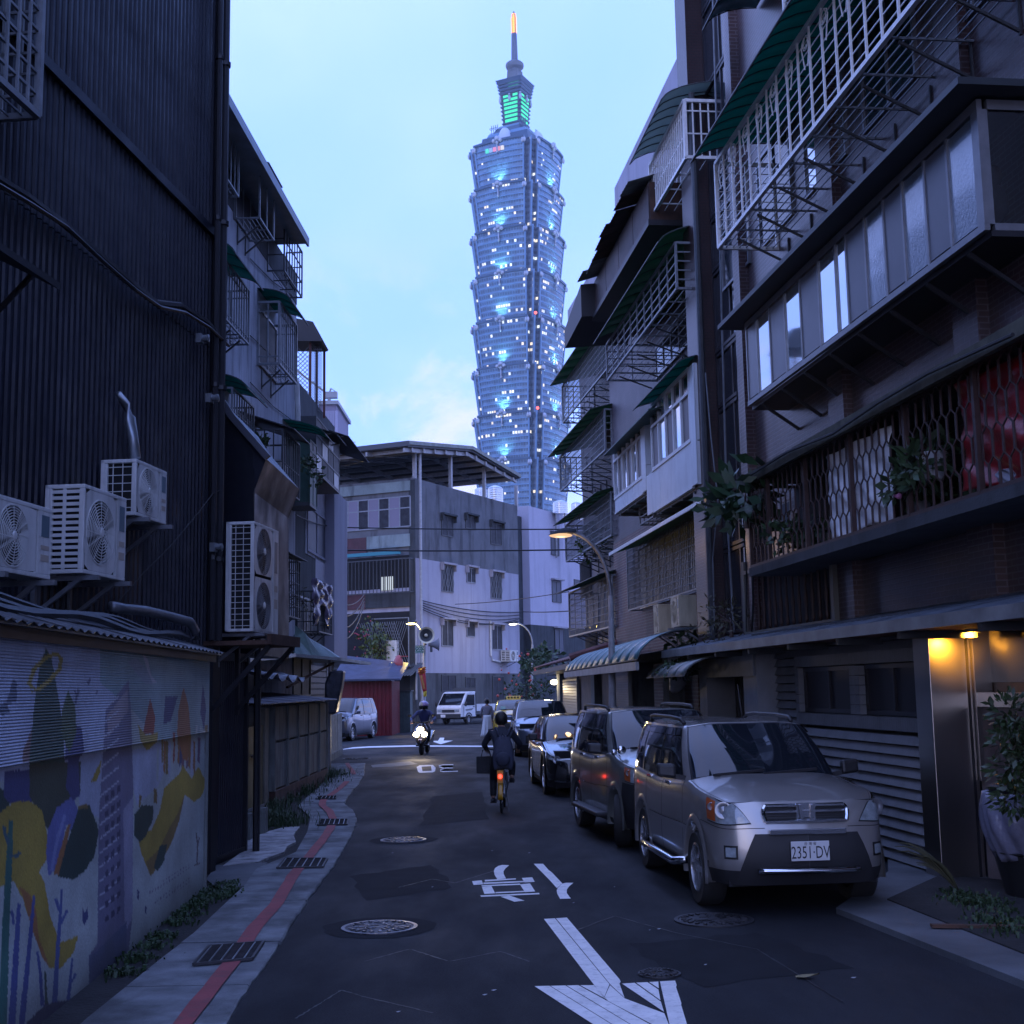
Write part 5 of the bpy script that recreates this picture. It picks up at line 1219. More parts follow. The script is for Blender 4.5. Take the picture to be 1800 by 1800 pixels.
MB().box(-.02,1.3,-9,-.6,0,WF.uv(920,905)[1]).build('side_wall',M_DKGREY,wh)
MB().box(-.3,4.5,-9,-3.0,zd+8.0,zt+.2).build('back_wall',M_WHITEWALL,wh)
for x0,y0,x1,y1,c in((968,935,983,978,2),(970,1020,987,1060,2),(1009,1018,1020,1030,1),(975,1105,992,1150,2)):
 a,b=WF.uv(x0,y0,.03),WF.uv(x1,y1,.03);u0,u1=sorted((a[0],b[0]));z0,z1=sorted((a[1],b[1]))
 MB().box(u0,u1,-.005,.008,z0,z1).build('window_recess',M_DARK,wh)
 wd=plain_window('window',wh,u0,.03,z0,u1-u0,z1-z0,M_DKBAR,mat('dull_pane',(.10,.105,.13),.5,spec=.2),c,.07)
 if c==2:MB().box(-.1,u1-u0+.1,0,.3,z1-z0+.05,z1-z0+.18).build('hood',M_SILL,wd)
for x0,y0,x1,y1 in((917,930,929,977),(918,1010,932,1065)):
 a,b=at_depth(x0,y0,97),at_depth(x1,y1,97)
 o=thing('stair_window',('upper' if y0<1000 else 'lower')+' pale narrow window in the gap beside the white house','window',Matrix.Translation((a.x,97,b.z)))
 w,h=b.x-a.x,a.z-b.z
 f=MB().box(0,.08,-.05,.05,0,h).box(w-.08,w,-.05,.05,0,h).box(.08,w-.08,-.05,.05,0,.08).box(.08,w-.08,-.05,.05,h-.08,h).box(.08,w-.08,-.045,.045,h*.62,h*.62+.07);f.build('window_frame',M_WHITEP,o)
 MB().box(.08,w*.5,-.02,0,.08,h-.08).build('pane',M_FROST,o);MB().box(w*.5,w-.08,-.02,.004,.08,h-.08).build('pane',mat('curtained_glass',(.18,.16,.22),.3),o)
def water_tank(px,py_top,py_bot,hw,Y,label):
 a,b=at_depth(px,py_top,Y),at_depth(px,py_bot,Y);r_=hw/F_PX*Y;h=a.z-b.z
 t=thing('water_tank',label,'water tank',Matrix.Translation((b.x,Y,b.z)),'stainless water tanks on the roofs')
 M_TANK=mat('tank_steel',(.60,.62,.65),.22,metal=.9,var=.1,vs=3)
 prof=[(r_,0)]
 for k in range(6):z=h*.78*(k+.5)/6;prof+=[(r_,z-.06),(r_*1.03,z),(r_,z+.06)]
 MB().lathe(prof+[(r_,h*.78)],24).build('body',M_TANK,t,smooth=True,sharp=50)
 MB().lathe([(r_,h*.78),(r_*.9,h*.86),(r_*.5,h*.95),(r_*.12,h),(.001,h)],24).build('lid',M_TANK,t,smooth=True)
 l=MB()
 for k in range(4):a_=math.pi/4+k*math.pi/2;l.bar((r_*.9*math.cos(a_),r_*.9*math.sin(a_),-3.4),(r_*.85*math.cos(a_),r_*.85*math.sin(a_),0),.09)
 l.build('stand',M_STEEL,t);return t
water_tank(985,879,904,13,100,'stainless water tank on the white house, beside the green-hooded cages')
water_tank(871,853,884,13.5,94,'stainless water tank under the steel roof canopy, larger of the pair')
water_tank(845,857,874,10.5,99,'farther stainless water tank under the steel roof canopy, partly hidden')
water_tank(1013,882,902,9,106,'small water tank half hidden behind the green-hooded cages')
t=thing('far_office_block','far pinkish office block behind the left row of houses','building',Matrix.Translation((0,400,0)))
a,b=at_depth(560,712,400),at_depth(591,709,400)
MB().box(a.x,b.x,0,30,0,a.z).build('wall',mat('far_pink',(.20,.17,.24),.7),t)
st=MB()
for k in range(7):x=a.x+(b.x-a.x)*(k+.3)/7;st.box(x,x+1.0,-.3,0,0,a.z-2)
o=st.build('pilasters',mat('far_pale',(.34,.32,.42),.7),t);o['kind']='stuff'
MB().box(a.x,b.x+.8,-1,31,a.z,a.z+1.2).build('roof',M_STEEL,t)
t=thing('tower_crane','tiny tower crane on the far office block','crane',Matrix.Translation((at_depth(577,708,400).x,402,a.z)))
k=MB();k.bar((0,0,0),(0,0,4),1.0);k.build('mast',M_STEEL,t);hh=at_depth(577,683,400).z-a.z
MB().box(-1.5,2.6,-1,1,2.6,4.6).build('cab',M_STEEL,t)
MB().bar((-.5,0,4),(-11.5,0,hh*.95+7.6),.6).build('jib',M_STEEL,t);MB().bar((0,0,4),(.6,0,hh+.5),.5).bar((.6,0,hh+.5),(2.4,0,4.5),.25).build('tower_head',M_STEEL,t)
a=at_depth(611,787,78);t=thing('roof_aerial','thin television aerial on the roof edge of the corner house','aerial',Matrix.Translation((a.x,78,a.z-.6)))
MB().bar((0,0,0),(0,0,1.1),.05).build('mast',M_DKBAR,t);MB().bar((-.5,0,.9),(.5,0,.95),.03).bar((-.3,0,.6),(.9,.3,.5),.03).build_each('arm',M_DKBAR,t)
TD=905.0
TZ=lambda px,py:at_depth(px,py,TD).z
TX=at_depth(903,24,TD).x
TROT=rad(-27.5)
tw=thing('skyscraper','very tall glass skyscraper of stacked flaring tiers with lit windows, green crown and orange-lit mast','skyscraper',Matrix.Translation((TX,TD,0))@Matrix.Rotation(TROT,4,'Z'))
def tower_glass(name,c0,c1,lit_amount,cell=(2.1,4.2)):
 """curtain wall: floors and mullions from the UV (metres), some windows lit"""
 m=bpy.data.materials.new(name);m.use_nodes=True;N,L=m.node_tree.nodes,m.node_tree.links;b=N['Principled BSDF']
 uv=N.new('ShaderNodeUVMap');uv.uv_map='UVMap'
 sp=N.new('ShaderNodeSeparateXYZ');L.new(uv.outputs[0],sp.inputs[0])
 def math_(op,a,b_=None):
  n=N.new('ShaderNodeMath');n.operation=op
  for i,v in enumerate((a,b_)):
   if v is None:continue
   if isinstance(v,(int,float)):n.inputs[i].default_value=v
   else:L.new(v,n.inputs[i])
  return n.outputs[0]
 cu,cv=math_('DIVIDE',sp.outputs[0],cell[0]),math_('DIVIDE',sp.outputs[1],cell[1])
 fu,fv=math_('FRACT',cu),math_('FRACT',cv);iu,iv=math_('FLOOR',cu),math_('FLOOR',cv)
 def white(a,b_):
  c=N.new('ShaderNodeCombineXYZ');L.new(a,c.inputs[0]);L.new(b_,c.inputs[1]);w=N.new('ShaderNodeTexWhiteNoise');w.noise_dimensions='2D';L.new(c.outputs[0],w.inputs['Vector']);return w
 w1=white(iu,iv)
 cc=N.new('ShaderNodeCombineXYZ');L.new(math_('MULTIPLY',iu,.16),cc.inputs[0]);L.new(math_('MULTIPLY',iv,1.7),cc.inputs[1])
 nz=N.new('ShaderNodeTexNoise');nz.inputs['Scale'].default_value=1.0;nz.inputs['Detail'].default_value=2;L.new(cc.outputs[0],nz.inputs['Vector'])
 lit=math_('MULTIPLY',math_('GREATER_THAN',nz.outputs['Fac'],.645-lit_amount),math_('GREATER_THAN',w1.outputs['Value'],.42))
 lit=math_('MAXIMUM',lit,math_('GREATER_THAN',w1.outputs['Value'],.994))
 win=math_('MULTIPLY',math_('MULTIPLY',math_('GREATER_THAN',fu,.16),math_('LESS_THAN',fu,.92)),math_('MULTIPLY',math_('GREATER_THAN',fv,.34),math_('LESS_THAN',fv,.80)))
 mx=N.new('ShaderNodeMix');mx.data_type='RGBA';L.new(win,mx.inputs[0]);mx.inputs[6].default_value=(*c1,1);mx.inputs[7].default_value=(*c0,1)
 wn_=N.new('ShaderNodeMix');wn_.data_type='RGBA';wn_.blend_type='MULTIPLY';wn_.inputs[0].default_value=1
 vr=N.new('ShaderNodeMapRange');L.new(w1.outputs['Value'],vr.inputs['Value']);vr.inputs['To Min'].default_value=.7;vr.inputs['To Max'].default_value=1.15
 L.new(mx.outputs[2],wn_.inputs[6]);L.new(vr.outputs['Result'],wn_.inputs[7]);L.new(wn_.outputs[2],b.inputs['Base Color'])
 b.inputs['Roughness'].default_value=.2;b.inputs['Specular IOR Level'].default_value=.6;b.inputs['Metallic'].default_value=.35
 warm=N.new('ShaderNodeMix');warm.data_type='RGBA';L.new(white(iv,iu).outputs['Value'],warm.inputs[0]);warm.inputs[6].default_value=(1,.80,.52,1);warm.inputs[7].default_value=(.85,.95,1.0,1)
 L.new(warm.outputs[2],b.inputs['Emission Color'])
 es=math_('MULTIPLY',math_('MULTIPLY',lit,win),math_('MULTIPLY_ADD',w1.outputs['Value'],1.1));L.new(es,b.inputs['Emission Strength'])
 return m
M_TW=tower_glass('tower_curtain_wall',(0.026,0.075,0.13),(0.11,0.21,0.32),0.075)
M_TN=tower_glass('tower_corner_glass',(0.03,0.05,0.09),(0.09,0.14,0.20),0.09,(2.6,4.2))
M_TTRIM=mat('tower_trim',(.11,.22,.36),.4,metal=.3)
M_TDARK=mat('tower_dark_trim',(.035,.08,.14),.4,metal=.3)
M_TCORN=mat('tower_grey_stone',(.10,.12,.14),.6,var=.2,vs=.2)
M_TGREEN=emit_mat('green_crown_light',(.04,.85,.42),1.3)
M_TGREEN2=emit_mat('green_dim_light',(.02,.55,.34),.6)
M_ORANGE=emit_mat('orange_mast_light',(1.0,.36,.04),2.6)
M_SIGN=emit_mat('tower_floodlight',(.55,.9,1.0),6.0)
M_REDL=emit_mat('red_aviation_light',(1.0,.12,.10),3.0)
def outline(hw,c,bow,nseg=7):
 """square plan with notched corners and faces that bow outwards: list of (points, is_notch)"""
 segs=[]
 for q in range(4):
  rot=Matrix.Rotation(q*math.pi/2,2)
  a,b_=Vector((-hw+c,-hw)),Vector((hw-c,-hw));f=[]
  for i in range(nseg+1):
   t=i/nseg;p=a.lerp(b_,t);p.y-=bow*(1-(2*t-1)**2);f.append(rot@p)
  segs.append((f,False))
  n=[rot@Vector(p)for p in((hw-c,-hw),(hw-c,-hw+c*.42),(hw-c*.42,-hw+c*.42),(hw-c*.42,-hw+c),(hw,-hw+c))]
  segs.append((n,True))
 return segs
def tier(name,z0,z1,hw0,hw1,c0,c1,bow,rise=0.0,parent=None):
 """one flaring tier; walls with UV in metres, top edge arched by rise at mid-face"""
 verts,faces,mi,uvs=[],[],[],[]
 lo,hi=outline(hw0,c0,bow),outline(hw1,c1,bow);run=0.0
 for(pl,notch),(ph,_)in zip(lo,hi):
  for i in range(len(pl)-1):
   d=(ph[i+1]-ph[i]).length;k=len(verts)
   verts+=[(*pl[i],z0),(*pl[i+1],z0),(*ph[i+1],z1),(*ph[i],z1)]
   faces.append((k,k+1,k+2,k+3));mi.append(1 if notch else 0)
   uvs+=[(run,z0),(run+d,z0),(run+d,z1),(run,z1)];run+=d
 me=bpy.data.meshes.new(name);me.from_pydata(verts,[],faces);me.materials.append(M_TW);me.materials.append(M_TN)
 me.polygons.foreach_set('material_index',mi);ul=me.uv_layers.new(name='UVMap');ul.data.foreach_set('uv',[c for p in uvs for c in p])
 o=bpy.data.objects.new(name,me);col.objects.link(o);o.parent=parent or tw
 bm=bmesh.new();bm.from_mesh(me);bmesh.ops.recalc_face_normals(bm,faces=bm.faces);bm.to_mesh(me);bm.free()
 return o
def ring(name,z0,z1,hw,c,bow,out,m,parent,faces_only=True):
 b=MB()
 for pts,notch in outline(hw,c,bow):
  if notch and faces_only:continue
  n=len(pts);vs=[]
  for p in pts:
   d=p.normalized()*out;q=p+d
   vs+=[(*p,z0),(*q,z0),(*q,z1),(*p,z1)]
  b.add(vs,[(4*i+j,4*(i+1)+j,4*(i+1)+(j+1)%4,4*i+(j+1)%4)for i in range(n-1)for j in range(4)]+[(0,1,2,3),(4*n-1,4*n-2,4*n-3,4*n-4)])
 return b.build(name,m,parent)
ZT=[TZ(908,y)for y in(274,349.5,425,501,579.5,659.5,741,821,905)]
HT,HBm,CH=27.9,24.4,7.8
FLOOD=[]
for k in range(8):
 z1,z0=ZT[k],ZT[k+1];o=tier('tier',z0-.5,z1,HBm,HT,CH*.86,CH,1.9)
 for j in range(1,8):
  f=j/8;hw=HBm+(HT-HBm)*f;c=CH*(.86+.14*f);ring('floor_band',z0+(z1-z0)*f-.35,z0+(z1-z0)*f+.35,hw,c,1.9,.42,M_TTRIM,o)
 ring('cornice',z1-.3,z1+1.3,HT,CH,1.9,1.1,M_TDARK,o)
 cap=MB();pts=[p for s_,_ in outline(HT,CH,1.9)for p in s_[:-1]];cap.add([(*p,z1-.1)for p in pts],[tuple(range(len(pts)))]);cap.build('terrace',M_TTRIM,o)
 fin=MB()
 for q in range(4):
  rot=Matrix.Rotation(q*math.pi/2,2)
  for(x0,y0),(x1,y1)in(((HBm-CH*.86,-HBm),(HT-CH,-HT)),((HBm,-HBm+CH*.86),(HT,-HT+CH)),((HBm-CH*.36,-HBm+CH*.36),(HT-CH*.42,-HT+CH*.42))):
   a,b_=rot@Vector((x0,y0)),rot@Vector((x1,y1));fin.bar((*a,z0),(*b_,z1+1.0),1.0)
 fin.build_each('corner_fin',M_TTRIM,o)
 orn=MB()
 for q in range(4):
  rot=Matrix.Rotation(q*math.pi/2,3,'Z')
  for x,y,s_ in((0,-HT-2.6,1.0),(HT-3.0,-HT+3.0,.0)):
   if s_:
    for dx,dz,r_ in((0,1.8,2.0),(-2.6,.2,1.6),(2.6,.2,1.6),(0,-1.2,1.3)):
     p=rot@Vector((x+dx,y,z1+dz));orn.ball(p,r_,r_,r_,8,5)
    p,p2=rot@Vector((x,y,z1-2)),rot@Vector((x,y+.4,z1-8));orn.bar(p,p2,.8);orn.ball(p2,1.0,n=6,m=4)
  for sg in(-1,1):
   p=rot@Vector((sg*(HT-CH+1.0),-HT-.6,z1-2.5));orn.ball(p,1.1,1.1,2.0,6,4)
   p=rot@Vector((sg*(HT+.6),-HT+CH+.5,z1-2.5));orn.ball(p,1.2,1.2,2.2,6,4)
 oo=orn.build('ornament',mat('pale_metal_ornament',(.38,.42,.48),.4,metal=.4),o,smooth=True);oo['kind']='stuff'
 if k:FLOOD.append(z1)
base=tier('base_shaft',0,ZT[8]-.4,HT+1,HBm,CH,CH*.86,1.9)
lamp=MB()
for z in FLOOD:
 for q in range(4):
  rot=Matrix.Rotation(q*math.pi/2,3,'Z');p=rot@Vector((0,-HT+.8,z+.6));lamp.box(p.x-1.2,p.x+1.2,p.y-.6,p.y+.6,z,z+.8)
lamp.build('floodlight',M_SIGN,tw)
for i,z in enumerate(FLOOD):
 for q in(0,1):
  ld=bpy.data.lights.new('tower_floodlight','SPOT');ld.energy=160000;ld.color=(.50,.90,1.0);ld.spot_size=rad(110);ld.spot_blend=.9;ld.shadow_soft_size=1.0
  lo=bpy.data.objects.new('tower_floodlight',ld);col.objects.link(lo)
  p=tw.matrix_world@(Matrix.Rotation(q*math.pi/2,4,'Z')@Vector((0,-HT-3.2,z+3.0)));lo.location=p
  tgt=tw.matrix_world@(Matrix.Rotation(q*math.pi/2,4,'Z')@Vector((0,-HBm,z+14.0)));lo.rotation_euler=(tgt-p).to_track_quat('-Z','Y').to_euler()
for i in(4,6):
 p=Vector((HT-2,-HT+2,ZT[i]+2));MB().ball(p,1.1).ball(Vector((-HT+1,-HT+CH,ZT[i]+1)),.9).build('aviation_light',M_REDL,tw)
def block(name,z0,z1,h0,h1,m,parent=None):
 return MB().hexa([(-h0,-h0,z0),(h0,-h0,z0),(h0,h0,z0),(-h0,h0,z0),(-h1,-h1,z1),(h1,-h1,z1),(h1,h1,z1),(-h1,h1,z1)]).build(name,m,parent or tw)
zc=lambda y:TZ(905,y)
M_TCR=mat('tower_crown_glass',(.05,.07,.10),.3,metal=.2)
block('roof_tier',ZT[0]+1,zc(252),19.5,18.5,M_TDARK);block('roof_tier',zc(252),zc(243),16.5,15,M_TTRIM);block('roof_tier',zc(243),zc(232),13,11,M_TDARK);block('roof_tier',zc(232),zc(226.5),10.5,9,M_TTRIM)
dome=MB()
for q in range(4):
 rot=Matrix.Rotation(q*math.pi/2,3,'Z');p=rot@Vector((17.5,0,zc(264)))
 dome.ball(p,5.5,5.5,zc(238)-zc(262),14,8)
dome.build('corner_dome',mat('pale_dome',(.45,.52,.60),.3),tw,smooth=True)
msk=MB()
for sg in(-1,1):
 for rot in(Matrix.Identity(3),Matrix.Rotation(math.pi/2,3,'Z')):
  for i in range(4):
   for j in range(4):
    a=rot@Vector((sg*(9+1.7*i),-12,zc(243)+2.0*j));msk.bar(a,rot@Vector((sg*(9+1.7*i),-12,zc(243)+2.0*j+2.0)),.35);msk.bar(a,rot@Vector((sg*(9+1.7*i+1.7),-12,zc(243)+2.0*j+(0 if j%2 else 1.8))),.3)
msk.build('aerial_frames',M_TDARK,tw)['kind']='stuff'
zg0,zg1=zc(237),zc(149)
hg=lambda z:6.7+(9.0-6.7)*((z-zg0)/(zg1-zg0))**1.3
block('crown_shaft',zg0,zg1,hg(zg0),hg(zg1)-.6,M_TCR)
gz=[zc(y)for y in(221.5,213.5,206.5,199.5,192.5,186,179,172.5)]
for k in range(7):
 z0,z1=gz[k],gz[k+1]if k+1<8 else gz[k]+3;h=z1-z0;hw=hg(z0)
 for q in range(4):
  rot=Matrix.Rotation(q*math.pi/2,4,'Z');n=6
  for i in range(n):
   if k==6 and i in(2,3):continue
   x0=-hw*.74+hw*1.48*i/n;MB().box(x0+.1,x0+hw*1.48/n-.1,-hw-.5,-hw+.3,z0+h*.22,z1-h*.16).build('lit_crown_window',M_TGREEN,tw,rot)if q in(0,1)else None
 block('crown_band',z0-h*.12,z0+h*.14,hw+.75,hw+.8,M_TDARK)
for k,y in enumerate((170,164,158.5,153,149)):
 z=zc(y);block('crown_eave',z-.5,z+.9,hg(z)+.5+.15*k,hg(z)+1.2+.2*k,M_TDARK)
for y0,y1 in((162.5,159),(157,153.5)):
 for q in(0,1):
  z0,z1=zc(y0),zc(y1);hw=hg(z0);MB().box(-hw*.15,hw*.85,-hw-.25,-hw,z0,z1).build('lit_crown_band',M_TGREEN2,tw,Matrix.Rotation(q*math.pi/2,4,'Z'))
block('crown_cap',zg1,zc(145),8.6,5.6,M_TDARK)
og=MB()
for q in range(4):
 rot=Matrix.Rotation(q*math.pi/2,3,'Z')
 for x,y in((0,-9.6),(8.4,-8.4)):p=rot@Vector((x,y,zc(181)));og.ball(p,1.3,1.3,2.4,6,4);og.ball(p+Vector((0,0,3)),.9,n=6,m=4)
og.build('crown_ornament',mat('pale_metal_ornament',(.38,.42,.48),.4),tw,smooth=True)['kind']='stuff'
block('pinnacle',zc(145),zc(125),4.6,4.2,M_TCORN)
MB().lathe([(4.8,zc(127)),(4.2,zc(123)),(6.4,zc(120)),(6.9,zc(116.5)),(6.6,zc(113)),(5.4,zc(110.5)),(2.4,zc(109))],20).build('pinnacle_disc',M_TCORN,tw,smooth=True,sharp=40)
MB().lathe([(2.55,zc(109)),(2.0,zc(59))],10).build('mast',mat('mast_grey',(.08,.10,.15),.5),tw,smooth=True,sharp=60)
MB().lathe([(1.55,zc(59)),(1.55,zc(27)),(.9,zc(23)),(.3,zc(20))],8).build('mast_core',M_TDARK,tw)
n=11
for k in range(n):
 z0=zc(58.5)+(zc(24)-zc(58.5))*k/n;hh=(zc(24)-zc(58.5))/n*.72;r_=2.0 if k<n-2 else 1.6
 for q in range(4):
  rot=Matrix.Rotation(q*math.pi/2+.3,4,'Z');MB().box(-r_*.42,r_*.42,-r_,-r_+.5,z0,z0+hh).build('mast_light',M_ORANGE,tw,rot)
for i,cc in enumerate(((.1,.9,.75),(.3,.5,1.0),(.9,.3,.6),(.9,.35,.5),(.9,.85,.9))):
 hw=HT-.35;MB().box(-10+3.1*i,-10+3.1*i+2.5,-hw-2.3,-hw-1.2,ZT[0]-7.0,ZT[0]-4.0).build('coloured_screen',emit_mat('screen_%d'%i,cc,.9),tw,Matrix.Rotation(-math.pi*0,4,'Z'))
_g=G(1638,1543)
RG=Fr(_g[0],_g[1],-0.1156,1.0)
RU=Fr(3.68,24.0,-0.1156,1.0)
RB=Fr(3.30,21.0,-0.05,1.0)
R2=Fr(4.08,27.0,-0.11,1.0)
R3=Fr(2.20,50.0,-0.133,1.0)
M_BRICK=brick_mat('dark_red_brick',(0.062,0.030,0.029),(0.045,0.024,0.024),(0.115,0.095,0.10),rough=.32,spec=.6)
M_BRICK2=brick_mat('red_brick',(0.16,0.062,0.045),(0.12,0.048,0.038),(0.24,0.20,0.17),bw=.22,bh=.075,ms=.009,rough=.6)
M_BRICK3=brick_mat('mauve_tile',(0.082,0.060,0.070),(0.070,0.052,0.061),(0.05,0.042,0.047),bw=.12,bh=.07,rough=.5)
M_BROWNTILE=brick_mat('brown_tile',(0.05,0.024,0.024),(0.042,0.021,0.022),(0.025,.018,.018),bw=.1,bh=.06,rough=.35)
M_SKYGLASS=mat('silvered_window_glass',(0.55,0.62,0.68),0.04,metal=.75,spec=1.0)
M_BAYGREY=mat('grey_bay_panel',(.11,.12,.145),.35,var=.12,vs=2,spec=.5)
HR=16.5
r1=thing('brick_apartment_house','dark red brick apartment house with window cages rising above the parked silver car','apartment house',RU.M)
ust=RU.uv(1312,650,0)[0]
MB().box(-26,ust,-9,0,2.4,HR).build('brick_wall',M_BRICK,r1)
MB().box(-.75,0,-9,.25,0,HR).build('corner_pier',M_BROWNTILE,r1)
MB().box(ust-.35,ust,.0,.16,2.6,HR).build('brick_pier',M_BRICK,r1)
for px in(1473,1700):
 u=RU.uv(px,720 if px==1473 else 560,.1)[0];MB().box(u-.28,u+.28,.0,.13,2.6,HR).build('brick_pier',M_BRICK,r1)
MB().box(ust,-.75,-9,-.25,0,HR).build('stair_wall',M_DARK,r1)
w=-.75-ust;z=.3;k=0
while z<HR-1:
 h=1.05 if k%2 else 1.55
 wd=plain_window('stair_window',r1,ust+.02,-.1,z,w-.04,h-.03,mat('dark_bronze_frame',(.03,.03,.038),.4,metal=.4),M_GLASS,2,.06)
 z+=h;k+=1
MB().box(-26,.02,-9,.3,HR,HR+.2).build('roof_slab',M_DKGREY,r1)
vz=RU.uv(1258,443,.95)[1]
for k in range(9):plain_window('window',r1,-21+2.2*k,.02,vz+.25,1.6,1.5,M_ALU,M_GLASS if k%3 else M_SKYGLASS,2,.05)
cage('window_cage','long white barred window cage with scrolled top and green awning, highest on the brick house','window cage',RU,(1258,288,443),(1748,-330,-131),.95,'long cages on the brick house',M_WHITEBAR,vstep=.42,hz=[k/9 for k in range(1,9)],r=.013,rh=.006,frame=.055,awning=M_GREENFILM,awn=(.42,.42),n_awn=24,floor=.11,v=(vz,RU.uv(1258,288,.95)[1]),single_bars=True,scroll=True,floor_m=M_GREYBAR)
v2=RU.uv(1372,22,.95)[1]
cage('window_cage','white barred cage at the top edge of the frame with teal awning end','window cage',RU,(1372,-110,22),(1560,-400,-220),.8,'long cages on the brick house',M_WHITEBAR,vstep=.4,hz=[.2,.4,.6,.8],r=.012,rh=.006,awning=M_GREENFILM,awn=(.4,.5),n_awn=8,v=(v2,v2+1.5),floor_m=M_GREYBAR)
u=RU.uv(1243,45,.9)[0];a=thing('teal_awning','small teal plastic awning over the stair windows at the top edge of the frame','awning',RU.off(u-1.6,.05,RU.uv(1243,48,.9)[1]))
curved_awning(a,1.7,.8,0,.5,mat('teal_plastic',(.05,.20,.24),.35,var=.3,vs=3,trans=.2),3)
a,b=RU.uv(1317,178,.5),RU.uv(1416,28,.5)
t=thing('balcony_rail','thin white railing behind the green awning','railing',RU.M);k=MB().bar((a[0],.5,a[1]),(b[0],.5,b[1]),.04)
for i in range(22):x=a[0]+(b[0]-a[0])*i/22;zz=a[1]+(b[1]-a[1])*i/22;k.bar((x,.5,zz),(x,.5,zz-.22),.02)
k.build('rail',M_WHITEBAR,t)
BD=.62
a0,a1=RU.uv(1310,560,BD),RU.uv(1315,708,BD);b0,b1=RU.uv(1715,178,BD),RU.uv(1733,414,BD)
u1,u0=a1[0],b1[0];z0=(a1[1]+b1[1])/2;z1=z0+1.30
bw,bh=u1-u0,z1-z0
by=thing('long_bay_window','long box bay window of alternating grey and glass panels across the brick house','bay window',RU.off(u0,0,z0))
splits=[1715,1670,1630,1590,1557,1523,1490,1471,1440,1408,1380,1354,1331,1313]
kinds=[M_FROST,M_BAYGREY,M_FROST,M_BAYGREY,M_FROST,M_BAYGREY,M_SKYGLASS,M_SKYGLASS,M_BAYGREY,M_SKYGLASS,M_BAYGREY,M_SKYGLASS,M_BAYGREY]
us=[max(0,min(bw,RU.uv(px,414+(708-414)*(1733-px)/(1733-1315)-60,BD)[0]-u0))for px in splits];us[0],us[-1]=.12,bw-.03
fr=MB()
for(a,b),m_ in zip(zip(us,us[1:]),kinds):
 rec=.012 if m_ is M_BAYGREY else .02
 MB().box(a+.035,b-.02,BD-rec-.015,BD-rec,.10,bh-.12).build('pane',m_,by)
for a in us:MB().box(a-.025,a+.02,BD-.06,BD,.06,bh-.08).build('mullion',M_ALU,by)
fr.box(0,bw,BD-.05,BD+.006,0,.07).box(0,bw,BD-.05,BD+.004,bh-.10,bh)
fr.box(0,.10,BD-.1,BD+.002,.06,bh-.1).build('window_frame',M_ALU,by)
MB().box(-.25,bw+.45,-.05,BD+.30,bh+.02,bh+.09).build('roof_sheet',mat('bay_roof',(.028,.036,.042),.5,var=.2),by)
MB().box(0,bw,0,BD-.06,-.06,-.002).build('floor_panel',M_BLACK,by)
MB().box(.0,.07,.0,.08,.02,bh).box(0,.06,.08,BD-.1,0,.07).box(0,.06,.08,BD-.1,bh-.1,bh).build('end_frame',M_ALU,by)
MB().box(.02,.035,.08,BD-.1,.07,bh-.1).build('end_pane',mat('clear_glass',(.8,.85,.9),.02,trans=1.0),by)
MB().ball((.42,.3,.42),.16,.14,.2,10,6).ball((.42,.3,.70),.11,.1,.12,10,6).build('toy_bear',mat('plush_toy',(.42,.33,.24),.9),by,smooth=True)
for i in range(8):MB().bar((bw*(i+.5)/8,0,-.45),(bw*(i+.5)/8,BD*.9,-.07),.04).build_each('bracket',M_BLACK,by)
D3=.75
cz0=RU.uv(1325,996,D3)[1];cz1=cz0+1.22
cu1=RU.uv(1322,990,D3)[0];cu0=RU.uv(1840,850,D3)[0]-2
bl=thing('iron_balcony','balcony behind a brown iron grille of wavy hexagon bars on the brick house','balcony',RU.off(cu0,0,cz0));cw,ch=cu1-cu0,cz1-cz0
MB().box(0,cw,0,D3+.05,-.14,-.02).build('floor_slab',M_DKGREY,bl)
MB().box(0,cw,0.01,.03,0,ch).build('dark_opening',M_DARK,bl)
MB().box(0,cw,0,D3+.15,ch+.02,ch+.10).box(0,cw,D3+.10,D3+.16,ch-.05,ch+.1).build('roof_edge',mat('mossy_edge',(.07,.07,.05),.9,var=.5,vs=5),bl)
def wavy(sign,h):
 per,a=.50,.040;pts=[(sign*a,0,0)];zz=0;s_=sign
 while zz<h:
  pts+=[(s_*a,0,min(h,zz+.24)),(-s_*a,0,min(h,zz+.30))];zz+=.30;s_=-s_
 return MB().tube(pts,.0105,4,cap=False).mesh('grille_bar',M_BROWNBAR)
WA,WB=wavy(1,ch),wavy(-1,ch);s_=.098;n=int(cw/s_)
for k in range(n):
 if(k+1)%16==0:continue
 piece('grille_bar',WA if k%2 else WB,bl,Matrix.Translation((k*s_+.07,D3,0)))
for k in range(0,n,16):MB().bar((k*s_+.0,D3,0),(k*s_+.0,D3,ch),.055).build('grille_post',M_BROWNBAR,bl)
MB().bar((0,D3,0),(cw,D3,0),.05).bar((0,D3,ch),(cw,D3,ch),.05).bar((cw,0,ch*.98),(cw,D3,ch*.98),.04).bar((cw,D3,0),(cw,D3,ch),.05).build('grille_rail',M_BROWNBAR,bl)
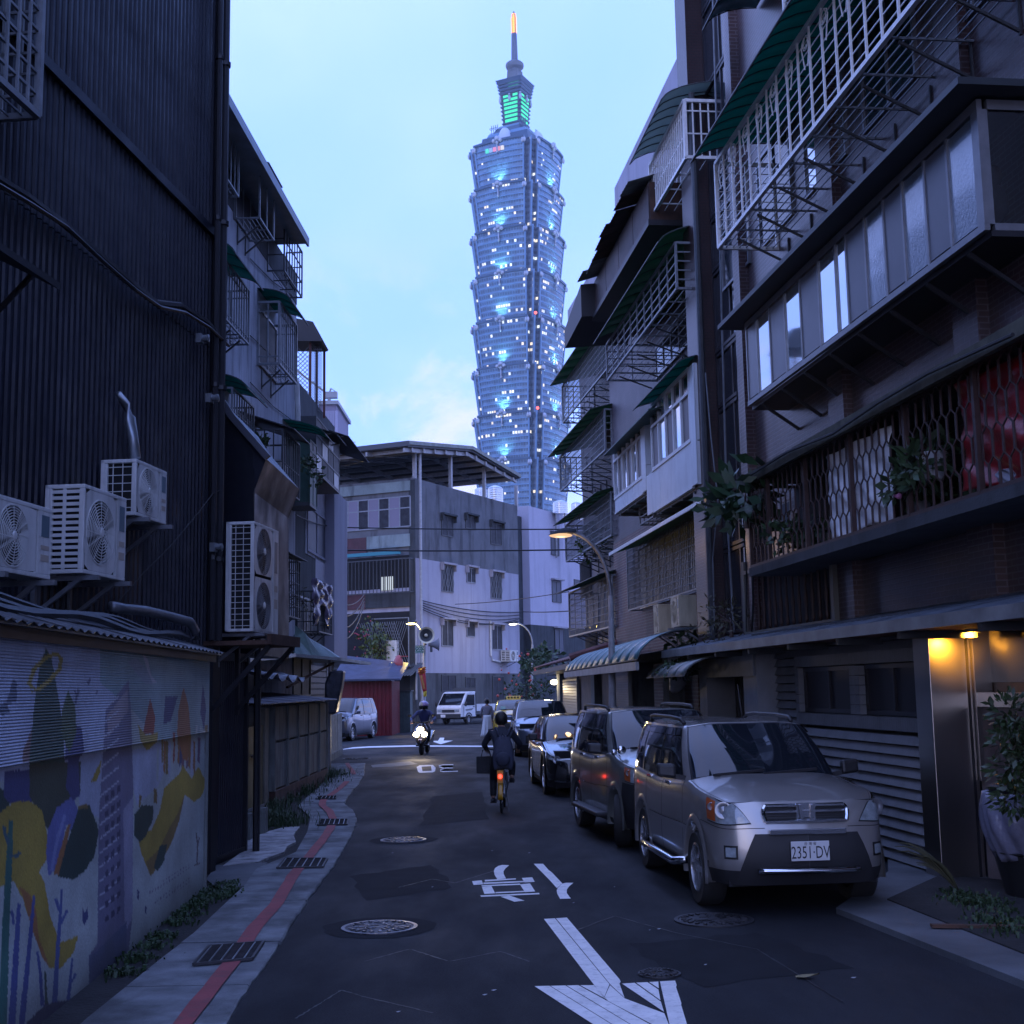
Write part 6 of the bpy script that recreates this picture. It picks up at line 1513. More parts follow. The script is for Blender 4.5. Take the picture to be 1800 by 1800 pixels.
def cloth_px(name,label,F,x0,y0,x1,y1,n0,m,amp=.03,fold=14,cat='tarpaulin',zfix=None):
 a,b=F.uv(x0,y0,n0),F.uv(x1,y1,n0);u0,u1=sorted((a[0],b[0]));z0,z1=zfix or sorted((a[1],b[1]));b=MB()
 ph=[R.uniform(0,6.3)for _ in range(6)]
 b.grid(lambda s,c:(u0+(u1-u0)*s,n0+amp*(math.sin(s*fold+ph[0]+2*math.sin(c*4+ph[1]))+.6*math.sin(c*11+ph[2]+s*5)+.5*math.sin((s+c)*23+ph[3])),z1+(z0-z1)*c+.02*math.sin(s*9+ph[4])*(c)),60,34)
 return tag(thick(b.build(name,m,None,F.M,smooth=True),.004),label,cat)
cloth_px('tarpaulin','white plastic tarpaulin hung behind the iron grille of the brick house balcony',RU,1452,780,1576,930,D3-.05,mat('white_tarpaulin',(.80,.81,.82),.35,var=.12,vs=6,bump=.3,bs=12),.022,16,zfix=(cz0+.04,cz0+1.08))
cloth_px('tarpaulin','glossy red plastic sheet hung behind the iron grille, at the right edge of the frame',RU,1683,640,1990,860,D3-.12,mat('red_plastic_sheet',(.30,.012,.016),.3,spec=.5,var=.25,vs=4,bump=.5,bs=8),.035,11,zfix=(cz0+.08,cz0+1.16))
cloth_px('sack','small grey sack lying under the red plastic sheet on the balcony',RU,1750,830,1785,860,D3-.06,mat('grey_sack',(.22,.23,.27),.7),.02,8,'sack')
def onb(px,py,n):u,v=RU.uv(px,py,n);return RU.off(u,n,v)
foliage('leafy_plant','big-leaved plant reaching out beside the stair windows at the end of the iron balcony','plant',onb(1312,905,.9),.50,150,.30,mat('glossy_leaf',(.022,.055,.022),.4,var=.4,vs=5),stem_h=.25,narrow=.22,droop=.1)
foliage('leafy_plant','low leafy sprig over the wires left of the iron balcony','plant',onb(1268,893,.7),.30,60,.24,mat('glossy_leaf',(.022,.055,.022),.4),narrow=.22)
foliage('balcony_plant','bushy green plant behind the iron grille left of the white tarpaulin','plant',onb(1408,950,.55),.34,330,.10,M_WEED)
foliage('balcony_plant','dark bushy plant with a pink flower behind the grille right of the white tarpaulin','plant',onb(1606,855,.6),.36,420,.11,M_WEED)
hp=foliage('hanging_plant','fern in a white hanging pot behind the iron grille','plant',onb(1637,788,.6),.26,200,.2,M_WEED,narrow=.14,droop=.8)
MB().lathe([(.10,-.33),(.16,-.08),(.17,-.06),(.15,-.05)],14).build('pot',mat('white_pot',(.5,.52,.56),.5),hp,smooth=True,sharp=40)
for sg in(-1,1):MB().bar((sg*.14,0,-.06),(0,0,.55),.008).build('hanger',M_DKBAR,hp)
t=MB().lathe([(.09,0),(.13,.26),(.14,.27),(.11,.27)],12);tag(t.build('flower_pot',mat('grey_pot',(.16,.17,.2),.6),None,onb(1618,905,.55),smooth=True,sharp=40),'grey flower pot standing on the balcony floor below the fern','pot')
t=MB().ball((0,0,0),.035,n=7,m=5).ball((.05,.01,.02),.03,n=7,m=5);tag(t.build('flower',mat('pink_flower',(.5,.18,.34),.5),None,onb(1580,872,.8)),'small pink flower by the edge of the white tarpaulin','flower')
pb=thing('notice_card','small pale card hanging behind the iron grille left of the white tarpaulin','card',onb(1383,910,.6));MB().box(-.16,.16,0,.02,-.17,.2).build('board',mat('card_blue_grey',(.20,.23,.28),.5),pb);MB().box(-.175,.175,-.005,.012,-.185,.215).build('card_edge',M_WHITEP,pb)
u0,u1=RU.uv(1485,1050,0)[0],RU.uv(1330,1060,0)[0]
rb=thing('baluster_window','dark window with a row of turned balusters under the iron balcony','window',RU.off(u0,0,2.75));bw2=u1-u0;bh2=RU.uv(1400,975,.0)[1]-2.75
MB().box(0,bw2,.005,.02,0,bh2).build('dark_opening',M_DARK,rb)
me=MB().lathe([(.02,0),(.03,.08),(.018,.2),(.032,.34),(.02,.5),(.02,bh2*.75),(.03,bh2*.8),(.02,bh2*.9)],8).mesh('baluster',M_BROWNBAR,smooth=True)
for k in range(14):piece('baluster',me,rb,Matrix.Translation((bw2*(k+.5)/14,.1,.1)))
MB().box(0,bw2,.03,.2,.0,.1).box(0,bw2,.03,.2,bh2*.9,bh2*.9+.06).box(-.12,0,.0,.2,0,bh2+.1).box(bw2,bw2+.12,0,.2,0,bh2+.1).build('window_frame',mat('pale_olive_frame',(.13,.13,.11),.5),rb)
for k,(pts,r_)in enumerate(((((1253,0),(1262,300),(1270,600),(1278,900),(1290,1110)),.018),(((1292,600),(1300,800),(1312,1000),(1312,1110)),.012),(((1240,655),(1250,770),(1262,880),(1253,980),(1256,1100)),.012),(((1322,985),(1324,1060),(1322,1110)),.02))):
 pp=[RU.uv(px,py,.3)for px,py in pts]
 tag(MB().tube([(a,.3,b)for a,b in pp],r_,5).build('wall_cable',M_CABLE if k%2 else M_GREYBAR,None,RU.M),('long pale cable running down beside the stair windows','dark cable down the brick edge beside the stair windows','kinked dark cable left of the stair windows','short dark cable under the end of the iron balcony')[k],'cable')
pp=[RU.uv(px,py,.85)for px,py in((1318,872),(1400,838),(1480,790),(1560,735),(1650,680),(1800,588))]
tag(MB().tube([(a,.95,cz1+.02+.05*math.sin(i*2.2))for i,(a,b)in enumerate(pp)],.02,6).build('wall_cable',M_CABLE,None,RU.M),'black cable slung along the top of the iron grille','cable')
foliage('creeper','dead creeper tangled at the corner above the canopy','plant',RU.off(RU.uv(1285,1085,.4)[0],.4,2.95),.55,240,.13,M_WEED2,narrow=.12,stem_h=.1)
foliage('creeper','green creeper growing along the canopy edge below the beige air conditioner','plant',R2.off(R2.uv(1225,1125,.3)[0],.3,2.85),.5,260,.13,M_WEED,squash=.5)
gf=thing('ground_floor_front','grey ribbed ground-floor front with two dark windows beside the parked silver car','house front',RG.M)
UE=RG.uv(1331,1250,0)[0];ZC=2.62
M_SIDE=mat('grey_siding',(.165,.175,.19),.55,var=.12,vs=3,stain=.3,ss=(3,3,1),bump=.15,bs=50)
MB().box(0.02,UE-.02,-2.0,-.12,0,ZC).build('wall',M_DKGREY,gf)
wins=[]
for x0,y0,x1,y1 in((1493,1170,1404,1254),(1619,1163,1510,1262)):
 a,b=RG.uv(x0,y0,0),RG.uv(x1,y0,0);wins.append((a[0],b[0],RG.uv(x0,y1,0)[1],RG.uv(x0,y0,0)[1]))
wz0,wz1=sum(w_[2]for w_ in wins)/2,sum(w_[3]for w_ in wins)/2
wins=sorted((max(.05,w_[0]),w_[1])for w_ in wins)
sold=.17;nrow=23;rh=ZC/nrow
plank_cache={}
def plank(u0,u1,z,h):
 if u1-u0<.05:return
 b=MB();b.hexa([(u0,-.12,z),(u1,-.12,z),(u1,.018,z+.012),(u0,.018,z+.012),(u0,-.12,z+h),(u1,-.12,z+h),(u1,-.022,z+h),(u0,-.022,z+h)]);b.build('siding_board',M_SIDE,gf)
for r_ in range(nrow):
 z=.06+r_*rh;zm2=z+rh/2
 if wz0-sold<zm2<wz1+sold:
  edges=[.01]
  for a,b in wins:edges+=[a-.16,b+.16]
  edges.append(UE)
  for i in range(0,len(edges),2):plank(edges[i],edges[i+1],z,rh-.006)
 else:plank(.01,UE,z,rh-.006)
for a,b in wins:
 sc_=MB();n=int((b-a+.32)/.058)
 for k in range(n):
  x=a-.16+(b-a+.32)*k/n;w_=(b-a+.32)/n-.006
  sc_.box(x,x+w_,-.1,.012,wz0-sold+.01,wz0-.012);sc_.box(x,x+w_,-.1,.012,wz1+.012,wz1+sold-.01)
 n=int((wz1-wz0)/.115)
 for k in range(n):
  z=wz0+(wz1-wz0)*k/n;hh=(wz1-wz0)/n-.008
  sc_.box(a-.15,a-.005,-.1,.014,z,z+hh);sc_.box(b+.005,b+.15,-.1,.014,z,z+hh)
 o=sc_.build('window_border',M_SIDE,gf);o['kind']='stuff'
 plain_window('window',gf,a,-.09,wz0,b-a,wz1-wz0,mat('dark_bronze_frame',(.03,.03,.038),.4,metal=.4),mat('dark_screen',(.02,.019,.024),.5),2,.05)
MB().box(-.02,UE,-1.5,.04,ZC+.03,ZC+.12).build('lintel_beam',M_DKGREY,gf)
M_INOX=mat('brushed_stainless',(.40,.385,.37),.30,metal=1.0)
pil=thing('steel_pillar','brushed stainless steel pillar glowing orange near the lamp','pillar',RG.M)
up=RG.uv(1657,1550,.06)[0]
MB().box(up,-.005,-.40,.06,.03,ZC+.05).build('cladding',M_INOX,pil,bevel=.006)
MB().box(up-.004,up+.002,-.36,-.33,.04,ZC).build('cladding_joint',M_BLACK,pil)
MB().box(up-.10,up-.003,-.55,-.37,1.0,ZC+.05).build('return_panel',M_INOX,pil)
M_PORCH=mat('pinkish_plaster',(.26,.21,.20),.85,var=.3,vs=3,stain=.4,ss=(3,3,2),bump=.3)
pw=thing('porch_wall','stained plaster porch wall with steel coping beside the pillar, lit warm by the lamp','wall',RG.M)
zc_=RG.uv(1735,1242,-.42)[1]
MB().box(up-6,up,-.62,-.42,0,zc_).build('plaster',M_PORCH,pw)
MB().box(up-6,up-.004,-.66,-.38,zc_,zc_+.14).build('coping',M_INOX,pw)
MB().box(up-6,up,-1.9,-1.8,0,ZC+.2).build('back_wall',mat('porch_dark_red',(.07,.035,.03),.7),pw)
gd=thing('glazed_door','dark wooden glazed screen above the porch wall','screen',RG.off(up-4,-.6,zc_+.14))
MB().box(0,4,0,.04,0,.9).build('frame',mat('dark_wood',(.05,.03,.022),.45,var=.3),gd)
for k in range(3):MB().box(.1+1.3*k,1.3+1.3*k,.04,.05,.1,.8).build('pane',M_GLASS,gd)
cn=thing('metal_canopy','long sloping metal canopy with pale edge over the ground floor of the brick house','canopy',RG.M)
ZK=RG.uv(1700,1083,.5)[1];uk=RG.uv(1168,1153,.5)[0];b=MB()
me=None;wk=.9;kk=0;u=-8.0
M_KTOP=mat('canopy_top_metal',(.17,.20,.24),.38,metal=.7,var=.4,vs=2.5,rvar=.12)
while u<uk:
 ww=min(wk,uk-u)
 if ww<.3:break
 o=hcorr_sheet(ww+.02,1.45,.18,.012,drop=.30).build('canopy_sheet',M_KTOP,cn,Matrix.Translation((u,-.93,ZK+.34+.003*(kk%2))));thick(o,.004);u+=wk;kk+=1
MB().box(-8,uk+.02,.50,.55,ZK-.07,ZK+.05).build('gutter',mat('gutter_pale',(.24,.25,.25),.4,metal=.3,var=.4,vs=2),cn)
MB().box(-8,uk,-.9,.50,ZK-.06,ZK-.04).build('soffit',mat('soffit_brown',(.20,.07,.045),.6,var=.3,vs=3),cn)
for k in range(12):x=-7.5+k*1.7;(MB().box(x-.04,x+.04,-.3,.5,ZK-.14,ZK-.062).build('soffit_beam',M_DKBAR,cn)if x<uk else None)
lp_=thing('porch_lamp','small warm ceiling lamp under the canopy beside the steel pillar','lamp',RG.off(up-.42,-.22,ZK-.06))
MB().lathe([(.08,-.03),(.08,0)],16,(0,0,0),'z',False).build('base',M_STEEL,lp_);MB().ball((0,0,-.008),.06,.06,.008,12,6).build('diffuser',emit_mat('porch_lamp_glow',(1.0,.50,.10),9.0),lp_,smooth=True)
ld=bpy.data.lights.new('porch_light','SPOT');ld.spot_size=rad(92);ld.spot_blend=.8;ld.energy=230;ld.color=(1.0,.40,.03);ld.shadow_soft_size=.05
lo=bpy.data.objects.new('porch_light',ld);col.objects.link(lo);lo.matrix_world=RG.off(up-.42,-.22,ZK-.10)@Vector((1,-.05,-.22)).to_track_quat('-Z','Y').to_matrix().to_4x4()
sh_=foliage('porch_shrub','dark glossy shrub in front of the porch wall at the right edge of the frame','shrub',RG.off(RG.uv(1800,1335,.2)[0]-.12,.2,RG.uv(1800,1335,.2)[1]),.40,1900,.075,mat('dark_shrub_leaf',(.035,.06,.022),.45,var=.5,vs=8),narrow=.2,squash=1.25,base=-.95)
x,y=G(1816,1590)
wd=thing('wrapped_pot','big pot wrapped in pale crinkled plastic at the right edge of the frame','pot',Matrix.Translation((x+.12,y+.15,.05)))
b=MB();b.grid(lambda s,c:((.36+.09*math.sin(c*2.6)+.028*math.sin(11*s*6.283+3*c)*c+.014*math.sin(17*s*6.283+9*c))*math.cos(s*6.2832)*(1 if c<.93 else .55),(.36+.09*math.sin(c*2.6)+.028*math.sin(11*s*6.283+3*c)*c+.014*math.sin(17*s*6.283+9*c))*math.sin(s*6.2832)*(1 if c<.93 else .55),.34+.62*c+.02*math.sin(s*31)),90,14)
thick(b.build('plastic_wrap',mat('pale_plastic',(.20,.20,.27),.22,spec=.8,var=.2,vs=4,bump=.5,bs=14),wd,smooth=True),.003)
MB().lathe([(.28,0),(.37,.38),(.40,.40),(.36,.42)],20).build('pot',M_PLASTIC,wd,smooth=True,sharp=40)
MB().lathe([(.36,.9),(.40,.97),(.30,1.02),(.01,1.03)],18).build('pot_lid',M_PLASTIC,wd,smooth=True)
b=MB()
for k in range(9):
 a_=R.uniform(2.2,4.0);L=R.uniform(.5,.95);pts=[(x-.5,y+.5,.06)]
 for q in range(1,6):pts.append((x-.5+L*q/5*math.cos(a_)*.7,y+.5+L*q/5*math.sin(a_)*.3,.06+L*(.95*q/5-.5*(q/5)**2)))
 b.tube(pts,[.012,.02,.02,.016,.01,.003],4)
tag(b.build('strap_leaf_plant',M_WEED2),'thin plant with long strap leaves at the foot of the steel pillar','plant')
x,y=G(1795,1600);t=MB().lathe([(.15,.05),(.2,.3),(.22,.31),(.17,.31)],16,(x+.45,y-.35,0));tag(t.build('clay_pot',mat('dark_clay',(.05,.04,.04),.6),smooth=True,sharp=40),'dark low clay pot in front of the wrapped pot','pot')
x,y=G(1755,1645);tag(MB().hexa([(x-.5,y+.05,.06),(x+.4,y-.12,.06),(x+.4,y-.06,.06),(x-.5,y+.11,.06),(x-.5,y+.05,.085),(x+.4,y-.12,.085),(x+.4,y-.06,.085),(x-.5,y+.11,.085)]).build('wood_batten',M_RUST),'dark wooden batten lying on the planting bed','batten')
U2=R2.uv(1076,900,0)[0]
r2=thing('second_house','brick house with white bay windows and green awnings beyond the dark brick house','house',R2.M)
zg=R2.uv(1175,1040,0)[1];zt2=R2.uv(1150,640,0)[1];HT2=R2.uv(1140,330,0)[1]
MB().box(-2.5,U2,-8,0,2.5,zg+1.9).build('brick_wall',M_BRICK2,r2)
MB().box(-2.5,U2,-8,-.02,zg+1.9,HT2).build('tile_wall',M_BRICK3,r2)
pw_=MB();zpa,zpb=R2.uv(1205,100,-1.2)[1],0
MB().box(-2.5,R2.uv(1081,360,-1.2)[0],-8,-1.2,HT2,R2.uv(1150,185,-1.2)[1]).build('roof_wall',M_PINKWALL,r2)
cage('window_cage','wide dark barred window lit yellow from inside, above the red brick wall','window cage',R2,(1101,940,1075),(1249,897,1027),.35,'barred cages on the second house',M_GREYBAR,vstep=.16,hstep=.16,r=.010,back=mat('warm_dim_pane',(.03,.03,.02),.25,emit=(1.0,.72,.2),es=.02),floor=0,brackets=False)
a0,a1=R2.uv(1072,978,1.0),R2.uv(1232,880,1.0);t=thing('flat_awning','long pale flat awning with white edge over the yellow-lit barred window','awning',R2.off(a1[0],0,(a0[1]+a1[1])/2));L_=a0[0]-a1[0]
MB().hexa([(0,0,.30),(L_,0,.30),(L_,1.0,0),(0,1.0,0),(0,0,.33),(L_,0,.33),(L_,1.0,.03),(0,1.0,.03)]).build('awning_sheet',M_GREENOLD,t)
MB().box(0,L_,1.0,1.03,-.03,.05).build('awning_edge',M_WHITEBAR,t)
M_BAYW=mat('pale_blue_panel',(.68,.74,.78),.5,var=.08,vs=2,stain=.15,ss=(4,4,.5))
def white_bay(pl,pr,depth,label,cols,solid,awn):
 a0,a1=R2.uv(pl[0],pl[1],depth),R2.uv(pl[0],pl[2],depth);b0,b1=R2.uv(pr[0],pr[1],depth),R2.uv(pr[0],pr[2],depth)
 u0,u1=sorted((a0[0],b0[0]));z1=(a0[1]+b0[1])/2;z0=(a1[1]+b1[1])/2;w,h=u1-u0,z1-z0
 t=thing('white_bay',label,'bay window',R2.off(u0,0,z0),'white box bays on the second house');zs=h*solid;zm=h*.80;cw_=(w-.42)/cols
 MB().box(0,.40,depth-.04,depth,.03,h).build('corner_panel',M_BAYW,t,bevel=.012)
 for k in range(cols):
  x=.42+cw_*k
  if k%2==0 or cols<4:MB().box(x+.01,x+cw_*(2 if cols>3 else 1)-.012,depth-.05,depth-.015,.03,zs-.03).build('panel',M_BAYW,t)
  MB().box(x+.04,x+cw_-.03,depth-.06,depth-.04,zs+.03,zm-.03).build('pane',(mat('bay_screen',(.17,.155,.16),.5),M_SKYGLASS)[k%2],t)
  MB().box(x+.04,x+cw_-.03,depth-.06,depth-.04,zm+.03,h-.05).build('pane',(M_GLASS,M_SKYGLASS)[(k//2)%2],t)
 f=MB()
 for k in range(cols+1):f.box(.42+cw_*k-.03,.42+cw_*k+.03,depth-.07,depth,zs,h)
 f.box(.40,w,depth-.065,depth+.006,zs-.04,zs+.03).box(.40,w,depth-.065,depth+.004,zm-.03,zm+.03).box(.40,w,depth-.065,depth+.005,h-.05,h+.02).box(.40,w,depth-.065,depth+.004,0,.03)
 f.build('window_frame',mat('white_window_frame',(.64,.67,.69),.4),t)
 for k in range(3):
  MB().box(-.0,.03,depth*k/3+.01,depth*(k+1)/3-.01,h*.0+.02,h*.36).build('end_panel',M_BAYW,t);MB().box(-.0,.03,depth*k/3+.01,depth*(k+1)/3-.01,h*.37,h).build('end_panel',M_BAYW,t)
 MB().box(w-.03,w,0,depth-.07,.02,h).build('end_panel',M_BAYW,t)
 MB().box(.03,w-.03,0,depth-.07,-.05,.02).build('floor_panel',M_DKBAR,t);MB().box(.03,w-.03,.02,depth-.08,h-.05,h-.01).build('top_panel',M_BAYW,t)
 for k in range(4):MB().bar((w*(k+.5)/4,0,-.10),(w*(k+.5)/4,depth-.05,-.07),.05).build_each('floor_beam',M_DKBAR,t)
 if awn:curved_awning(t,w+.3,depth+.05,h+.02,.28,M_GREENFILM,5,over=.28)
 return t
white_bay((1142,706,905),(1218,648,858),1.05,'larger white box bay window with a green awning, nearer the brick house',5,.40,True)
white_bay((1077,783,904),(1132,742,870),1.0,'smaller white box bay window beyond the larger one',6,.24,False)
a0,a1=R2.uv(1060,795,1.3),R2.uv(1140,730,1.3);t=thing('flat_awning','thin dark green flat awning over the smaller white bay','awning',R2.off(a1[0],0,(a0[1]+a1[1])/2));L_=a0[0]-a1[0]
MB().hexa([(0,0,.26),(L_,0,.26),(L_,1.3,0),(0,1.3,0),(0,0,.29),(L_,0,.29),(L_,1.3,.03),(0,1.3,.03)]).build('awning_sheet',mat('dark_green_sheet',(.02,.07,.065),.5),t)
cage('window_cage','small barred cage in the gap under the two white bays','window cage',R2,(1124,883,925),(1148,868,907),.7,'barred cages on the second house',M_GREYBAR,vstep=.0,hstep=.16,r=.012,brackets=False)
cage('window_cage','wide barred balcony cage under an old mossy green awning, above the white bays','window cage',R2,(1066,590,663),(1188,447,521),1.25,'barred cages on the second house',M_GREYBAR,vstep=.75,hstep=.17,r=.013,frame=.045,awning=M_GREENOLD,awn=(.5,.35),n_awn=9,floor=.16,back=M_GLASS)
foliage('balcony_plant','green plant standing in the near end of the wide barred balcony cage','plant',R2.off(R2.uv(1205,512,.6)[0],.6,R2.uv(1205,518,.6)[1]+.1),.28,120,.2,narrow=.18)
cage('window_cage','white barred cage with a pale clear awning at the top of the second house','window cage',R2,(1142,283,385),(1203,186,284),1.2,'barred cages on the second house',M_WHITEBAR,vstep=.16,hz=(.42,.82),r=.012,frame=.06,awning=film_mat('clear_plastic_sheet',(.34,.40,.37),.65),awn=(.5,.45),n_awn=7,brackets=False,floor=.2)
zx0=R2.uv(1090,530,1.35)[1];ua,ub=R2.uv(1045,560,1.35)[0],R2.uv(1141,420,1.35)[0]
zt_=(R2.uv(1045,478,1.35)[1]+R2.uv(1141,330,1.35)[1])/2;zb_=(R2.uv(1045,545,1.35)[1]+R2.uv(1141,397,1.35)[1])/2
ex=thing('rusty_extension','rusty brown metal-clad top-floor extension with a ragged roof edge','extension',R2.off(ub,0,zb_));L_=ua-ub;H_=zt_-zb_
MB().box(0,L_,0,1.30,0,H_).build('wall',M_RUST,ex);n=4
for k in range(n):MB().box(L_*k/n+.02,L_*(k+1)/n-.02,1.30,1.335,.05,H_-.02).build('metal_panel',mat('brown_sheet',(.045,.026,.022),.6,var=.5,vs=2),ex)
me=None
for k in range(8):
 b=hcorr_sheet(L_/8+.1,1.0,.2,.015,drop=.32);me=b.mesh('roof_sheet',R.choice((M_RUST,mat('pale_tin',(.20,.21,.20),.5,var=.4),M_RUST,mat('orange_tin',(.16,.07,.035),.6,var=.4))))
 thick(piece('roof_sheet',me,ex,Matrix.Translation((L_*k/8,.72+R.uniform(-.06,.06),H_+.30))@Matrix.Rotation(R.uniform(-.05,.05),4,'Y')),.01)
MB().box(-.2,L_+1.6,0,1.4,-.14,-.02).build('floor_slab',M_BLACK,ex)
MB().hexa([(L_-.1,.2,.0),(L_+1.5,.2,-.35),(L_+1.5,1.9,-.5),(L_-.1,1.7,-.1),(L_-.1,.2,.9),(L_+1.5,.2,.25),(L_+1.5,1.9,.0),(L_-.1,1.7,.75)]).build('side_roof',M_BLACK,ex)
sl=thing('slatted_screen','dark slatted screen below the white top cage','screen',R2.off(R2.uv(1214,380,.3)[0],.25,R2.uv(1190,412,.3)[1]))
for k in range(12):MB().box(.18*k,.18*k+.07,0,.04,0,1.5).build('slat',M_GREYBAR,sl)
a=R2.uv(1155,1104,.75);b=R2.uv(1178,1098,.75);M_BEIGE=mat('beige_casing',(.50,.45,.32),.5,var=.1,vs=4,stain=.3,ss=(5,5,.8))
zz0,zz1=R2.uv(1180,1104,.75)[1],R2.uv(1180,1050,.75)[1]
for k,(px,dz)in enumerate(((1182,0),(1158,-.06))):
 u=R2.uv(px,1080,.75)[0];ac_unit(('beige air conditioner nearer the drainpipes, one of a pair on the red brick wall','beige air conditioner beyond its twin on the red brick wall')[k],R2.off(u-.62 if k==0 else u,.38,zz0+dz)@Matrix.Rotation(0,4,'Z'),w=.72 if k==0 else .5,d=.38,h=zz1-zz0,mt=M_BEIGE,side_rows=7,kind='wire')
for px,r_,lab in((1238,.06,'dark downpipe in the corner between the two brick houses'),):
 u,v=RU.uv(px,700,.3);tag(MB().tube([(u,.32,2.7),(u,.32,13)],r_,8).build('drain_pipe',M_DKBAR,None,RU.M),lab,'drainpipe')
t=thing('meter_box','small pale meter box beside the pipes on the red brick wall','meter box',R2.off(R2.uv(1250,1078,.1)[0]-.1,.05,R2.uv(1250,1083,.1)[1]));MB().box(-.08,.08,0,.1,0,.3).build('case',M_WHITEP,t,bevel=.01);MB().bar((0,.05,.3),(0,.05,1.2),.03).build('conduit',M_PIPE,t)
r3=thing('third_house','mauve tiled house with four storeys of green-hooded cages beyond the white bays','house',R3.M)
H3=R3.uv(1022,600,0)[1]+0.5
UF=R3.uv(1022,800,0)[0];MB().box(-9.5,UF,-7,0,2.4,H3).build('tile_wall',M_BRICK3,r3)
MB().box(-9.7,UF+.2,-7,.35,H3,H3+.9).build('parapet',M_PINKWALL,r3)
CG='green-hooded cages on the third house'
SPEC=[((988,668,736),(1084,560,640),1.15,'highest green-hooded barred cage on the far mauve house'),((984,793,858),(1063,733,800),1.15,'second-highest green-hooded barred cage on the far mauve house'),((994,918,986),(1074,873,944),1.05,'third green-hooded barred cage from the top, with a plant inside'),((1000,1041,1119),(1076,1014,1102),1.05,'lowest green-hooded barred cage on the far mauve house, lit yellow by the lamp')]
for k,(pl,pr,dp,lab)in enumerate(SPEC):
 cage('window_cage',lab,'window cage',R3,pl,pr,dp,CG,M_GREYBAR,vstep=.2,hstep=.2,r=.011,frame=.05,awning=M_GREENOLD,awn=(.40,.45),flat=True,n_awn=8,floor=.2)
for px,py in((1030,1015),(1040,1130)):
 a=R3.uv(px,py,.02);b=MB()
 wdw=thing('barred_window',('upper' if py<1100 else 'lower')+' dark window with slim bars between the cages of the mauve house','window',R3.off(a[0]-1.0,.0,a[1]-.7));MB().box(0,2.0,.004,.02,0,1.3).build('pane',M_GLASS,wdw)
 for k in range(10):b.bar((.2*k+.1,.06,0),(.2*k+.1,.06,1.3),.03)
 b.bar((0,.06,0),(2,.06,0),.05).bar((0,.06,1.3),(2,.06,1.3),.05);b.build('bars',M_DKBAR,wdw)
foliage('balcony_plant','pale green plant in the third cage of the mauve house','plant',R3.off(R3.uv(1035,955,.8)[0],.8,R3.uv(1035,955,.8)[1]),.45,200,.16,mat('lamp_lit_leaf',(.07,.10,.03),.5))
for k,(x0,y0)in enumerate(((1008,640),(1030,612),(1050,590))):
 b=MB();a=R3.uv(x0,y0+18,.9)
 for q in range(3):b.tube([(a[0]+.25*q,.9-.9*i/7,a[1]+.15+.55*math.sin(math.pi*i/7))for i in range(8)],.035,5)
 tag(b.build('wire_hoops',M_WHITEBAR,None,R3.M),('far','middle','near')[k]+' bunch of pale hoops on the top green hood','hoops')
gs=thing('shuttered_row','dark row of shuttered ground-floor shops behind the parked cars','shops',RB.M)
MB().box(-.4,37,-3,-.9,0,2.6).build('back_wall',M_DARK,gs)
MB().box(-.4,37,-3,.0,2.55,2.72).build('lintel',M_DKGREY,gs)
def rb_u(px,n=0):return RB.uv(px,1220,n)[0]
for px0,px1,m_,nm in((1334,1310,M_SIDE,'pillar'),(1245,1232,M_SIDE,'pillar'),(1178,1168,M_CONC,'pillar'),(1113,1106,M_CONC,'pillar'),(1046,1040,M_CONC,'pillar'),(985,980,M_CONC,'pillar')):
 a,b=rb_u(px0),rb_u(px1);MB().box(a,b,-.9,.02,0,2.55).build(nm,m_,gs)
for px0,px1,m_,nm in((1310,1246,mat('dark_slat_door',(.06,.058,.055),.6,var=.2),'slat_door'),(1228,1180,M_BRICK2,'brick_panel'),(1166,1150,M_BRICK2,'brick_panel'),(1105,1050,M_BRICK,'brick_panel')):
 a,b=rb_u(px0,-.3),rb_u(px1,-.3)
 if nm=='slat_door':
  n=14
  for k in range(n):MB().box(a+(b-a)*k/n,a+(b-a)*(k+.82)/n,-.5,-.45,0,2.2).build('door_slat',m_,gs)
 else:MB().box(a,b,-.6,-.3,0,2.5 if px0!=1228 else 2.2).build(nm,m_,gs)
MB().box(rb_u(1330),rb_u(1233),-.3,.04,2.12,2.42).build('ribbed_lintel',M_SIDE,gs)
a,b=rb_u(1016,-.1),rb_u(986,-.1);k=0;M_SHUT=mat('shutter_grey',(.19,.19,.18),.45,metal=.3,var=.2)
sh2=thing('roller_shutter','pale roller shutter of the last shop, beside the glowing wall lamp','shutter',RB.off(a,-.1,0))
for k in range(22):MB().hexa([(0,-.02,.105*k),(b-a,-.02,.105*k),(b-a,.03,.105*k+.01),(0,.03,.105*k+.01),(0,-.02,.105*k+.098),(b-a,-.02,.105*k+.098),(b-a,0,.105*k+.098),(0,0,.105*k+.098)]).build('slat',M_SHUT,sh2)
MB().box(-.08,0,-.05,.05,0,2.4).box(b-a,b-a+.08,-.05,.05,0,2.4).build('guide_rail',M_STEEL,sh2)
u0,u1=RB.uv(1128,1172,.95)[0],RB.uv(998,1183,.95)[0];zk=(RB.uv(1120,1171,.95)[1]+RB.uv(1000,1181,.95)[1])/2
kc=thing('curved_canopy','curved blue-green plastic canopy over the shuttered fronts','canopy',RB.off(u0,0,zk))
curved_awning(kc,u1-u0,.95,.06,.62,mat('blue_green_sheet',(.10,.22,.24),.35,var=.4,vs=2,spec=.6),12,over=.1)
MB().box(0,u1-u0,1.0,1.06,-.12,.03).build('gutter',mat('gutter_pale',(.24,.25,.25),.4,metal=.3),kc)
u0,u1=RB.uv(1213,1188,.6)[0],RB.uv(1146,1194,.6)[0]
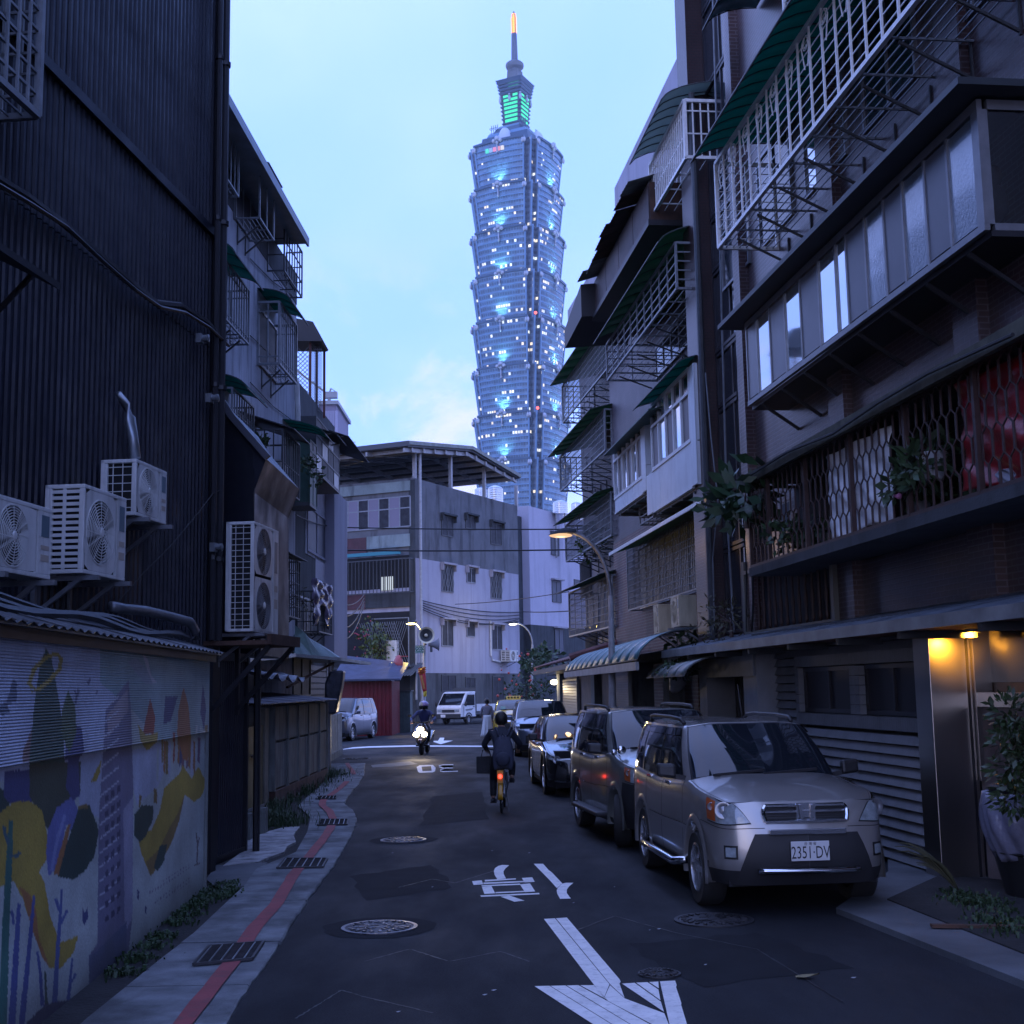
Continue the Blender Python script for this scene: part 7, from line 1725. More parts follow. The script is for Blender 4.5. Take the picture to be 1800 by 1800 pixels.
kc=thing('small_curved_canopy','small mossy curved canopy over the dark doorway between the pillars','canopy',RB.off(u0,0,RB.uv(1180,1192,.6)[1]));curved_awning(kc,u1-u0,.6,.05,.36,mat('mossy_sheet',(.13,.16,.15),.45,var=.6,vs=3),5)
foliage('creeper','weeds growing on the small mossy canopy','plant',RB.off((u0+u1)/2,.45,RB.uv(1180,1180,.6)[1]+.05),.35,200,.08,M_WEED,squash=.35)
t=thing('canopy_support','pale bent metal chute hanging from the end of the long canopy','chute',RB.off(rb_u(1225),.3,1.9));MB().tube([(0,0,.72),(.05,0,.4),(.25,0,.12),(.55,0,.05)],[.2,.19,.14,.1],8).build('chute',M_PIPE,t,smooth=True)
u0,u1=RB.uv(1002,1176,.9)[0],RB.uv(918,1184,.9)[0];zk=(RB.uv(1000,1172,.9)[1]+RB.uv(920,1183,.9)[1])/2
lw_=thing('tiled_lean_to','low lean-to with a faded red tiled roof at the end of the right side','lean-to',RB.off(u0,0,0));L_=min(u1-u0,16)
MB().box(0,L_,-3,-.2,0,zk).build('wall',mat('dim_plaster',(.20,.15,.11),.8,var=.2),lw_)
M_TILE=mat('faded_red_tile',(.16,.06,.055),.6,var=.4,vs=3)
nr,nc=5,26;me=MB();
me.grid(lambda a_,c:(L_/nc*(a_*1.04),.36*c,.07*math.sin(math.pi*a_)-.10*c),5,1);me=me.mesh('tile',M_TILE,smooth=True)
for r_ in range(nr):
 for c_ in range(nc):thick(piece('roof_tile',me,lw_,Matrix.Translation((L_*c_/nc,.9-.34*(r_+1),zk+.12+.10*(r_+1)))),.012)
MB().box(-.05,L_,.88,.95,zk-.12,zk+.03).build('gutter',M_DKBAR,lw_)
MB().tube([(0,.9-.36*i,zk+.2+.10*i)for i in range(6)],.12,8).build('ridge_roll',M_TILE,lw_)
dl=RB.uv(973,1199,.15)
wl_=thing('shop_lamp','glowing round lamp on the wall of the red-tiled lean-to','lamp',RB.off(dl[0],.12,dl[1]))
MB().bar((0,-.3,.05),(0,0,.05),.04).build('arm',M_DKBAR,wl_);MB().ball((0,0,0),.16,.16,.11,12,7).build('bulb',emit_mat('shop_lamp_glow',(1.0,.87,.6),9.0),wl_,smooth=True)
ld=bpy.data.lights.new('shop_light','POINT');ld.energy=40;ld.color=(1,.80,.5);ld.shadow_soft_size=.12;lo=bpy.data.objects.new('shop_light',ld);col.objects.link(lo);lo.matrix_world=RB.off(dl[0],.4,dl[1]-.05)
sb=foliage('flowering_shrub','flowering shrub with red blossom at the corner of the red-tiled lean-to','shrub',Matrix.Translation(at_depth(925,1215,58)),.85,900,.13,squash=1.6,base=-2.2)
fl=MB();c0=at_depth(918,1195,57.5)
for _ in range(26):fl.ball((c0.x+R.gauss(0,.4),c0.y+R.gauss(0,.3),c0.z+R.gauss(0,.7)),R.uniform(.03,.075),n=6,m=4)
tag(fl.build('blossom',mat('red_blossom',(.5,.07,.05),.5)),'red blossom on the shrub at the corner of the red-tiled lean-to','flowers')
foliage('roof_plants','potted greenery on the roof edge above the red-tiled lean-to','plant',Matrix.Translation(at_depth(945,1158,66)),1.0,320,.25,squash=.4)
def street_lamp(px,base_y,Y,top_px,top_py,head_px,head_py,label,lit,r_=.09,energy=60,c=(1,.78,.32)):
 p0=at_depth(px,base_y,Y);t=thing('street_lamp',label,'street lamp',Matrix.Translation((p0.x,Y,0)),'street lamps')
 e=at_depth(head_px,head_py,Y);top=at_depth(top_px,top_py,Y);L=lambda p:Vector((p.x-p0.x,0,p.z))
 zt=L(top).z;hx,hz=L(e).x,L(e).z;tx=L(top).x
 MB().tube([(0,0,0),(tx*.3,0,zt*.35),(tx*.5,0,zt*.5),(tx*.95,0,zt-.75)],[r_*1.15,r_,r_*.9,r_*.72],12).build('pole',M_PIPE,t,smooth=True,sharp=60)
 pts=[(tx*.95,0,zt-.76)];n=9
 for i in range(1,n+1):
  s=i/n;a=s*math.pi/2;pts.append((tx*.95+(hx-tx*.95)*(1-math.cos(a))*.93,0,zt-.76+(hz+.1-zt+.76)*math.sin(a)))
 MB().tube(pts,r_*.55,8).build('arm',M_STEEL,t,smooth=True,sharp=60)
 sgn=-1 if hx<tx else 1
 hd=MB();hd.grid(lambda a_,c_:(hx-sgn*.28+sgn*.60*a_,.17*math.cos(c_*math.pi)*math.sin(math.pi*min(1,.12+a_*.88)),hz+.03+.12*math.sin(c_*math.pi)*math.sin(math.pi*min(1,.15+a_*.85))+.06*(1-a_)),10,8)
 hd.build('lamp_head',M_DKGREY,t,smooth=True)
 g=MB();g.ball((hx+sgn*.05,0,hz+.02),.25,.12,.05,12,6);g.build('lamp_glass',emit_mat('lamp_glow_%s'%lit,c if lit=='bright' else c,{'bright':16.0,'white':9.0,'dim':1.0}[lit]),t,smooth=True)
 MB().box(-.1,.1,-.09,.09,.5,1.1).build('access_cover',M_PIPE,t)
 if energy:
  ld=bpy.data.lights.new('street_light','POINT');ld.energy=energy;ld.color=c;ld.shadow_soft_size=.15
  lo=bpy.data.objects.new('street_light',ld);col.objects.link(lo);lo.location=(p0.x+hx+sgn*.05,Y,hz-.22)
 return t
street_lamp(1076,1255,27.0,1072,985,990,943,'grey street lamp rising behind the second parked car, barely glowing','dim',.08,22,(1.0,.62,.34))
street_lamp(745,1270,68.0,746,1112,724,1097,'street lamp glowing bright yellow with two loudspeakers and a green sign on its post','bright',.10,420,(1.0,.70,.18))
street_lamp(934,1270,80.0,936,1112,903,1098,'street lamp with a white glow in the gap beside the white house','white',.09,130,(1.0,.9,.72))
Yp=67.7
def speaker(px,py,r_,label,face_cam):
 c=at_depth(px,py,Yp);t=thing('loudspeaker',label,'loudspeaker',Matrix.Translation(c)@Matrix.Rotation(rad(12 if face_cam else 100),4,'Z'))
 m_=mat('cream_horn',(.62,.56,.40),.5)if face_cam else mat('grey_horn',(.16,.17,.2),.5)
 MB().lathe([(r_,-.32),(r_*1.04,-.34),(r_*.9,-.30),(r_*.55,-.12),(r_*.3,.05),(r_*.28,.2)],24,(0,0,0),'y',False).build('horn',m_,t,smooth=True,sharp=50)
 MB().lathe([(r_*.8,-.27),(r_*.3,-.02),(.01,-.01)],20,(0,0,0),'y',False).build('throat',M_DKBAR,t,smooth=True)
 MB().lathe([(r_*.2,-.05),(r_*.22,-.2),(.01,-.24)],14,(0,0,0),'y').build('driver',m_,t,smooth=True);MB().box(-.05,.05,.0,.12,-r_*1.2,-r_*.2).build_each('bracket',M_DKBAR,t)
speaker(748,1117,.42,'cream horn loudspeaker facing the lane on the yellow-lit lamp post',True)
speaker(760,1133,.33,'dark horn loudspeaker turned away on the yellow-lit lamp post',False)
a,b=at_depth(730,1135,Yp),at_depth(745,1148,Yp)
sg=thing('street_sign','small green street sign with white lettering on the yellow-lit lamp post','sign',Matrix.Translation((a.x,Yp,b.z)));w_,h_=b.x-a.x,a.z-b.z
MB().box(0,w_,-.02,.02,0,h_).build('plate',mat('sign_green',(.015,.12,.085),.4),sg)
for j,(f,s_)in enumerate(((.82,.12),(.58,.20),(.34,.14),(.14,.10))):
 g=MB();n=7 if j!=1 else 5
 for k in range(n):
  x=w_*(k+.5)/n
  for q in range(4):x1=x+R.uniform(-.03,.03);g.bar((x1,-.024,h_*f-h_*s_*.4+h_*s_*.8*q/3),(x1+R.choice((.05,-.04,.0)),-.024,h_*f-h_*s_*.4+h_*s_*.8*R.random()),.014)
 o=g.build('lettering',mat('sign_white',(.7,.75,.72),.5),sg)
bn=thing('election_banner','narrow red and yellow cloth banner strapped to the lamp post','banner',Matrix.Translation((0,Yp,0)))
def bp(px,py):p=at_depth(px,py,Yp);return(p.x,0,p.z)
for nm,q,m_ in(('top_panel',((735,1175),(748,1172),(748,1183),(736.5,1184.5)),mat('banner_yellow',(.55,.40,.03),.7)),('middle_panel',((736.5,1184.5),(748,1183),(750,1214.5),(743.5,1216)),mat('banner_red',(.42,.03,.035),.7)),('lower_panel',((743.5,1216),(750,1214.5),(749.5,1224),(744.8,1225)),mat('banner_yellow',(.55,.40,.03),.7))):
 P=[Vector(bp(*p))for p in q];b=MB();b.grid(lambda s,c:tuple((P[0].lerp(P[1],s)).lerp(P[3].lerp(P[2],s),c)+Vector((0,.05*math.sin(s*5+c*6),0))),8,12);thick(b.build(nm,m_,bn,smooth=True),.012)
g=MB()
for k in range(3):
 c=Vector(bp(738+4*k,1178.5-.6*k))+Vector((0,-.1,0))
 for q in range(3):g.bar(c+Vector((-.12+.02*q,0,-.12+.11*q)),c+Vector((.1,0,-.1+.11*q)),.035)
 g.bar(c+Vector((0,0,-.16)),c+Vector((.01,0,.16)),.035)
g.build('lettering',mat('banner_red',(.42,.03,.035),.7),bn)
g=MB()
for k in range(12):
 s=k/12;c=Vector(bp(740+6*s,1188+24*s))+Vector((0,-.09,0))
 g.bar(c+Vector((-.07,0,0)),c+Vector((.08,0,.02)),.02);g.bar(c+Vector((0,0,-.06)),c+Vector((0.02,0,.06)),.02)
g.build('lettering',mat('banner_gold',(.5,.28,.06),.7),bn)
p=lambda px,py,Y:at_depth(px,py,Y)
wire('overhead_cable','upper black cable stretched straight across the lane',p(520,925,42),p(1112,929,42),.06,.022,cat='cable',group='cables across the lane')
wire('overhead_cable','lower black cable stretched straight across the lane',p(520,966,42),p(1112,964,42),.06,.026,cat='cable',group='cables across the lane')
wire('overhead_cable','thin cable slanting from the mauve wall to the far mauve house',p(800,1062,74),p(1000,1040,52),.1,.02)
wire('overhead_cable','thin cable crossing the white house below its two-tone line',p(915,1075,90),p(1000,1074,60),.05,.03)
for k in range(4):wire('hanging_cable',('first','second','third','lowest')[k]+' cable of the tangle sagging from the narrow grey house',p(533,975+9*k,36),p(640,1045+6*k,60),.9+.3*k,.022)
wire('overhead_cable','short black cable from the grey house across to the lattice of the narrow house',p(520,905,33),p(600,925,42),.1,.02)
def cr(p0,p1,p2,p3,t):
 return 0.5*((2*p1)+(p2-p0)*t+(2*p0-5*p1+4*p2-p3)*t*t+(3*p1-p0-3*p2+p3)*t**3)
class Loft:
 """surface through a grid of control points P[i][j] (bi-Catmull-Rom); patches of it become panels, glass, lamps"""
 def __init__(s,P):s.P=[[Vector(p)for p in row]for row in P];s.n=len(P)-1;s.m=len(P[0])-1
 def ev(s,a,b):
  a=min(max(a,0),s.n-1e-6);b=min(max(b,0),s.m-1e-6);i,j=int(a),int(b);fa,fb=a-i,b-j
  def row(k):
   r=s.P[min(max(k,0),s.n)];q=[r[min(max(j+d,0),s.m)]for d in(-1,0,1,2)];return cr(*q,fb)
  return cr(row(i-1),row(i),row(i+1),row(i+2),fa)
 def patch(s,b,q,ns,nt,off=0.0,dig=None):
  """q: four (s,t) corners going round; off: lift along the outward normal"""
  def fn(u,v):
   a=[(q[0][k]*(1-u)+q[1][k]*u)*(1-v)+(q[3][k]*(1-u)+q[2][k]*u)*v for k in(0,1)]
   p=s.ev(*a)
   if off:
    e=.02;n=(s.ev(a[0]+e,a[1])-s.ev(a[0]-e,a[1])).cross(s.ev(a[0],a[1]+e)-s.ev(a[0],a[1]-e))
    if n.length>1e-12:
     n.normalize();c=Vector((p.x*.6,0,.75));n=n if n.dot(p-c)>0 else-n;p=p+n*off
   return tuple(p)
  return b.grid(fn,ns,nt)
def rect(s0,s1,t0,t1):return((s0,t0),(s1,t0),(s1,t1),(s0,t1))
M_CARGLASS=mat('car_glass',(.010,.013,.018),.03,spec=.55,coat=.25)
M_LENS=mat('lamp_lens',(.26,.30,.32),.08,spec=.9,coat=1,var=.35,vs=14)
M_AMBER=mat('amber_lens',(.42,.10,.03),.12,spec=.8,coat=1)
M_TAIL=mat('red_lens',(.25,.01,.01),.15,coat=1)
M_CLAD=mat('black_cladding',(.022,.022,.025),.55)
M_ALLOY=mat('alloy_rim',(.48,.49,.51),.25,metal=.9)
def make_car(label,paint,P,front,rear,cat='car',name='parked_car',clad=None,tex=None):
 L,W,H,wb,fo,r_=P['L'],P['W']/2,P['H'],P['wb'],P['fo'],P['r']
 xf=L/2-fo;xr=xf-wb;zh,zc,zb=P['zh'],P['zc'],P['zb'];xc=P['xc'];h0,h1=P['xr0'],P['xr1'];cl=P.get('cl',.22)
 f,g=Vector((*G(*front),0)),Vector((*G(*rear),0));d=(f-g).normalized();nrm=Vector((-d.y,d.x,0));c=f+nrm*(W-.02)-d*xf
 t=thing(name,label,cat,Matrix.Translation(c)@Matrix.Rotation(math.atan2(d.y,d.x),4,'Z'))
 zt=[zh,zh,zh-.01,zh+.04,zh+(zc-zh)*.6,zc,zb,zb+.03,zb+.05,zb+.05,zb+.05,zb+.05]
 xy=[(L/2,0),(L/2-.03,.56),(L/2-.15,.86),(L/2-.46,.975),(xf,.995),(xc,1),((xc+xr)/2,1),(xr,1),(-L/2+.42,.98),(-L/2+.12,.87),(-L/2+.02,.5),(-L/2,0)]
 nose=P.get('nose',.10);ring=[]
 for i,(x,y)in enumerate(xy):
  fr=max(0,1-i/3.);rr=max(0,1-(11-i)/3.);z=zt[i]
  ring.append([(x-.05*fr+.04*rr,y*W*.95,cl),(x+.05*fr-.03*rr,y*W,cl+.18),(x+.03*fr,y*W*1.0,cl+(z-cl)*.62),(x-.03*fr,y*W*.985,z-.07),(x-nose*fr+.03*rr,y*W*.945,z)])
 LR=Loft(ring);Ra=r_+.075
 b=MB();LR.patch(b,rect(0,11,0,4),110,16)
 keep=[]
 for q in b.f:
  m_=[sum(b.v[k][a]for k in q)/4 for a in range(3)]
  if not any(math.hypot(m_[0]-xa,m_[2]-r_)<Ra and abs(m_[1])>W*.7 for xa in(xf,xr)):keep.append(q)
 b.f=keep
 top=lambda i:Vector(ring[i][4])
 hood=[[top(0),top(1),top(2)]]
 for k,i in((1,3),(2,4),(3,5)):
  e=top(i);fx=k/3;x0=top(0).x+(xc+.10-top(0).x)*fx;z0=zh+(zc-zh)*fx+.035*math.sin(fx*2.2)
  hood.append([Vector((x0,0,z0+.03)),Vector((x0*.5+e.x*.5-.0,W*.56,z0+.025)),Vector((e.x,e.y*(1 if k<3 else .985),e.z))])
 HD=Loft(hood);HD.patch(b,rect(0,3,0,2),16,12)
 gx=P['xq'];gl=[((xc+.10,0),(h0+.04,0),zc+.05),((xc+.04,.55),(h0+.02,.44),zc+.045),((xc-.10,.90),(h0-.05,.735),zc+.01),((gx[0],.955),(gx[0]-.06,.775),zb+.02),((gx[1],.955),(gx[1]-.02,.775),zb+.03),((-L/2+.30,.92),(h1+.10,.745),zb+.05),((-L/2+.10,.80),(h1,.66),zb+.05),((-L/2+.05,0),(h1-.04,0),zb+.05)]
 gr=[]
 for i,((x0,y0),(x1,y1),z0)in enumerate(gl):
  ze=H-(.045 if i in(2,3,4,5,6)else .015);gr.append([(x0,y0*W,z0-.03),(x0+(x1-x0)*.5+(.03 if i<2 else 0),(y0+(y1-y0)*.46)*W+(.012 if 1<i<6 else 0),z0+(ze-z0)*.52),(x1,y1*W,ze)])
 GR=Loft(gr);GR.patch(b,rect(0,7,0,2),56,8)
 T=lambda i:Vector(gr[i][2]);rf=[]
 for i0,i1,k in((0,2,0),(3,3,1),(4,4,2),(5,5,3),(7,6,4)):
  e=T(i1);cx=T(0).x if k==0 else(T(7).x if k==4 else e.x);zz=T(0).z if k==0 else(T(7).z if k==4 else H+.012)
  m_=T(1)if k==0 else Vector((e.x,e.y*.55,H-.004 if k<4 else zz-.01));rf.append([Vector((cx,0,zz)),m_,e])
 RF=Loft(rf);RF.patch(b,rect(0,4,0,2),20,8)
 b.mirror_y().build('body',paint,t,smooth=True,sharp=38)
 MB().box(-L/2+.12,L/2-.14,-W*.82,W*.82,cl-.02,zc-.12).build('underbody',M_DARK,t)
 def part(nm,LF,q,ns,nt,off,m_,both=True):
  p=MB();LF.patch(p,q,ns,nt,off)
  if both=='sides':
   o1=p.build(nm,m_,t,smooth=True,sharp=40);p2=MB();p2.v=[(x,-y,z)for x,y,z in p.v];p2.f=[tuple(reversed(k))for k in p.f];return o1,p2.build(nm,m_,t,smooth=True,sharp=40)
  if both:p.mirror_y()
  return p.build(nm,m_,t,smooth=True,sharp=40)
 part('windscreen_seal',GR,rect(0,1.90,.10,1.93),20,6,.003,M_PLASTIC);part('windscreen',GR,rect(0,1.82,.17,1.86),20,6,.006,M_CARGLASS)
 for a,e in((2.16,2.97),(3.04,3.93),(4.10,4.86)):
  part('window_surround',GR,rect(a-.03,e+.03,.10,1.86),8,5,.003,M_PLASTIC,'sides');part('side_window',GR,rect(a,e,.16,1.78),8,5,.006,M_CARGLASS,'sides')
 part('rear_window',GR,rect(6.15,7,.25,1.8),8,5,.006,M_CARGLASS)
 for s_ in P['seams']:part('door_seam',LR,rect(s_,s_+.016,.3,3.98),1,12,.002,M_BLACK,'sides')
 part('bonnet_seam',HD,rect(0,3,1.86,1.885),14,1,.003,M_BLACK)
 hq=P['hl'];part('headlamp_surround',LR,[(a+(.03 if k in(1,2)else-.03),b_+(.05 if k>1 else-.05))for k,(a,b_)in enumerate(hq)],10,5,.003,M_PLASTIC,'sides')
 hl=part('headlamp',LR,hq,12,6,.010,M_LENS,'sides')
 ql=P.get('al');
 for sg,o in zip((1,-1),hl):
  for f_,rr in((.42,.072),(.82,.036)):
   a=[sum(hq[k][j]*w for k,w in enumerate(((1-f_)*.5,f_*.5,f_*.5,(1-f_)*.5)))for j in(0,1)];p=LR.ev(*a);ex=Vector((1,.35*sg,.12)).normalized()
   m4=Matrix.Translation((p.x+.008,p.y*sg,p.z))@ex.to_track_quat('Z','Y').to_matrix().to_4x4()
   MB().lathe([(rr,.0),(rr*1.04,.012),(rr*.9,.014),(rr*.5,-.0),(.005,.008)],20).build('reflector',mat('lamp_reflector',(.30,.31,.33),.3,metal=.7),o,m4,smooth=True,sharp=40)
  if ql:
   p=MB();LR.patch(p,ql,8,5,.0125)
   if sg<0:p.v=[(x,-y,z)for x,y,z in p.v]
   p.build('indicator',M_AMBER,o,smooth=True)
 part('tail_lamp',LR,rect(8.7,9.3,2.6,3.7),6,5,.008,M_TAIL,'sides')
 part('lower_bumper',LR,P.get('lb',rect(0,2.2,-.0,.9)),16,5,.006,clad or M_CLAD);part('lower_valance',LR,((0,0),(3.4,0),(3.4,.75),(0,.75)),20,3,.0045,clad or M_CLAD)
 part('sill',LR,rect(4.6,6.5,0,.55),16,3,.008,clad or M_CLAD,'sides')
 if P.get('strip'):part('side_strip',LR,rect(4.75,6.5,1.62,1.74),16,1,.012,clad or paint,'sides');part('side_strip_trim',LR,rect(4.75,6.5,1.73,1.755),16,1,.015,M_CHROME,'sides')
 for gq in P['grille']:part('grille',LR,rect(*gq),12,4,.004,M_PLASTIC)
 for sg in(-1,1):
  for xa in(xf,xr):
   fl=MB();n=22;y=sg*W
   vs=[]
   for k in range(n+1):
    a=math.pi*(-.10+1.20*k/n)
    for rr,yy in((Ra-.03,y-sg*.10),(Ra-.012,y+sg*.004),(Ra+.03,y+sg*.014),(Ra+.075,y-sg*.004)):vs.append((xa+rr*math.cos(a),yy,max(cl-.02,r_+rr*math.sin(a))))
   fl.add(vs,[(4*k+j,4*k+j+1,4*k+j+5,4*k+j+4)for k in range(n)for j in range(3)]);fl.build('wheel_arch',clad or paint,t,smooth=True)
   w=bpy.data.objects.new('wheel',None);col.objects.link(w);w.parent=t;w.location=(xa,sg*(W-.115),r_);w.rotation_euler=(0,0,(0 if sg>0 else math.pi)+(P.get('steer',0)if xa==xf else 0))
   tw_=.11;rr=r_*.66
   MB().lathe([(rr,-tw_*.9),(r_*.93,-tw_),(r_*.99,-tw_*.75),(r_,-tw_*.3),(r_,tw_*.3),(r_*.99,tw_*.75),(r_*.93,tw_),(rr,tw_*.9)],32,(0,0,0),'y',False).build('tyre',M_RUBBER,w,smooth=True,sharp=40)
   rm=MB().lathe([(rr*1.0,tw_*.3),(rr*1.02,tw_*.92),(rr*.93,tw_*.98),(rr*.90,tw_*.45)],30,(0,0,0),'y',False).lathe([(rr*.22,tw_*.4),(rr*.2,tw_*.85),(.01,tw_*.88)],16,(0,0,0),'y')
   ns=P.get('spokes',6)
   for k in range(ns):
    a=2*math.pi*k/ns;ca,sa=math.cos(a),math.sin(a);w0,w1=.034,.026
    rm.hexa([(rr*.15*ca-w0*-sa,tw_*.5,rr*.15*sa-w0*ca),(rr*.95*ca+w1*sa,tw_*.5,rr*.95*sa-w1*ca),(rr*.95*ca-w1*sa,tw_*.5,rr*.95*sa+w1*ca),(rr*.15*ca-w0*sa,tw_*.5,rr*.15*sa+w0*ca)]+[(rr*.15*ca+w0*sa,tw_*.84,rr*.15*sa-w0*ca),(rr*.95*ca+w1*sa,tw_*.92,rr*.95*sa-w1*ca),(rr*.95*ca-w1*sa,tw_*.92,rr*.95*sa+w1*ca),(rr*.15*ca-w0*sa,tw_*.84,rr*.15*sa+w0*ca)])
   rm.build('rim',M_ALLOY,w,smooth=True,sharp=30);MB().lathe([(rr*.9,tw_*.25),(.01,tw_*.25)],20,(0,0,0),'y').build('brake',M_DARK,w)
  mx=xc-.22;y0,y1=sg*(W+.02),sg*(W+.20);o=MB().hexa([(mx-.05,y0,zb+.05),(mx+.06,y0,zb+.05),(mx+.03,y1,zb+.07),(mx-.05,y1,zb+.07),(mx-.05,y0,zb+.19),(mx+.05,y0,zb+.19),(mx+.01,y1,zb+.20),(mx-.05,y1,zb+.20)]).build('wing_mirror',P.get('mm',clad or paint),t,bevel=.028);MB().bar((mx,sg*(W*.9),zb+.05),(mx,sg*(W+.06),zb+.08),.045).build('mirror_arm',M_PLASTIC,t)
  for s_ in P['handles']:
   p=LR.ev(s_,3.35);MB().box(p.x-.10,p.x+.10,-.012,.022,-.018,.018).build('door_handle',P.get('hm',paint),t,Matrix.Translation((0,sg*p.y,p.z)),bevel=.008)
 if P.get('rails'):
  for sg in(-1,1):
   pts=[(h0-.22,sg*W*.70,H-.02),(h0-.34,sg*W*.715,H+.02),(h0-.8,sg*W*.725,H+.035),(h1+.5,sg*W*.72,H+.035),(h1+.25,sg*W*.70,H+.02),(h1+.16,sg*W*.68,H-.03)]
   MB().tube(pts,.022,8).build('roof_rail',P.get('railm',M_PLASTIC),t,smooth=True)
 for y0,y1 in((-.05,W*.62),(-W*.66,-.02)):p=GR.ev(.3,.1);MB().bar((xc+.12,y0,zc+.055),(xc+.03,y1,zc+.085),.025).build('wiper',M_PLASTIC,t)
 return t,LR,GR,c,L,W
MT=Matrix(((0,0,1,0),(1,0,0,0),(0,1,0,0),(0,0,0,1)))
def plate(t,x,z,s,y=0,top=None,w=.32,h=.155):
 p=MB().box(0,.012,-w/2,w/2,-h/2,h/2).build('number_plate',mat('plate_white',(.62,.63,.64),.45),t,Matrix.Translation((x,y,z)),bevel=.004)
 k=text_mesh(s,h*.80,mat('plate_black',(.012,.012,.014),.5),'characters',p,Matrix.Translation((.0145,0,-.016))@MT@Matrix.Diagonal((.72,1.12,1,1)))
 if top:text_mesh(top,h*.19,mat('plate_black',(.012,.012,.014),.5),'characters',p,Matrix.Translation((.0145,0,h*.37))@MT)
 return p
def paint(name,c,metal=.75,rough=.30):return mat(name,c,rough,metal=metal,spec=.5,coat=1.0,var=.06,vs=2)
SUV=dict(L=4.25,W=1.63,H=1.63,wb=2.5,fo=.80,r=.335,zh=.975,zc=1.09,zb=1.05,xc=.92,xr0=.22,xr1=-1.95,xq=(-.35,-1.28),cl=.27,nose=.075,seams=(5.06,5.98,6.72),hl=((1.10,2.42),(2.75,2.36),(2.95,3.62),(1.72,3.78)),al=((2.30,2.42),(2.74,2.40),(2.93,3.56),(2.42,3.62)),grille=((0,.78,2.46,3.34),),lb=((0,0),(1.75,0),(1.0,2.0),(0,2.0)),handles=(5.75,6.62),hm=M_CHROME,mm=M_PLASTIC,rails=True,strip=True,spokes=6)
t,LR,GR,c,L,W=make_car('silver four-wheel-drive with chrome grille, first of the parked row, beside the ribbed grey wall',paint('champagne_silver',(.40,.385,.37),.6,.30),SUV,(1228,1590),(1130,1521))
pf=lambda s_,t_:LR.ev(s_,t_)
ch=MB()
for tt in(2.46,2.90,3.34):ch.tube([(pf(.78*k/8,tt).x+.018,sg*pf(.78*k/8,tt).y,pf(.78*k/8,tt).z)for sg,rg in((-1,range(8,0,-1)),(1,range(9)))for k in rg],.017 if tt!=2.90 else .013,6)
for sg in(-1,1):ch.tube([(pf(.78,2.46+.88*k/4).x+.018,sg*(pf(.78,2.46+.88*k/4).y+.02*math.sin(k*.8)),pf(.78,2.46+.88*k/4).z)for k in range(5)],.018,6)
ch.build('grille_trim',M_CHROME,t,smooth=True,sharp=50)
sl=MB()
for tt in(2.58,2.70,2.80,3.0,3.12,3.22):sl.tube([(pf(.75*abs(k)/8,tt).x+.008,(1 if k>0 else-1)*pf(.75*abs(k)/8,tt).y,pf(.75*abs(k)/8,tt).z)for k in range(-8,9)],.007,4)
sl.build('grille_slats',M_PLASTIC,t)
ec=pf(0,2.90);em=MB();x=ec.x+.035
for sg in(-1,1):em.hexa([(x,sg*.030,ec.z-.062),(x,sg*.052,ec.z-.062),(x+.016,sg*.052,ec.z-.062),(x+.016,sg*.030,ec.z-.062),(x,sg*.040,ec.z+.062),(x,sg*.068,ec.z+.062),(x+.016,sg*.068,ec.z+.062),(x+.016,sg*.040,ec.z+.062)])
em.box(x+.001,x+.013,-.03,.03,ec.z-.012,ec.z+.012);em.box(x-.02,x-.004,-.085,.085,ec.z-.075,ec.z+.075);em.build('emblem',M_CHROME,t)
plate(t,pf(0,1.3).x+.02,pf(0,1.45).z+.0,'2351·DV',0,'台 灣 省',.34,.165)
p=pf(0,.9);MB().tube([(p.x+.035-.05*(abs(k)/6)**2,k*.075,p.z-.03)for k in range(-6,7)],.026,8).build('bumper_bar',M_CHROME,t,smooth=True)
p=pf(0,2.10);MB().box(p.x+.012,p.x+.03,-.34,.34,p.z-.03,p.z+.018).build('bumper_trim',M_CHROME,t,bevel=.006)
for sg in(-1,1):
 for nm,q,off,m_ in(('fog_lamp_surround',rect(1.50,2.0,1.18,1.62),.004,M_PLASTIC),('fog_lamp',rect(1.56,1.93,1.25,1.56),.008,M_LENS)):
  b=MB();LR.patch(b,q,6,4,off)
  if sg<0:b.v=[(x,-y,z)for x,y,z in b.v]
  b.build(nm,m_,t,smooth=True)
 b=MB();LR.patch(b,rect(.80,3.3,2.20,2.225),16,1,.003)
 if sg<0:b.v=[(x,-y,z)for x,y,z in b.v]
 b.build('bumper_seam',M_BLACK,t)
 MB().tube([(.98,sg*(W+.0),.36),(.80,sg*(W+.09),.33),(-.72,sg*(W+.09),.33),(-.9,sg*W,.36)],.038,8).build('side_step',M_CHROME,t,smooth=True)
 v=MB()
 for a,e in((2.12,3.0),(3.02,3.95)):GR.patch(v,rect(a,e,1.52,1.84),8,2,.022)
 if sg<0:v.v=[(x,-y,z)for x,y,z in v.v]
 v.build('window_visor',M_CARGLASS,t,smooth=True)
MB().bar((-1.5,.45,1.66),(-1.62,.45,2.0),.008).build('aerial',M_PLASTIC,t)
SUV2=dict(SUV,L=4.3,W=1.70,wb=2.55,H=1.70,fo=.82,zh=1.0,zc=1.15,zb=1.07,xr0=.18,steer=-.30,al=((2.3,2.5),(2.74,2.48),(2.88,3.5),(2.4,3.55)),hl=((1.10,2.5),(2.75,2.45),(2.9,3.55),(1.2,3.65)),lb=((0,0),(3.3,0),(3.0,2.3),(0,2.6)),strip=True)
t,LR,GR,c,L,W=make_car('grey-green four-wheel-drive with black lower bumper, second in the parked row',paint('grey_green_metallic',(.27,.28,.255),.6,.30),SUV2,(1086,1489),(1019,1453))
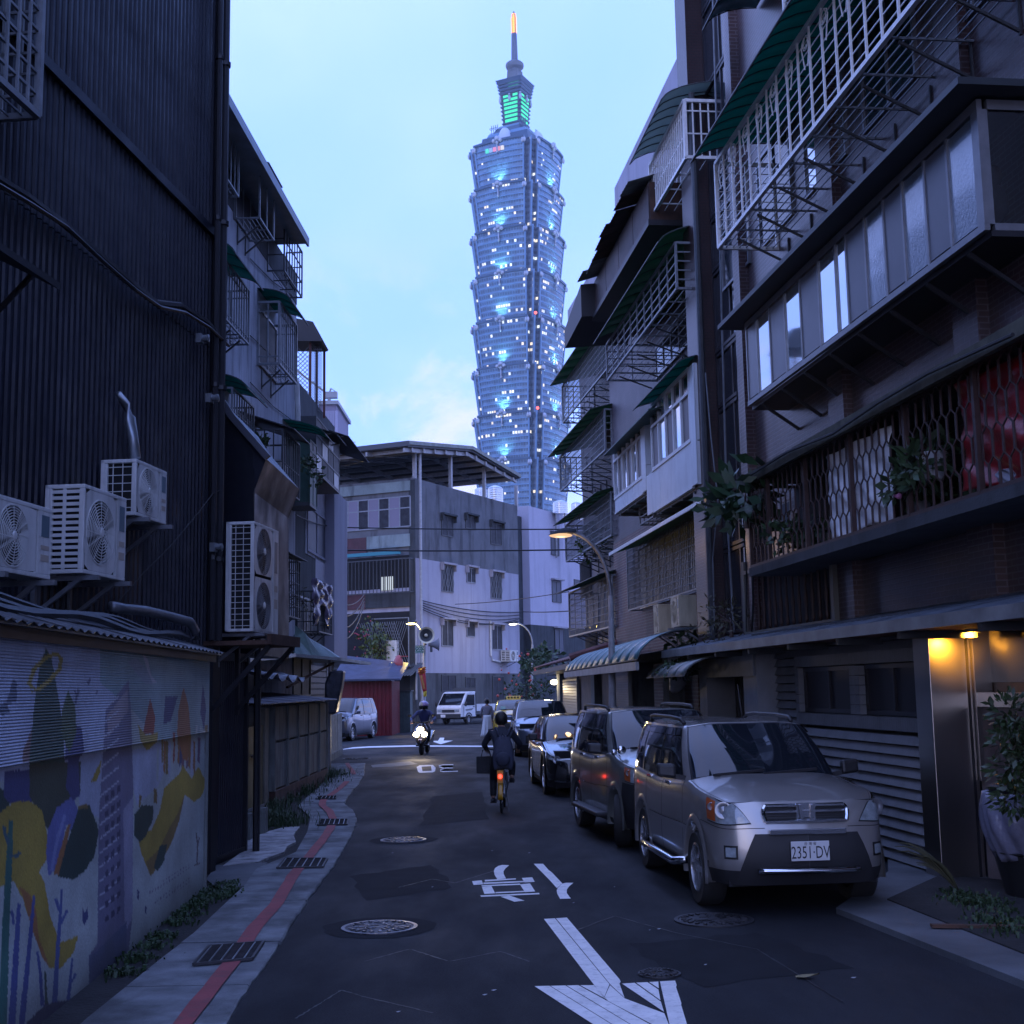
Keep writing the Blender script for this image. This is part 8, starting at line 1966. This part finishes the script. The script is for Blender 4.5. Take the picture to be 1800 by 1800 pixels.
for sg in(-1,1):MB().box(-.85,.85,-.09,.09,-.03,.03).build('side_step',M_CLAD,t,Matrix.Translation((0,sg*(W+.06),.36)),bevel=.02)
q=Vector(LR.ev(3.4,4));mm=MB().bar((q.x-.25,-q.y+.06,q.z+.0),(q.x-.28,-q.y+.02,q.z+.10),.012).bar((q.x-.25,-q.y+.06,q.z+.12),(q.x-.28,-q.y+.02,q.z+.10),.012);mm.ball((q.x-.22,-q.y+.05,q.z+.14),.03,.06,.055,10,6).ball((q.x-.25,-q.y-.04,q.z+.11),.025,.04,.04,8,5);mm.build('parking_mirror',M_CHROME,t,smooth=True)
SED=dict(L=4.88,W=1.84,H=1.45,wb=2.82,fo=.97,r=.335,zh=.74,zc=.95,zb=.92,xc=.86,xr0=.05,xr1=-1.42,xq=(-.55,-1.22),cl=.18,nose=.22,seams=(5.06,5.95,6.7),hl=((.92,3.0),(2.9,3.05),(3.05,3.55),(1.0,3.3)),grille=((0,.85,3.1,3.55),(0,1.0,.5,2.6)),lb=((1.15,.7),(1.9,.7),(1.7,2.5),(1.15,1.9)),handles=(5.8,6.6),hm=M_CHROME,spokes=10)
t,LR,GR,c,L,W=make_car('glossy black saloon, third in the parked row',paint('gloss_black',(.012,.012,.014),.3,.12),SED,(957,1396),(936,1378),clad=M_PLASTIC)
for sg in(-1,1):b=MB();LR.patch(b,((1.0,.62),(1.95,.62),(1.95,.74),(1.0,.74)),10,1,.02);b.v=[(x,sg*y,z)for x,y,z in b.v];b.build('bumper_trim',M_CHROME,t)
MPV=dict(L=4.6,W=1.74,H=1.63,wb=2.75,fo=.93,r=.32,zh=.86,zc=1.08,zb=.99,xc=1.18,xr0=.35,xr1=-1.95,xq=(-.2,-1.3),cl=.2,nose=.24,seams=(5.06,5.95,6.7),hl=((1.3,2.85),(3.0,3.2),(3.2,3.85),(1.7,3.7)),grille=((0,1.2,1.1,2.1),(0,.9,2.9,3.3)),handles=(5.8,6.6),spokes=8)
t,LR,GR,c,L,W=make_car('blue-grey people carrier, fourth in the parked row',paint('blue_grey_metallic',(.17,.20,.26)),MPV,(905,1329),(897,1318))
t,LR,GR,c,L,W=make_car('yellow taxi with roof sign facing the camera beyond the blue-grey people carrier',paint('taxi_yellow',(.52,.33,.015),.0,.25),dict(MPV,W=1.70,H=1.55),(869,1298),(868,1292),cat='taxi',name='taxi')
o=MB().box(-.08,.08,-.30,.30,0,.14).build('roof_sign',emit_mat('taxi_sign',(.9,.75,.25),.25),t,Matrix.Translation((.1,0,1.555)),bevel=.03)
for k in range(4):MB().box(.081,.09,-.24+.13*k,-.16+.13*k,.03,.11).build('lettering',M_BLACK,o)
plate(t,LR.ev(0,1.5).x+.03,.48,'- 05',w=.34);b=MB();LR.patch(b,rect(0,1.3,2.35,2.75),10,2,.01);b.mirror_y().build('bumper_chrome',M_CHROME,t)
MB().box(0,.01,-.1,.1,-.06,.06).build('permit_card',mat('permit_card',(.35,.6,.62),.5),t,Matrix.Translation((1.12,-.45,1.22)))
V=dict(MPV,H=1.74,zh=.92,zc=1.12,zb=1.02,xc=1.25)
t,LR,GR,c,L,W=make_car('grey-blue van-like car parked in front of the red shed on the left',paint('slate_grey_metallic',(.13,.14,.18)),V,(586,1303.5),(640,1296),cat='car')
f,g=Vector((*G(620,1302.5),0)),Vector((*G(668,1296),0));d=(f-g).normalized();n_=Vector((-d.y,d.x,0));xf=V['L']/2-V['fo'];cc=f-n_*(V['W']/2-.02)-d*xf
t.matrix_world=Matrix.Translation(cc)@Matrix.Rotation(math.atan2(d.y,d.x),4,'Z')
f=Vector((*G(826,1273),0));ang=math.atan2(-.87,-.50);d=Vector((math.cos(ang),math.sin(ang),0));n_=Vector((-d.y,d.x,0))
tk=thing('flatbed_truck','small white flatbed truck parked along the mauve corner house','truck',Matrix.Translation(f-n_*.78)@Matrix.Rotation(ang,4,'Z'))
M_TKW=mat('truck_white',(.66,.67,.68),.35,coat=.6,var=.08,vs=3,stain=.3,ss=(4,4,1))
cab=[(1.05,.42),(1.08,.98),(.98,1.08),(.38,1.80),(.15,1.88),(-.62,1.88),(-.66,.42)]
MB().prism(cab,-.82,.82,'xz').build('cab',M_TKW,tk,bevel=.05)
def on_slope(nm,m_,f0,f1,y0,y1,lift):A,B=Vector((.99,0,1.07)),Vector((.37,0,1.80));nn=Vector((.76,0,.65));p,q=A.lerp(B,f0)+nn*lift,A.lerp(B,f1)+nn*lift;return MB().quad((p.x,y0,p.z),(p.x,y1,p.z),(q.x,y1*.96,q.z),(q.x,y0*.96,q.z)).build(nm,m_,tk)
on_slope('windscreen_seal',M_PLASTIC,.05,.96,-.76,.76,.012);on_slope('windscreen',M_CARGLASS,.09,.92,-.72,.72,.018)
for sg in(-1,1):
 y=sg*.828;MB().prism([(.70,1.08),(.30,1.70),(-.48,1.70),(-.48,1.08)],y-.004,y+.004,'xz').build('side_window',M_CARGLASS,tk)
 MB().bar((-.56,y,.5),(-.56,y,1.8),.012).bar((.72,y,.5),(.74,y,1.02),.012).build('door_seam',M_BLACK,tk);MB().box(-.45,-.30,y-.012*sg-.012,y+.012,.98,1.02).build('door_handle',M_BLACK,tk)
 MB().prism([(.55,.86),(-.35,.92),(-.15,.80),(.45,.78)],y-.003,y+.003,'xz').build('door_stripe',mat('truck_stripe',(.18,.19,.2),.5),tk)
 MB().ball((.80,sg*1.02,1.18),.05,.09,.15,8,6).bar((.78,sg*.8,1.15),(.8,sg*1.0,1.17),.03).build('wing_mirror',M_PLASTIC,tk,smooth=True)
 MB().box(1.05,1.09,sg*.58-.17,sg*.58+.17,.72,.88).build('headlamp',M_LENS,tk,bevel=.01)
 for xa in(.15,-2.1):
  w=bpy.data.objects.new('wheel',None);col.objects.link(w);w.parent=tk;w.location=(xa,sg*.74,.29)
  MB().lathe([(.17,-.09),(.27,-.09),(.29,-.05),(.29,.05),(.27,.09),(.17,.09)],24,(0,0,0),'y',False).build('tyre',M_RUBBER,w,smooth=True,sharp=40);MB().lathe([(.17,-.06),(.18,.06*sg),(.06,.05*sg),(.01,.06*sg)],18,(0,0,0),'y').build('rim',M_STEEL,w)
 MB().tube([(.15+.36*math.cos(a),sg*.80,.29+.36*math.sin(a))for a in[math.pi*k/10 for k in range(11)]],.05,6).build('wheel_arch',M_BLACK,tk)
MB().box(1.04,1.10,-.42,.42,.70,.86).build('grille',M_PLASTIC,tk);MB().box(1.02,1.16,-.82,.82,.36,.62).build('bumper',M_PLASTIC,tk,bevel=.03);plate(tk,1.17,.5,'- - -',-.3)
MB().box(-3.0,-.70,-.80,.80,.62,.72).box(-.72,-.68,-.80,.80,.72,2.1).build('flatbed',M_DKBAR,tk)
for sg in(-1,1):
 for k in range(5):MB().box(-2.98+.455*k,-2.55+.455*k,sg*.80-.02,sg*.80+.02,.74,1.12).build('side_board',M_TKW,tk)
MB().box(-3.02,-2.99,-.8,.8,.72,1.12).build('tail_board',M_TKW,tk);MB().box(-2.9,.6,-.45,.45,.3,.5).build('chassis',M_DARK,tk)
def skin(name,V,E,m,parent,sub=2,root=0,M=None):
 """one continuous skinned body: V = (x, y, z, radius), E = edges"""
 me=bpy.data.meshes.new(name);me.from_pydata([v[:3]for v in V],E,[]);o=bpy.data.objects.new(name,me);col.objects.link(o)
 md=o.modifiers.new('s','SKIN');sv=me.skin_vertices[0].data
 for i,v in enumerate(V):sv[i].radius=(v[3],v[4]if len(v)>4 else v[3]);sv[i].use_root=(i==root)
 o.modifiers.new('d','SUBSURF').levels=sub;o.modifiers['d'].render_levels=sub
 bpy.context.view_layer.update();dg=bpy.context.evaluated_depsgraph_get();ev=bpy.data.meshes.new_from_object(o.evaluated_get(dg));o.modifiers.clear();o.data=ev
 ev.polygons.foreach_set('use_smooth',[True]*len(ev.polygons));ev.materials.clear();ev.materials.append(m);o.parent=parent
 if M is not None:o.matrix_local=M
 return o
def chain(pts,n0=0):return pts,[(n0+i,n0+i+1)for i in range(len(pts)-1)]
M_SKIN=mat('skin',(.36,.21,.15),.55);M_HAIR=mat('black_hair',(.010,.009,.009),.5,bump=.5,bs=60)
def person(label,M,hip,chest,neck,head,arms,legs,cloth,hair,shoes=True):
 """joints in metres. arms/legs: two lists of three points (root, bend, end)"""
 t=thing('person',label,'person',M);V,E=[],[]
 hip,chest,neck,head=map(Vector,(hip,chest,neck,head))
 V+=[(*hip,.105),(*hip.lerp(chest,.5),.09),(*chest,.10),(*neck,.05),(*neck.lerp(head,.45),.055),(*head,.078,.092),(*(head+Vector((0,0,.085))),.062)]
 E+=[(i,i+1)for i in range(6)]
 for A in arms:
  a=[Vector(p)for p in A];n=len(V);V+=[(*a[0],.052),(*a[0].lerp(a[1],.5),.045),(*a[1],.038),(*a[1].lerp(a[2],.55),.034),(*a[2],.025)];E+=[(2,n)]+[(n+i,n+i+1)for i in range(4)]
  d=(a[2]-a[1]).normalized();s_=d.cross(Vector((0,0,1))).normalized()if abs(d.z)<.95 else Vector((1,0,0));up=s_.cross(d);pn=len(V);V.append((*(a[2]+d*.06),.032,.018));E.append((n+4,pn))
  for k in range(5):
   o=(k-1.5)*.017 if k<4 else-.036;L=(.062,.072,.068,.054,.045)[k];b0=a[2]+d*(.085 if k<4 else .045)+s_*o;m1=len(V)
   V+=[(*b0,.0085),(*(b0+d*L*.55-up*.012),.0078),(*(b0+d*L*.7-up*.045),.0065)];E+=[(pn,m1),(m1,m1+1),(m1+1,m1+2)]
 for Lg in legs:
  a=[Vector(p)for p in Lg];n=len(V);V+=[(*a[0],.088),(*a[0].lerp(a[1],.5),.076),(*a[1],.056),(*a[1].lerp(a[2],.4),.052),(*a[2],.036)];E+=[(0,n)]+[(n+i,n+i+1)for i in range(4)]
 skin('body',V,E,M_SKIN,t,2)
 g=.014;V,E=[],[]
 V+=[(*(hip-Vector((0,0,.02))),.145,.14),(*hip.lerp(chest,.5),.135,.13),(*(chest+Vector((0,0,.01))),.15,.14),(*chest.lerp(neck,.62),.105,.10),(*chest.lerp(neck,1.05),.066,.066)];E+=[(0,1),(1,2),(2,3),(3,4)]
 for A in arms:
  a=[Vector(p)for p in A];n=len(V);V+=[(*a[0],.066),(*a[0].lerp(a[1],.5),.060),(*a[1],.053),(*a[1].lerp(a[2],.5),.047),(*a[1].lerp(a[2],.93),.040)];E+=[(2,n)]+[(n+i,n+i+1)for i in range(4)]
 skin('top',V,E,cloth[0],t,2)
 if cloth[1]:
  V,E=[(*(hip+Vector((0,0,.05))),.135,.11),(*(hip-Vector((0,0,.05))),.145,.12)],[(0,1)]
  for Lg in legs:
   a=[Vector(p)for p in Lg];n=len(V);V+=[(*a[0].lerp(a[1],.1),.098),(*a[0].lerp(a[1],.5),.088),(*a[1],.070),(*a[1].lerp(a[2],.5),.062),(*a[1].lerp(a[2],.93),.052)];E+=[(1,n)]+[(n+i,n+i+1)for i in range(4)]
  skin('trousers',V,E,cloth[1],t,2)
 if shoes:
  for Lg in legs:
   p=Vector(Lg[2]);f=cloth[3];MB().ball((p.x+f[0]*.06,p.y+f[1]*.06,p.z-.03),.05+abs(f[0])*.08,.05+abs(f[1])*.08,.045,10,6).build('shoe',cloth[2],t,smooth=True)
 fd=Vector((*cloth[3],0));b=MB()
 if hair:b.ball(head+Vector((0,0,.05))-fd*.012,*hair,14,9);b.build('hair',M_HAIR,t,smooth=True)
 fc=MB();sd=Vector((-fd.y,fd.x,0));c=head+fd*.088
 for sg in(-1,1):fc.ball(c+sd*.03*sg+Vector((0,0,.022)),.011,n=8,m=5)
 fc.build('eyes',M_BLACK,t,smooth=True);MB().ball(c+fd*.008-Vector((0,0,.005)),.014,.014,.024,8,5).build('nose',M_SKIN,t,smooth=True);MB().ball(c-Vector((0,0,.045)),.022,.022,.007,8,4).build('mouth',mat('lips',(.22,.09,.08),.5),t,smooth=True)
 for sg in(-1,1):MB().ball(head+sd*.088*sg,.018,.018,.032,8,5).build('ear',M_SKIN,t,smooth=True)
 return t
bx_,by_=G(882,1429);MBK=Matrix.Translation((bx_,by_,0))@Matrix.Rotation(rad(-2),4,'Z')
bk=thing('bicycle','small-wheeled hire bicycle with a yellow rear mudguard and red tail light','bicycle',MBK)
M_BIKE=mat('bike_frame',(.30,.30,.31),.35,metal=.4);M_YELG=mat('yellow_guard',(.52,.27,.01),.4,coat=.5)
for y in(0,1.05):
 w=bpy.data.objects.new('wheel',None);col.objects.link(w);w.parent=bk;w.location=(0,y,.315)
 MB().tube([(0,.295*math.cos(a),.295*math.sin(a))for a in[k*math.pi/18 for k in range(37)]],.021,8,cap=False).build('tyre',M_RUBBER,w,smooth=True)
 s=MB();s.tube([(0,.27*math.cos(a),.27*math.sin(a))for a in[k*math.pi/18 for k in range(37)]],.010,6,cap=False)
 for k in range(16):a=k*math.pi/8;s.bar((.03*(-1)**k,.02*math.cos(a),.02*math.sin(a)),(0,.27*math.cos(a+.2),.27*math.sin(a+.2)),.004)
 s.lathe([(.02,-.05),(.02,.05)],8,(0,0,0),'x');s.build('rim',M_ALLOY,w)
f=MB()
for a,b,r in(((0,.42,.30),(0,.22,.82),.02),((0,.42,.30),(0,.92,.72),.028),((0,.25,.74),(0,.9,.78),.016),((.05,0,.315),(.02,.42,.30),.012),((-.05,0,.315),(-.02,.42,.30),.012),((.05,0,.315),(.02,.25,.74),.01),((-.05,0,.315),(-.02,.25,.74),.01),((0,.9,.95),(0,.98,.62),.022),((.05,.99,.6),(.05,1.05,.315),.014),((-.05,.99,.6),(-.05,1.05,.315),.014)):f.tube([a,b],r,8)
f.build('frame',M_BIKE,bk,smooth=True,sharp=40)
MB().tube([(-.27,.72,1.00),(-.24,.84,.99),(0,.90,.95),(.24,.84,.99),(.27,.72,1.00)],.013,8).build('handlebar',M_PLASTIC,bk,smooth=True)
MB().box(-.14,.14,1.0,1.22,.72,.92).build('basket',M_DKBAR,bk)
sd_=MB();sd_.ball((0,.20,.84),.09,.14,.045,12,6);sd_.build('saddle',M_PLASTIC,bk,smooth=True)
gd=MB();gd.grid(lambda u,v:((u-.5)*.085*(1-.1*v),.345*math.cos(math.pi*(.35+.72*v)),.315+.345*math.sin(math.pi*(.35+.72*v))-.012*(2*u-1)**2),4,14);thick(gd.build('rear_mudguard',M_YELG,bk,smooth=True),.004)
MB().prism([(-.05,.70),(.05,.70),(.042,.50),(-.042,.50)],-.345,-.325,'xz').build('rear_panel',M_YELG,bk)
tl=MB().ball((0,-.36,.605),.032,.018,.035,12,7).build('tail_light',emit_mat('tail_light_glow',(1.0,.05,.03),5.0),bk,smooth=True)
for sg,pz in((-1,.14),(1,.46)):MB().bar((sg*.06,.42,.30),(sg*.10,.42+.05*sg,pz),.022).box(sg*.15-.05,sg*.15+.05,.37+.05*sg,.47+.05*sg,pz-.01,pz+.012).build('pedal',M_PLASTIC,bk)
MB().lathe([(.09,-.01),(.09,.01)],18,(.06,.42,.30),'x').build('chain_guard',M_PLASTIC,bk)
MB().bar((.08,.02,.3),(.13,-.10,.02),.016).build('kick_stand',M_PLASTIC,bk)
M_NAVYC=mat('navy_jacket',(.022,.026,.042),.8,bump=.4,bs=25,var=.2);M_BLKC=mat('black_trousers',(.010,.010,.013),.8,bump=.3,bs=25);M_SHOE=mat('dark_shoe',(.03,.03,.035),.6)
cy=person('person in a dark jacket cycling away with a backpack and black trousers',MBK,(0,.17,.90),(0,.30,1.24),(0,.35,1.37),(0,.38,1.455),[((-.17,.30,1.28),(-.30,.44,1.08),(-.27,.66,1.0)),((.17,.30,1.28),(.30,.44,1.08),(.27,.66,1.0))],[((-.09,.2,.86),(-.15,.46,.52),(-.155,.36,.20)),((.09,.2,.86),(.16,.56,.74),(.155,.42,.52))],(M_NAVYC,M_BLKC,M_SHOE,(0,1)),(.108,.118,.125))
bp_=thing('backpack','slate-blue backpack worn by the cyclist','backpack',MBK@Matrix.Translation((.035,.10,0)))
M_BAG=mat('slate_bag',(.040,.046,.075),.75,bump=.5,bs=22,var=.2)
b=MB();n=16
def bagf(u,v):
 a=u*2*math.pi;z=.70+.53*v;w=(.165*math.sin(math.pi*min(1,.30+.58*v))**.7+.01);dp=.10*math.sin(math.pi*min(1,.22+.66*v))**.8
 ca,sa=math.cos(a),math.sin(a);e=.75
 return(w*abs(ca)**e*(1 if ca>0 else-1),-.02+dp*abs(sa)**e*(1 if sa>0 else-1)+.10*v,z+.015*math.sin(a*3))
b.grid(bagf,28,14);b.v+=[(0,.0,.69),(0,.10,1.235)];k0=len(b.v)-2;b.f+=[(i+1,i,k0)for i in range(28)]+[(14*29+i,14*29+i+1,k0+1)for i in range(28)]
b.build('bag',M_BAG,bp_,smooth=True);MB().ball((0,-.13,.86),.12,.05,.12,12,8).build('pocket',M_BAG,bp_,smooth=True)
for sg in(-1,1):MB().tube([(sg*.07,.04,1.22),(sg*.12,.13,1.36),(sg*.14,.24,1.36),(sg*.15,.36,1.2)],.018,6).build('strap',M_BAG,bp_,smooth=True)
MB().tube([(-.03,-.0,1.225),(0,-.03,1.27),(.03,-.0,1.225)],.010,6).build('grab_handle',M_BAG,bp_)
tb=thing('tote_bag','square black tote bag hanging from the left handlebar','bag',MBK@Matrix.Translation((-.29,.60,.66)));M_TOTE=mat('black_tote',(.009,.009,.011),.7,bump=.3,bs=20)
MB().hexa([(-.15,-.05,-.06),(.16,-.06,-.07),(.16,.06,-.07),(-.15,.05,-.06),(-.15,-.02,.22),(.16,-.02,.22),(.16,.02,.22),(-.15,.02,.22)]).build('bag',M_TOTE,tb,bevel=.012)
for y in(-.02,.02):MB().tube([(-.07,y,.22),(-.04,y,.32),(.03,y,.34),(.07,y,.30),(.09,y,.22)],.008,6).build('carry_strap',M_TOTE,tb)
sx_,sy_=G(741,1327);MS=Matrix.Translation((sx_,sy_,0))@Matrix.Rotation(rad(-4),4,'Z')
st=thing('scooter','dark motor scooter with bright headlights coming up the lane','scooter',MS)
M_SCO=mat('scooter_paint',(.02,.02,.026),.2,coat=1,spec=.6)
for y in(0,1.28):
 w=bpy.data.objects.new('wheel',None);col.objects.link(w);w.parent=st;w.location=(0,y+.02,.235)
 MB().lathe([(.14,-.05),(.20,-.06),(.235,-.03),(.235,.03),(.20,.06),(.14,.05)],22,(0,0,0),'x').build('tyre',M_RUBBER,w,smooth=True);MB().lathe([(.14,-.03),(.14,.03)],16,(0,0,0),'x').build('rim',M_STEEL,w)
prof=[(.06,-.20,.30,.02),(.10,-.24,.36,.05),(.17,-.20,.48,.09),(.205,-.16,.62,.12),(.20,-.10,.76,.12),(.13,-.04,.90,.09),(.09,0.0,.96,.06)]
sk=MB();sk.grid(lambda u,v:(lambda q:(q[0]*math.cos(math.pi*u),q[1]+.10-.16*math.sin(math.pi*u),q[2]))([cr(*[prof[min(max(int(v*5.999)+d,0),6)][k]for d in(-1,0,1,2)],v*5.999-int(v*5.999))for k in range(3)]),16,20);thick(sk.build('front_shield',M_SCO,st,smooth=True),.02)
MB().hexa([(-.20,.05,.26),(.20,.05,.26),(.18,1.5,.30),(-.18,1.5,.30),(-.19,.05,.32),(.19,.05,.32),(.20,1.6,.72),(-.20,1.6,.72)]).build('rear_body',M_SCO,st,bevel=.05)
MB().hexa([(-.16,.55,.72),(.16,.55,.72),(.15,1.35,.76),(-.15,1.35,.76),(-.14,.58,.80),(.14,.58,.80),(.12,1.3,.84),(-.12,1.3,.84)]).build('seat',M_PLASTIC,st,bevel=.03)
fg=MB();fg.grid(lambda u,v:((u-.5)*.15,.02-.27*math.cos(math.pi*(.1+.8*v)),.235+.27*math.sin(math.pi*(.1+.8*v))),4,12);thick(fg.build('front_mudguard',M_SCO,st,smooth=True),.006)
for sg in(-1,1):MB().bar((sg*.06,.0,.235),(sg*.06,.10,.62),.03).build('fork',M_STEEL,st)
MB().tube([(-.36,.12,1.00),(-.2,.06,1.02),(0,.0,.99),(.2,.06,1.02),(.36,.12,1.00)],.018,8).build('handlebar',M_PLASTIC,st,smooth=True)
for sg in(-1,1):MB().bar((sg*.22,.06,1.02),(sg*.34,.08,1.20),.012).ball((sg*.38,.06,1.22),.065,.02,.045,10,6).build('mirror',M_PLASTIC,st,smooth=True)
M_HL=emit_mat('headlamp_glow',(1.0,.80,.52),40.0)
for k,(x,z,r)in enumerate(((0,.78,.105),(-.13,.64,.088),(.13,.64,.088))):MB().ball((x,-.265+.05*(k==0),z),r,.05,r*.85,14,8).build('headlight',M_HL,st,smooth=True)
MB().ball((0,-.30,.47),.055,.02,.03,10,6).build('badge',mat('lilac_badge',(.25,.22,.45),.4),st,smooth=True)
ld=bpy.data.lights.new('headlight_beam','SPOT');ld.energy=150;ld.color=(1,.80,.55);ld.spot_size=rad(44);ld.spot_blend=.8;ld.shadow_soft_size=.08
lo=bpy.data.objects.new('headlight_beam',ld);col.objects.link(lo);lo.location=MS@Vector((0,-.40,.74));lo.rotation_euler=(Vector((sx_+1.2,14,-.2))-lo.location).to_track_quat('-Z','Y').to_euler()
M_BLUEJ=mat('blue_jacket',(.05,.06,.16),.7,bump=.4,bs=20,var=.2)
sr=person('person in a navy jacket and pale helmet riding the scooter',MS,(0,.78,.90),(0,.66,1.25),(0,.62,1.40),(0,.60,1.49),[((-.19,.62,1.30),(-.38,.46,1.10),(-.33,.16,1.03)),((.19,.62,1.30),(.38,.46,1.10),(.33,.16,1.03))],[((-.1,.72,.86),(-.19,.36,.66),(-.15,.42,.34)),((.1,.72,.86),(.19,.36,.66),(.15,.42,.34))],(M_BLUEJ,M_BLKC,M_SHOE,(0,-1)),None)
hm_=thing('helmet','lilac and cream half helmet worn by the scooter rider','helmet',MS@Matrix.Translation((0,.61,1.53)))
MB().lathe([(.145,-.03),(.15,0),(.138,.06),(.10,.105),(.05,.128),(.005,.135)],22).build('shell',mat('lilac_helmet',(.42,.33,.62),.25,coat=.8),hm_,smooth=True);b=MB();b.grid(lambda u,v:(.152*math.cos(math.pi*(1.1+.35*u)),.152*math.sin(math.pi*(1.1+.35*u)),-.02+.12*v),6,4);b.v=[(x*(1-.3*max(0,z/.14)**2),y*(1-.3*max(0,z/.14)**2),z)for x,y,z in b.v];b.build('cream_panel',mat('cream_helmet',(.65,.6,.5),.3),hm_,smooth=True)
b=MB();b.grid(lambda u,v:(.155*math.cos(math.pi*(1.15+.7*u)),.155*math.sin(math.pi*(1.15+.7*u))-.02*(1-v),-.03-.10*v),10,3);b.build('visor',M_CARGLASS,hm_,smooth=True)
wx_,wy_=G(857,1301);MW=Matrix.Translation((wx_,wy_,0));M_CARD=mat('grey_cardigan',(.19,.17,.19),.85,bump=.4,bs=30);M_SKIRT=mat('white_skirt',(.58,.57,.55),.8,var=.08,vs=6)
wm=person('person in a grey cardigan and long white skirt walking away up the lane',MW,(0,0,.90),(0,.02,1.24),(0,.03,1.38),(0,.05,1.47),[((-.16,.02,1.28),(-.26,.02,1.04),(-.20,.16,.92)),((.16,.02,1.28),(.22,0,1.02),(.21,.10,.80))],[((-.08,0,.86),(-.09,.06,.48),(-.09,-.02,.09)),((.08,0,.86),(.09,.12,.48),(.09,.16,.09))],(M_CARD,None,M_SHOE,(0,1)),(.105,.11,.13))
b=MB();b.grid(lambda u,v:((.15+.07*v+.02*v*math.sin(u*6.283*9))*math.cos(u*6.283)-.04*v*v,(.12+.08*v+.02*v*math.sin(u*6.283*9+1))*math.sin(u*6.283),.98-.84*v),72,8);thick(b.build('skirt',M_SKIRT,wm,smooth=True),.004)
MB().ball((0,-.07,1.56),.05,n=10,m=6).build('hair_bun',M_HAIR,wm,smooth=True)
hz=MB().box(-420,420,-60,1080,-1.0,525).build('haze',None)
hz.data.materials.clear()
hm=bpy.data.materials.new('haze_air');hm.use_nodes=True;hm.node_tree.nodes.clear()
_o=hm.node_tree.nodes.new('ShaderNodeOutputMaterial');_v=hm.node_tree.nodes.new('ShaderNodeVolumePrincipled')
_v.inputs['Color'].default_value=(0.85,0.95,1.0,1);_v.inputs['Density'].default_value=0.00011
hm.node_tree.links.new(_v.outputs[0],_o.inputs['Volume']);hz.data.materials.append(hm);hz['kind']='stuff'
